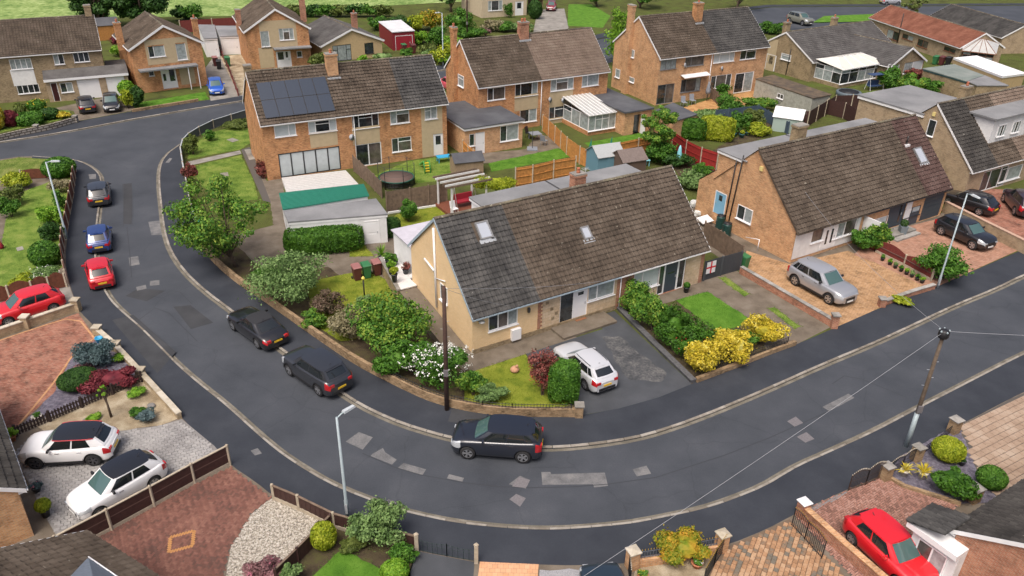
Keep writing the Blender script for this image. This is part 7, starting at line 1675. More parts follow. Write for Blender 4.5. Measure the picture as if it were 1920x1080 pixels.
def tree(label,base,crown,mat,leaf=.13,dens=2.2,trunk_r=.16,clumps=26,group=None,name='tree',z=.1,kind='round',weep=0.0):
    """base = pixel of the trunk's foot; crown = picture box of the crown"""
    PCOUNT[0] += 1; rg = np.random.default_rng(5000 + PCOUNT[0]); b = G(*base,z); u0,v0,u1,v1 = crown; dist = math.hypot(b.x,b.y); zt = top_z(b,(u0 + u1) / 2,v0) - z; zb = max(.6,top_z(b,(u0 + u1) / 2,v1) - z); w = (u1 - u0) / F_PX * math.hypot(dist,CAM_H - zt / 2) * .95
    r = thing(name,label,'tree',b,rg.uniform(0,6),group); zb = min(zb,zt * .7); cx,cz = w / 2,(zt + zb) / 2; rz = (zt - zb) / 2
    r.rotation_euler = (0,0,0); shift = ((u0 + u1) / 2 - base[0]) / F_PX * dist
    C = unit(rg,clumps) * rg.uniform(.3,.8,(clumps,1)) ** (.6); C *= [cx * .95,cx * .95,rz * .95]; C[:,2] += cz; C[:,0] += shift; R = rg.uniform(.10,.25,clumps) * min(cx,rz * 1.6) * 1.05
    m = MB(); m.tube([(0,0,-.05),(shift * .25,0,zb * .6),(shift * .6,0,cz * .9)],[trunk_r,trunk_r * .8,trunk_r * .5],8); tr = m.build('trunk',M_BARK,r)
    for k in range(0,clumps,2):
        m = MB(); s0 = Vector((shift * .4,0,zb * .75)); e = Vector(C[k]); mid = s0.lerp(e,.5) + Vector((0,0,rz * .12)); m.tube([s0,mid,e],[trunk_r * .42,trunk_r * .25,.015],5); m.build('limb',M_BARK,tr)
    Ps,Ns = [],[]
    for k in range(clumps):
        n = int(dens * 4 * math.pi * R[k] ** 2 * .7 / (leaf * leaf)); n = min(n,900); d = unit(rg,n); rad = rg.uniform(.55,1.1,n); P = C[k] + d * (R[k] * rad)[:,None] * [1.1,1.1,.75]
        if weep: P[:,2] -= rg.random(n) ** 2 * weep
        Ps.append(P); Ns.append(d + [0,0,.5])
    P,N = np.concatenate(Ps),np.concatenate(Ns); N /= np.linalg.norm(N,axis=1,keepdims=True); P[:,2] = np.maximum(P[:,2],.3); V,Q = leaf_quads(P,N,leaf,rg,flat=.45); link('crown',np_mesh('crown',V,Q,FM(mat)),r)
    return r
def spiky(label,c,h,mat,n=34,pot=None,group=None,name='potted_plant',w=.05):
    PCOUNT[0] += 1; rg = np.random.default_rng(9000 + PCOUNT[0]); r = thing(name,label,'plant',c,0,group); z0 = 0
    if pot:
        pm,pr,phh = pot; m = MB(); m.lathe([(pr * .7,0),(pr,phh * .85),(pr * 1.08,phh * .86),(pr * 1.08,phh),(pr * .9,phh),(pr * .88,phh * .9)],(0,0,0),12); m.build('pot',pm,r); z0 = phh * .9
    vs,fs = [],[]
    for i in range(n):
        a = rg.uniform(0,6.283); el = rg.uniform(.15,1.45); L = h * rg.uniform(.75,1.1); d = np.array([math.cos(a) * math.cos(el),math.sin(a) * math.cos(el),math.sin(el)]); sd = np.array([-math.sin(a),math.cos(a),0]) * w / 2; p0 = np.array([0,0,z0]); p1 = p0 + d * L * .55; p2 = p0 + d * L + np.array([0,0,-L * .22 * math.cos(el)]); o = len(vs); vs += [p0 - sd * .6,p0 + sd * .6,p1 + sd,p1 - sd,p2]; fs += [(o,o + 1,o + 2,o + 3),(o + 3,o + 2,o + 4,o + 4)]
    m = MB(); m.add([tuple(v) for v in vs],[f if f[2] != f[3] else f[:3] for f in fs]); m.build('leaf_blades',FM(mat),r); return r
def potted(label,c,h,rad,mat,pot,kind='loose',leaf=.06,flowers=None,group=None):
    pm,pr,phh = pot; r = bush(label,c,rad,rad,h,mat,kind,leaf,2.2,flowers,'potted_plant','plant',group,stem=False)
    for ch in r.children: ch.location.z += phh * .85
    m = MB(); m.lathe([(pr * .7,0),(pr,phh * .85),(pr * 1.1,phh * .86),(pr * 1.1,phh),(pr * .85,phh),(pr * .8,phh * .9)],(0,0,0),12); m.build('pot',pm,r); return r

# ---- corner plot
tree('yellow-green garden tree at the corner plot, beside the street',(443,500),(320,330,522,478),'fresh',.12,.85,.13,44)
bb('big clipped laurel hedge in front of the white garage',(540,425,682,478),'laurel','hedge',.09,.42)
bb('upper tier of clipped laurel against the white garage',(548,402,640,440),'laurel','hedge',.09,.4)
bb('small clipped laurel beside the garage door',(640,403,672,432),'laurel','ball',.08,.8)
bb('low dark hedge at the edge of the rear lawn',(700,412,752,447),'dark','hedge',.08,.7)
bb('clipped standard shrub with bright new leaves on the rear lawn',(746,371,786,422),'mid','loose',.08,.9)
bb('large grey-green olive-like bush on the corner plot',(474,470,628,596),'grey','airy',.10,.8,dens=2.2)
bb('small bright green shrub by the curved wall',(570,580,618,622),'fresh','loose',.09)
bb('pinkish brown heather-like bush on the corner plot',(588,548,648,602),'heather','airy',.08)
bb('feathery pale bush next to the largest green bush',(625,575,692,650),'straw','airy',.08,dens=2.0)
bb('silvery bush behind the largest green bush',(668,555,712,600),'grey','airy',.08)
bb('largest bush on the corner plot, bright green and yellow',(662,545,826,700),'fresh','loose',.11,.85,dens=2.2)
bb('dark underbrush at the foot of the largest bush',(700,640,790,722),'mid','loose',.1,.6)
bb('white flowering shrub behind the brown telegraph pole',(768,638,878,742),'mid','loose',.09,.8,flowers=('w',330,.085))
bb('low green plants right of the white flowering shrub',(862,695,912,750),'fresh','loose',.08,.7)
bb('low spreading pale plant at the front of the small lawn',(885,722,948,762),'grey','mound',.07,.6)
bb('red-leaved shrub beside the white estate-style car',(990,655,1042,752),'redgreen','airy',.07,.8,dens=1.3,flowers=('r',60,.04))
bb('clipped bright green block of hedge at the drive entrance',(1026,680,1084,760),'mid','hedge',.07,.8)
bb('small green plants among the bed by the white garage',(480,500,530,535),'mid','loose',.08)
bb('pale yellow climber over the white pergola',(892,326,972,372),'gold','mound',.10,.5,z=1.2)
# ---- hedge and shrubs of the right neighbour
bb('yellowish top end of the neighbour hedge by the house wall',(1162,527,1224,596),'fresh','loose',.09,.7)
bb('second bush of the neighbour hedge, mid green',(1184,550,1258,632),'fresh','loose',.09,.7)
bb('third bush of the neighbour hedge, dark green',(1222,574,1292,662),'laurel','loose',.09,.7)
bb('fourth bush of the neighbour hedge with red tips',(1258,598,1326,688),'laurel','loose',.09,.7,flowers=('r',25,.05))
bb('yellow shrub at the drive corner, leftmost of three',(1274,626,1348,712),'yellow','loose',.09,.8)
bb('pale yellow shrub in the middle of the three by the footway',(1328,610,1408,696),'yellow','loose',.09,.7)
bb('yellow flowering shrub, rightmost of three by the footway',(1384,594,1466,660),'yellow','loose',.09,.7)
bb('green filler shrub between the yellow shrubs and the lawn',(1345,615,1412,660),'mid','loose',.08,.7)
bb('loose shrub in front of the white clad bungalow',(1585,428,1635,477),'mid','airy',.1,.8)
bb('taller yellowish shrub beside the white porch screen',(1622,415,1662,478),'fresh','airy',.1,.8)
bb('small open tree beside the right street lamp',(1718,462,1802,540),'mid','airy',.12,.9,dens=1.6)
bb('low weeds along the front wall of the ochre drive',(1660,556,1712,574),'gold','mound',.07,.4)
# ---- left gardens
for lab,box,m,k,lf in (
 ('dense rounded shrub at the street corner by the verge',(90,294,142,338),'mid','ball',.12),
 ('pale bush by the short fence, left garden',(14,322,56,360),'gold','loose',.1),('olive bush below the short fence, left garden',(8,345,46,392),'olive','loose',.1),('dark bush at the left garden path',(8,368,40,412),'mid','loose',.1),
 ('cream flowering shrub at the top of the left fence',(102,332,132,366),'straw','loose',.09),('spotted laurel against the left fence, upper',(104,358,126,395),'mid','loose',.09),('bright shrub against the left fence near the lamp',(84,380,120,424),'lime','loose',.1),('dark green shrub against the left fence',(82,412,121,458),'dark','loose',.1),('rounded green shrub at the lower left fence',(68,450,116,506),'mid','ball',.1)):
    bb(lab,box,m,k,lf)
bb('white flowering shrub at the end of the long left lawn',(58,500,114,535),'grey','mound',.08,.7,flowers=('w',70,.06))
bb('yellow-green shrub left of the white flowers on the left lawn',(28,512,76,546),'gold','mound',.08,.8)
bb('blue-green spruce on the purple slate',(156,636,220,700),'blue','loose',.07,.9,dens=2.8)
bb('clipped dark green dome on the purple slate',(122,692,186,738),'dark','ball',.05,.85)
bb('dark red acer mound by the picket fence',(184,690,262,742),'red','mound',.07,.8,dens=3)
bb('pink flowering cushion behind the dark green dome',(144,683,182,704),'pink','mound',.05,.8)
bb('small lime plant beside the low cream wall',(213,664,236,684),'lime','mound',.05,.8)
bn = tree('small twisted bonsai-like tree on the gravel bed',(209,782),(193,712,220,752),'lime',.06,2.4,.07,8)
for lab,box,m in (('lime tuft at the top of the gravel bed',(246,728,274,748),'lime'),('green tuft with rock on the gravel bed',(248,764,276,786),'mid'),('blue-green cushion on the gravel bed',(266,766,300,796),'blue'),('lime tuft behind the white crossover',(166,778,190,794),'lime')): bb(lab,box,m,'mound',.05,.8)
bb('yellow-green clipped shrub by the bottom side fence',(588,980,634,1040),'gold','ball',.06,.9)
bb('grey-green willowy shrub behind the bottom fence',(664,948,762,1048),'grey','airy',.085,.8,dens=2.8)
bb('glossy green shrub left of the low green gate',(736,1020,784,1068),'mid','loose',.07,.8)
bb('clipped green ball at the bottom edge by the lawn',(716,1056,768,1100),'lime','ball',.06,.9)
bb('pink flowering bush on the pebbles at the bottom edge',(468,1052,532,1100),'pink','loose',.06,.8,flowers=('p',60,.05))
bb('grey leaved bush at the bottom edge by the side fence',(528,1058,566,1104),'grey','loose',.06,.9)
bb('low brown groundcover below the willowy shrub',(640,1010,690,1040),'olive','mound',.06,.8)
bb('orange and lime bush at the bottom behind the wall',(1228,1000,1318,1078),'orange','mound',.07,.9,dens=2.8)
bb('yellow-green clipped ball on the right slate bed',(1742,818,1794,872),'gold','ball',.055,.95)
bb('glossy dark green shrub on the right slate bed',(1736,874,1808,940),'laurel','mound',.08,.9)
bb('clipped dark ball beside the buff patio',(1826,872,1872,922),'mid','ball',.05,.95)
M_WPOT = plain('white_pot',(.62,.58,.50),rough=.8,var=.15); M_DPOT = plain('dark_pot',(.03,.032,.038),rough=.5); M_TPOT = plain('terracotta_pot',(.42,.16,.08),rough=.85,var=.2)
spiky('spiky yellow plant in a white pot, left one on the slate bed',G(1694,892),.55,'yellow',40,(M_WPOT,.2,.36)); spiky('spiky yellow plant in a white pot, right one on the slate bed',G(1728,896),.6,'yellow',40,(M_WPOT,.22,.38))
spiky('tall spiky green plant in a pot beside the white terrace',G(716,488),1.0,'lime',46,(M_DPOT,.24,.5),w=.06)
for i,(lab,s,d,mt,ph) in enumerate((('palm-like plant in grey pot on the terrace wall, nearest the bins',-.9,9.6,'lime',.5),('bushy plant in tall grey pot on the terrace wall',-.65,10.6,'mid',.55),('yellow-leaved plant in brown pot at the terrace corner',-1.15,8.5,'gold',.6),('red flowering potted plant against the cream gable',.0,9.3,'redgreen',.35),('dark leaved plant in a small pot on the terrace',-.1,10.8,'mid',.3))):
    q = A.o + A.t * s + A.n * d; potted(lab,Vector((q[0],q[1],1.3 if s < -.5 else 1.22)),.6,.32,mt,(M_DPOT,.2,ph),'airy' if i % 2 else 'loose')
potted('clipped topiary ball in a dark square pot by the left bungalow',G(87,968),.62,.33,'gold',(M_DPOT,.2,.4),'ball',.05); potted('purple flowering pot by the left bungalow corner',G(70,922),.35,.28,'blue',(M_DPOT,.18,.25),'loose',.05,('p',15,.04)); potted('green plant in a terracotta pot near the picket fence',G(24,826),.5,.3,'lime',(M_TPOT,.2,.3)); potted('hostas in a pale round pot on the slate bed',G(70,785),.2,.2,'mid',(M_WPOT,.24,.18),'mound',.05)
potted('box ball in a grey pot by the dark front door',G(1286,548),.4,.22,'mid',(M_DPOT,.2,.42),'ball',.04)
potted('daisies in a terracotta trough by the open black gate',G(1306,1062),.28,.24,'mid',(M_TPOT,.24,.26),'loose',.045,('w',18,.04)); potted('yellow pansies in a pot at the bottom edge',G(1205,1085),.25,.25,'mid',(M_TPOT,.22,.2),'loose',.045,('y',18,.045))
potted('small dark potted plant at the edge of the right slate bed',G(1802,872),.2,.16,'dark',(M_DPOT,.17,.3),'loose',.04)
PP = [(1654,489),(1668,497),(1678,503),(1689,509),(1699,515),(1709,520),(1719,526),(1728,531)]
for i,(u,v) in enumerate(PP): potted('%s small potted plant in the row along the maroon fence, counted from the house' % ('first second third fourth fifth sixth seventh eighth'.split()[i]),G(u,v),.3,.2,('mid','lime','grey')[i % 3],(M_DPOT,.15,.26),'loose',.05,group='row of pots beside the ochre drive')
# ---- across the upper road
for lab,box,m,k,fl in (
 ('tall yellow conifer at the far left edge',(-14,188,11,246),'yellow','ball',None),('dark red rounded shrub behind the patterned wall',(8,206,36,240),'red','ball',None),('small olive ball in the buff house garden',(32,192,49,216),'olive','ball',None),('green shrub with yellow flowers by the buff house porch',(57,186,86,212),'mid','ball',('y',14,.12)),('low green hedge behind the patterned wall',(40,212,78,236),'mid','hedge',None),('dark shrub in the buff house front garden',(80,202,111,226),'dark','ball',None),('yellow flowers behind the end of the patterned wall',(107,209,131,224),'yellow','mound',None),('white and yellow flowers in the buff house garden',(74,214,90,228),'straw','mound',('y',12,.1)),
 ('lime conifer beside the black hatchback on the drive',(227,150,254,182),'lime','ball',None),('yellow-green shrub below the lime conifer',(227,168,254,206),'gold','loose',None),('dark shrub at the corner of the gable-fronted house',(247,162,272,204),'dark','loose',None),('purple bush between the two left houses',(213,62,240,92),'red','loose',None),('green bush behind the buff house garage',(216,82,244,108),'lime','loose',None),('olive hedge behind the solar roof',(580,100,618,130),'olive','loose',None),
 ('lime bush in front of the small buff bungalow',(668,103,690,120),'lime','mound',None),('cream-green bush in front of the small buff bungalow',(700,96,735,120),'grey','mound',None),('green bush beside the small brick pier',(750,90,775,112),'mid','mound',None)):
    bb(lab,box,m,k,.16,.9,fl)
SH = [((762,28,800,62),'gold'),((788,18,830,60),'orange'),((768,55,805,85),'lime'),((800,48,840,95),'mid'),((786,80,815,108),'olive'),((808,80,850,125),'gold'),((838,15,885,70),'mid'),((835,60,872,105),'lime'),((858,50,905,75),'mid'),((790,95,822,118),'grey'),((825,98,858,126),'lime'),((725,30,772,62),'dark'),((690,28,730,60),'mid'),((905,36,940,62),'straw'),((930,40,965,62),'mid'),((955,42,1000,64),'grey'),((902,52,918,70),'pink')]
DESC = ['gold-leaved','orange-tinted','lime','mid green','olive','yellow-green','tall green','light green','dense green','grey-leaved','small lime','dark','broad green','straw-coloured','low green','variegated','pink flowering']
WHERE = ['top of the shrubbery by the maroon garage','shrubbery near the far lamp top','right beside the maroon garage','middle of the far shrubbery','lower left of the far shrubbery','foot of the far lamp','back of the far shrubbery near the thin pole','right of the far lamp','below the thin telegraph pole','left of the far lamp foot','by the road right of the far lamp','field edge left of the shrubbery','field edge behind the small buff bungalow','front garden of the cream house, left','front garden of the cream house, middle','front garden of the cream house, right','roadside behind the middle semi roof']
for (box,m),d_,w_ in zip(SH,DESC,WHERE): bb('%s shrub at the %s' % (d_,w_),box,m,'loose',.2,.9)
bb('ivy and climber on the cream house front',(944,4,966,34),'mid','loose',.14,.35); bb('rounded tree-like shrub beside the cream house drive',(990,0,1016,37),'dark','ball',.18,.9)
tree('weeping yellow-green willow behind the middle semis',(1158,122),(1126,2,1198,100),'lime',.2,2.2,.2,30,weep=3.0)
tree('dark leafy tree over the garden by the red fence',(1226,300),(1186,190,1276,285),'fresh',.13,2.0,.12,36)
bb('dark green undergrowth below the garden tree',(1200,262,1262,312),'mid','loose',.12,.7)
bb('dark clipped hedge left of the yellow hedge',(1262,222,1320,264),'laurel','hedge',.11,.4); bb('bright yellow-topped clipped hedge',(1310,218,1372,266),'gold','hedge',.11,.4)
for lab,box,m in (('tall shrub by the blue-grey fence',(1368,208,1400,256),'mid'),('yellow grass-like shrub by the blue-grey fence',(1400,232,1446,258),'gold'),('olive shrub behind the pots',(1388,202,1428,245),'olive'),('lime bush beyond the blue-grey fence',(1384,180,1450,212),'fresh'),('mixed green shrub by the awning house patio',(1336,176,1388,222),'mid'),('green shrubs over the grey outbuilding roof edge',(1300,205,1362,230),'grey'),('green bush in the back garden below the red fence',(1296,306,1332,334),'mid'),('pale green bush behind the right end of the main roof',(1266,322,1326,362),'grey'),('dark bush near the folded blue parasol',(1238,285,1290,318),'dark'),('trimmed bush beside the far side drive',(1420,38,1462,66),'mid'),('climber beside the patio doors of the right semi',(1336,156,1366,184),'mid')): bb(lab,box,m,'loose',.13,.8)
for lab,box,m in (('large lime bush in the conservatory garden',(1676,135,1730,182),'fresh'),('dark bush beside the white conservatory',(1640,122,1680,172),'mid'),('reddish shrub in the conservatory garden',(1690,128,1738,158),'redgreen'),('green bush at the end of the workshop',(1722,145,1756,180),'mid'),('yellow plants beside the brown chimney',(1786,166,1812,182),'gold'),('lone green bush on the white garage wall',(1888,140,1912,158),'lime')): bb(lab,box,m,'loose',.18,.9)
for lab,box,m in (('straggly shrub at the corner fence of the solar house',(350,250,376,292),'olive'),('upright green bush by the corner fence of the solar house',(384,243,403,266),'mid'),('weedy border along the upper corner fence',(420,226,470,245),'olive'),('flower border beside the corner lawn',(350,302,372,348),'redgreen'),('low plants against the solar house gable',(480,300,506,338),'redgreen')): bb(lab,box,m,'mound' if 'border' in lab else 'loose',.1,.7,('r',10,.08) if 'flower' in lab else None)
# ---- trees and hedges towards the field
for i,(lab,base,crown,m,cl) in enumerate((('large dark tree behind the buff house, left of its chimney',(185,55),(138,-70,240,46),'dark',46),('large dark tree between the buff house and the gable-fronted house',(265,52),(212,-70,332,46),'dark',52),('dark tree at the field edge behind the cream house',(845,22),(815,-40,878,12),'dark',18),('bushy tree behind the top lawn',(1120,12),(1085,-40,1140,8),'mid',18),('tree beyond the right semi ridge',(1380,20),(1340,-45,1432,6),'mid',20),('tall olive shrub tree between the top right roofs',(1712,28),(1688,-8,1738,22),'olive',16),('tree behind the willow at the top',(1200,15),(1160,-40,1240,8),'mid',18))): tree(lab,base,crown,m,.28,2.0,.25,cl)
for i in range(9):
    u = 345 + i * 13 if i < 2 else 560 + (i - 2) * 26; bb('rough field hedge bush, number %s from the left along the field' % ('one two three four five six seven eight nine'.split()[i]),(u - 18,10 - (i > 1) * 2,u + 20,40 - (i > 1) * 6),('dark','mid','olive')[i % 3],'loose',.3,.6,group='rough hedge along the field')
# pots of the far patio
for i,(u,v) in enumerate(((1375,256),(1390,258),(1400,254),(1370,262))): potted('%s blue-green pot by the blue-grey fence, counted from the left' % 'second third fourth first'.split()[i],G(u,v),.5,.3,('mid','gold','lime','mid')[i],(plain('teal_pot',(.05,.16,.17),rough=.4),.28,.4),'loose',.09,group='pots by the blue-grey fence')

# ---- grass blades standing up from the lawns, with a ragged fringe
for pts,z_,mat_ in LAWNS:
    x0,x1 = min(p.x for p in pts),max(p.x for p in pts); y0,y1 = min(p.y for p in pts),max(p.y for p in pts); rg = np.random.default_rng(int(abs(x0) * 50)); N_ = int(min(14000,(x1 - x0) * (y1 - y0) * 150)); c_ = rg.random((N_,2)) * [x1 - x0,y1 - y0] + [x0,y0]
    ed = np.array([(p.x,p.y) for p in pts]); ei = rg.integers(0,len(ed),500); c_ = np.concatenate([np.array([q for q in c_ if inside(pts,q[0],q[1])]),ed[ei] + rg.normal(0,.09,(500,2))]); k_ = len(c_); hh = rg.uniform(.025,.075,k_); a_ = rg.uniform(0,6.283,k_); w_ = .012; t_ = np.stack([np.cos(a_),np.sin(a_)],1) * w_; ln = rg.normal(0,.02,(k_,2))
    V_ = np.stack([np.column_stack([c_ - t_,np.full(k_,z_)]),np.column_stack([c_ + t_,np.full(k_,z_)]),np.column_stack([c_ + ln,z_ + hh])],1).reshape(-1,3); link('grass',np_mesh('grass',V_,np.arange(3 * k_).reshape(-1,3),mat_),kind='stuff')

# ================================================================== SMALL THINGS
M_BIN_G = plain('bin_green',(.035,.16,.06),rough=.5); M_BIN_B = plain('bin_maroon',(.11,.03,.03),rough=.5); M_BIN_K = plain('bin_black',(.02,.02,.022),rough=.5); M_LID = plain('bin_lid_pink',(.30,.13,.12),rough=.5)
def bin_(label,uv,body,lid,yaw=.5,z=.1,s=1.0):
    r = thing('wheelie_bin',label,'bin',G(*uv,z),yaw); r.scale = (s,) * 3
    m = MB(); m.add([(-.2,-.24,.06),(.2,-.24,.06),(.2,.22,.06),(-.2,.22,.06),(-.28,-.32,.98),(.28,-.32,.98),(.28,.34,.98),(-.28,.34,.98)],[(0,3,2,1),(4,5,6,7),(0,1,5,4),(1,2,6,5),(2,3,7,6),(3,0,4,7)]); m.build('bin_body',body,r)
    m = MB(); m.add([(-.3,-.36,.985),(.3,-.36,.985),(.3,.36,.985),(-.3,.36,.985),(-.26,-.3,1.04),(.26,-.3,1.04),(.26,.36,1.08),(-.26,.36,1.08)],[(0,3,2,1),(4,5,6,7),(0,1,5,4),(1,2,6,5),(2,3,7,6),(3,0,4,7)]); m.build('lid',lid,r)
    for sx in (-1,1): m = MB(); m.tube([(sx * .24,.26,.1),(sx * .3,.26,.1)],.1,10); m.build('wheel',M_TYRE,r)
    m = MB(); m.tube([(-.24,.38,.98),(.24,.38,.98)],.02,6); m.build('handle',body,r)
bin_('maroon wheelie bin, left of three by the white terrace',(670,524),M_BIN_B,M_LID,.5); bin_('green wheelie bin between two maroon ones by the terrace',(688,520),M_BIN_G,M_BIN_G,.5); bin_('maroon wheelie bin, right of three by the white terrace',(707,515),M_BIN_B,M_LID,.5)
bin_('green wheelie bin beside the dark grey side gate',(1393,503),M_BIN_G,M_BIN_G,.6); bin_('maroon wheelie bin by the left white garage',(405,124),M_BIN_B,M_LID,.5,s=1.15); bin_('green wheelie bin by the right white garage',(428,124),M_BIN_G,M_BIN_G,.5,s=1.15); bin_('dark wheelie bin below the maroon one at the white garages',(412,130),M_BIN_K,M_BIN_K,.3,s=1.1)
bin_('green wheelie bin by the red-tiled bungalow',(1752,121),M_BIN_G,M_BIN_G,-.9,s=1.15); bin_('maroon wheelie bin by the red-tiled bungalow',(1764,122),M_BIN_B,M_BIN_B,-.9,s=1.15); bin_('black wheelie bin by the red-tiled bungalow',(1776,123),M_BIN_K,M_BIN_K,-.9,s=1.15); bin_('green-topped bin at the far left edge by the buff house',(6,184),M_BIN_K,M_BIN_G,.4,s=1.2); bin_('green-lidded bin by the maroon garage',(758,98),M_BIN_B,M_BIN_G,.5,s=1.1); bin_('maroon bin by the maroon garage',(775,100),M_BIN_B,M_BIN_B,.5,s=1.2)
def butt(label,uv):
    r = thing('water_butt',label,'water butt',G(*uv)); pr = [(.26,.0)]
    for k in range(6): pr += [(.33,.06 + k * .16),(.36,.12 + k * .16),(.33,.19 + k * .16)]
    m = MB(); m.lathe(pr + [(.28,1.08)],(0,0,0),16); m.build('barrel',plain('butt_green',(.012,.05,.042),rough=.45),r); m = MB(); m.lathe([(.31,1.08),(.31,1.12),(.1,1.15)],(0,0,0),14); m.build('lid',M_TRIM,r)
butt('dark green water butt, rear one by the black drainpipes',(1349,428)); butt('dark green water butt, front one by the black drainpipes',(1361,443))
# trampoline, slide and play table
tr = thing('trampoline','round trampoline with dark safety net in the garden','trampoline',G(744,345)); R_ = 1.5
m = MB(); m.lathe([(R_,0),(R_,.02)],(0,0,.62),28); m.build('mat',plain('tramp_mat',(.13,.085,.07),rough=.8),tr)
m = MB(); m.tube([(R_ * math.cos(a * .2244),R_ * math.sin(a * .2244),.66) for a in range(29)],.05,6); m.build('pad',plain('tramp_pad',(.02,.10,.07),rough=.6),tr)
for k in range(6):
    a = k * 1.047; x,y = R_ * 1.04 * math.cos(a),R_ * 1.04 * math.sin(a); m = MB(); m.tube([(x,y,0),(x,y,2.0)],.03,6); m.build('pole',M_TRIM,tr)
m = MB(); n = 40
for k in range(n):
    a = 2 * math.pi * k / n; m.tube([(R_ * math.cos(a),R_ * math.sin(a),.05),(R_ * math.cos(a),R_ * math.sin(a),.62)],.012,4)
for zz in (.1,.25,.4,.55,1.2,1.95): m.tube([(R_ * math.cos(a * .2244),R_ * math.sin(a * .2244),zz) for a in range(29)],.012,4)
m.build('safety_net',M_TRIM,tr)
t2 = thing('trampoline','small low trampoline near the white conservatory','trampoline',G(1590,180)); m = MB(); m.lathe([(1.45,0),(1.5,.5),(1.4,.58),(1.2,.56)],(0,0,0),24); m.build('pad',plain('tramp_grey',(.10,.13,.15),rough=.6),t2); m = MB(); m.lathe([(1.2,0),(1.2,.01)],(0,0,.575),24); m.build('mat',M_TRIM,t2)
sl = thing('slide','green and yellow plastic climbing slide on the lawn','slide',G(800,322),.4)
for sx in (-.25,.25): m = MB(); m.tube([(sx,-.4,0),(sx,0,1.05)],.06,6); m.build('side_post',plain('play_green',(.03,.25,.05),rough=.5),sl)
for k in range(4): m = MB(); m.box(-.24,.24,-.36 + k * .09,-.26 + k * .09,.15 + k * .22,.22 + k * .22); m.build('step',plain('play_yellow',(.7,.52,.04),rough=.5),sl)
m = MB(); m.add([(-.25,0,.95),(.25,0,.95),(.25,.5,.75),(-.25,.5,.75),(-.25,1.5,.12),(.25,1.5,.12)],[(0,1,2,3),(3,2,5,4)]); m.add([(-.25,0,1.05),(-.25,0,.95),(-.25,.5,.75),(-.25,1.5,.12),(-.25,1.5,.24),(-.25,.5,.88)],[(0,1,2,5),(5,2,3,4)]); m.add([(.25,0,1.05),(.25,0,.95),(.25,.5,.75),(.25,1.5,.12),(.25,1.5,.24),(.25,.5,.88)],[(0,1,2,5),(5,2,3,4)]); m.build('chute',plain('play_light_green',(.12,.42,.10),rough=.5),sl)
def table(label,uv,mat,w=1.2,d=.7,h=.6,yaw=.4,z=.1,name='table'):
    r = thing(name,label,'table',G(*uv,z),yaw); m = MB(); m.box(-w / 2,w / 2,-d / 2,d / 2,h - .05,h); m.build('table_top',mat,r)
    for sx in (-1,1):
        for sy in (-1,1): m = MB(); m.box(sx * w * .42 - .03,sx * w * .42 + .03,sy * d * .4 - .03,sy * d * .4 + .03,0,h - .05); m.build('leg',mat,r)
def chair(label,uv,mat,yaw,z=.1,name='chair',s=1.0):
    r = thing(name,label,'chair',G(*uv,z),yaw); r.scale = (s,) * 3; m = MB(); m.box(-.24,.24,-.24,.24,.4,.44); m.build('seat',mat,r); m = MB(); m.add([(-.24,.22,.44),(.24,.22,.44),(.24,.34,.95),(-.24,.34,.95),(-.24,.25,.44),(.24,.25,.44),(.24,.37,.95),(-.24,.37,.95)],[(0,1,2,3),(7,6,5,4),(0,4,5,1),(1,5,6,2),(2,6,7,3),(3,7,4,0)]); m.build('backrest',mat,r)
    for sx in (-1,1):
        for sy in (-1,1): m = MB(); m.tube([(sx * .22,sy * .22,0),(sx * .21,sy * .2,.4)],.02,5); m.build('leg',mat,r)
BLUEPL = plain('sky_blue_plastic',(.03,.33,.58),rough=.45); GREYF = plain('grey_furniture',(.22,.24,.27),rough=.6); TEAL = plain('turquoise_paint',(.22,.55,.62),rough=.6); REDF = plain('red_cushion',(.30,.015,.03),rough=.8)
table('sky blue play table by the white back door',(832,303),BLUEPL,1.3,.8,.55)
table('round-edged grey patio table behind the flat-roofed extension',(1003,262),GREYF,1.1,1.1,.7); chair('grey patio chair nearest the golden fence',(1020,272),GREYF,2.6,s=1.15); chair('dark patio chair beside the grey table',(992,258),M_TRIM,1.0,s=1.15)
table('turquoise garden bench table behind the sheds',(1206,312),TEAL,1.2,.5,.6,.5)
r = thing('parasol','folded turquoise parasol in the back garden','parasol',G(1271,312)); m = MB(); m.tube([(0,0,0),(0,0,2.0)],.03,6); m.build('pole',M_WHITE,r); m = MB(); m.lathe([(.32,.25),(.28,.8),(.16,1.7),(.04,2.05)],(0,0,0),10); m.build('folded_canopy',TEAL,r)
r = thing('parasol','folded grey parasol beside the right semi patio','parasol',G(1325,190)); m = MB(); m.tube([(0,0,0),(0,0,2.3)],.03,6); m.build('pole',M_TRIM,r); m = MB(); m.lathe([(.26,.9),(.3,1.2),(.1,2.2),(.03,2.35)],(0,0,0),9); m.build('folded_canopy',GREYF,r)
r = thing('parasol','folded dark parasol on a square foot by the flat-roofed extension','parasol',G(998,280)); m = MB(); m.box(-.5,.5,-.5,.5,0,.12); m.build('foot',GREYF,r); m = MB(); m.tube([(0,0,.12),(0,0,2.1)],.03,6); m.build('pole',M_TRIM,r)
for i,(u,v,t) in enumerate(((1282,200,'left grey garden chair under the awning'),(1298,196,'right grey garden chair under the awning'))): chair(t,(u,v),GREYF,.3,s=1.2)
# green football net
r = thing('football_goal','green netted play goal on the conservatory lawn','goal',G(1128,282),.35)
for sx in (-1.1,1.1): m = MB(); m.add([(sx,0,0),(sx - .25,.3,0),(sx,.6,0),(sx + .1,.3,1.3)],[(0,1,3),(1,2,3),(2,0,3)]); m.build('net_end',plain('goal_green',(.01,.16,.11),rough=.6),r)
m = MB(); m.tube([(-1.1,.3,.35),(0,.3,.12),(1.1,.3,.35)],.1,6); m.build('net_middle',MATS['goal_green'],r)
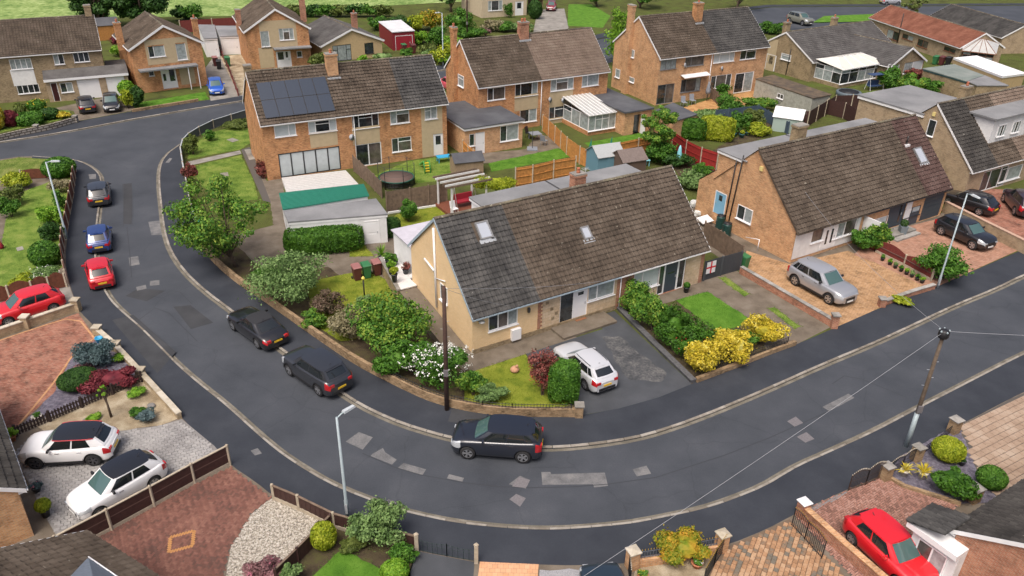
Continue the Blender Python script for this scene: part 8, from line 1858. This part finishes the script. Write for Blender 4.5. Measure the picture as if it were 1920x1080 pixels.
# pergola with red seats behind the corner bungalow
pg = thing('pergola','white and brown slatted pergola with red seats beneath it','pergola',G(868,392),A.a)
m = MB(); m.box(-1.7,1.9,-1.2,1.6,0,.25); m.build('deck',plain('redwood_deck',(.17,.055,.028),rough=.7,var=.25),pg)
for x in (-1.5,1.6):
    for y in (-1.0,1.4): m = MB(); m.box(x - .06,x + .06,y - .06,y + .06,.25,2.5); m.build('post',M_WHITEWALL,pg)
for k in range(7): y = -1.1 + k * .43; m = MB(); m.box(-1.9,2.1,y - .03,y + .03,2.5,2.65); m.build('slat',M_WHITEWALL if k % 2 else M_FENCE_GREY,pg)
sw = thing('garden_swing','red cushioned swing seat under the pergola','garden swing',G(872,386,.35),A.a); m = MB(); m.box(-.8,.8,-.25,.3,.4,.52); m.build('seat',REDF,sw); m = MB(); m.box(-.8,.8,.3,.42,.5,1.0); m.build('backrest',REDF,sw)
for sx in (-.9,.9): m = MB(); m.tube([(sx,-.4,0),(sx,.1,1.7),(sx,.6,0)],.03,6); m.build('side_frame',M_WHITE,sw)
chair('white wooden chair on the redwood deck',(893,398),M_WHITE,-1.2,z=.35); chair('white chair at the front of the pergola',(852,400),M_WHITE,.6,z=.35)
# odds and ends
bt = thing('bird_table','black post with a small yellow bird feeder on the side lawn','bird feeder',G(684,561)); m = MB(); m.tube([(0,0,0),(0,0,1.45)],.05,7); m.build('post',M_TRIM,bt); m = MB(); m.lathe([(.10,0),(.12,.12),(.02,.24)],(0,0,1.45),8); m.build('feeder',plain('feeder_yellow',(.7,.6,.12),rough=.5),bt)
og = thing('ornament','terracotta ornament on the small front lawn','ornament',G(965,697)); m = MB(); m.lathe([(.1,0),(.24,.08),(.26,.2),(.16,.32),(.05,.36)],(0,0,0),12); m.build('body',plain('pale_terracotta',(.50,.27,.16),rough=.85,var=.2),og); m = MB(); m.lathe([(.03,0),(.09,.06),(.07,.14),(.01,.2)],(.12,-.05,.33),9); m.build('head',MATS['pale_terracotta'],og)
tb = thing('tub','bright blue tub at the corner of the slate bed','tub',G(187,641)); m = MB(); m.lathe([(.17,0),(.22,.26),(.24,.27),(.24,.3),(.2,.3),(.19,.2)],(0,0,0),14); m.build('tub_body',BLUEPL,tb)
for lab,uv,s in (('grey rock at the top of the gravel bed',(245,742),.22),('dark rock right of the blue-green cushion',(284,762),.24),('pale rock beside the green tuft',(262,776),.2),('grey rock behind the white crossover',(163,790),.22)):
    rg = np.random.default_rng(int(s * 1000) + uv[0]); v,q = core_blob(s,s * .8,s * .9,1.0,rg,'ball'); link('rock',np_mesh('rock',v + [0,0,-.05],q,plain('rock_grey',(.20,.19,.18),rough=.9,var=.4,scale=6)),label=lab,cat='rock',loc=G(*uv))
gp_ = thing('planter','tall grey planter with a clipped ball by the dark blue door','planter',G(1690,441)); m = MB(); m.add([(-.2,-.2,0),(.2,-.2,0),(.2,.2,0),(-.2,.2,0),(-.28,-.28,.8),(.28,-.28,.8),(.28,.28,.8),(-.28,.28,.8)],[(0,3,2,1),(4,5,6,7),(0,1,5,4),(1,2,6,5),(2,3,7,6),(3,0,4,7)]); m.build('planter_box',plain('planter_grey',(.16,.20,.22),rough=.6),gp_)
rg = np.random.default_rng(77); P_,N_ = shape_points('ball',.28,.28,.55,900,rg); V_,Q_ = leaf_quads(P_ + [0,0,.75],N_,.05,rg); link('clipped_ball',np_mesh('clipped_ball',V_,Q_,FM('dark')),gp_)
st_ = thing('doorstep','two concrete steps up to the dark blue door','steps',(C2.x,C2.y,0),C2.a)
for k in range(2): m = MB(); m.box(dC2[0] - .5,dC2[1] + .3,-1.3 + k * .45,.26,.1 if k == 0 else .245,.245 if k == 0 else .39); m.build('step',M_COPE_GREY,st_)
hrl = thing('handrail','white handrail beside the orange brick gable','handrail',G(1420,470)); m = MB(); m.tube([(0,0,0),(0,0,.9)],.03,6); m.build('post',M_WHITE,hrl); m = MB(); e_ = G(1396,458) - hrl.location; m.tube([(0,0,.9),(e_.x,e_.y,.6)],.025,6); m.build('rail',M_WHITE,hrl)
for lab,uv,s in (('white rubble sack, upper one by the sky blue door',(1303,388),.42),('white rubble sack, lower one by the sky blue door',(1318,398),.36),('white rubble sack leaning on the side passage fence',(1308,404),.3)):
    rg = np.random.default_rng(uv[0]); v,q = core_blob(s,s * .8,s * 1.4,1.0,rg,'hedge'); link('rubble_sack',np_mesh('rubble_sack',v,q,plain('sack_white',(.62,.63,.60),rough=.8,var=.2)),label=lab,cat='sack',loc=G(*uv))
m = MB(); m.box(-.6,.6,-.4,.4,0,.06); o = m.build('board',M_WHITE,label='white board lying in the side passage of the right bungalow',cat='board',loc=G(1322,412,.5)); o.rotation_euler = (.3,0,.6)
mt = MB(); mt.box(-.4,.4,-.22,.22,0,.02); mt.build('doormat',plain('mat_brown',(.26,.11,.05),rough=.95,var=.2,scale=20),label='brown doormat on the step of the corner bungalow',cat='mat',loc=G(1087,597,.264),rz=A.a)
for lab,q in (('grey inspection cover in the upper corner lawn',[(425,262),(436,259),(448,263),(436,267)]),('grey inspection cover in the lower corner lawn',[(413,325),(427,323),(429,330),(414,331)]),('round drain in the long left lawn',[(30,465),(42,462),(45,468),(33,471)])):
    pq = PX(q,.12); c_ = sum(pq,Vector()) / 4; m = MB(); m.prism([(p.x - c_.x,p.y - c_.y) for p in pq][::-1],0,.02); m.build('inspection_cover',M_PATHFLAG,label=lab,cat='cover',loc=c_)
for (H_,uv,d_) in ((S2,(657,256),.3),(T2,(1028,186),.3),(T2,(1052,187),.3),(U2,(1350,128),.3),(U1,(1281,122),.3)):
    s_,z_ = H_.front(*uv,d_); m = MB(); m.lathe([(.02,0),(.2,.03),(.3,.09)],(0,0,0),12); dsh = m.build('satellite_dish',M_LEAD,H_.r); dsh.location = (s_,.02,z_); dsh.rotation_euler = (1.3,0,.4)
    m = MB(); m.tube([(0,0,0),(0,.1,-.28)],.02,5); m.build('bracket',M_TRIM,dsh)
bs = thing('swing_bench','dark blue swing bench with white canopy by the conservatory','seat',G(1638,168),.4); m = MB(); m.box(-.9,.9,-.3,.3,.45,.55); m.build('seat',plain('navy_cushion',(.03,.06,.14),rough=.8),bs); m = MB(); m.box(-.9,.9,.3,.4,.5,1.1); m.build('backrest',MATS['navy_cushion'],bs); m = MB(); m.box(-1.1,1.1,-.5,.5,1.9,1.96); m.build('canopy',MATS['navy_cushion'],bs)
for sx in (-1.05,1.05): m = MB(); m.tube([(sx,-.5,0),(sx,0,1.9),(sx,.5,0)],.03,5); m.build('side_frame',M_WHITE,bs)
for lab,uv in (('left orange buoy hanging by the workshop',(1757,158)),('right orange buoy hanging by the workshop',(1764,159))): q = G(*uv); m = MB(); m.lathe([(.03,0),(.2,.2),(.24,.5),(.15,.85),(.03,.95)],(0,0,.6),10); m.tube([(0,0,0),(0,0,.62)],.02,5); m.build('buoy',plain('buoy_orange',(.75,.12,.02),rough=.5),label=lab,cat='buoy',loc=q)
gn = thing('ornament','small red garden figure at the left edge by the lawn','ornament',G(3,466)); m = MB(); m.lathe([(.14,0),(.2,.2),(.12,.4),(.1,.5)],(0,0,0),10); m.build('body',REDF,gn); m = MB(); m.lathe([(.1,0),(.12,.1),(.02,.25)],(0,0,.5),9); m.build('head',MATS['pale_terracotta'],gn)
tq_ = thing('garden_bag','turquoise garden bag under the corner tree','bag',G(378,424)); rg = np.random.default_rng(5); v,q = core_blob(.35,.3,.5,1.0,rg,'hedge'); link('bag_body',np_mesh('bag_body',v,q,plain('turquoise_bag',(.02,.30,.27),rough=.6)),tq_); m = MB(); m.tube([(-.2,0,.45),(0,0,.65),(.2,0,.45)],.015,5); m.build('handle',M_TRIM,tq_)
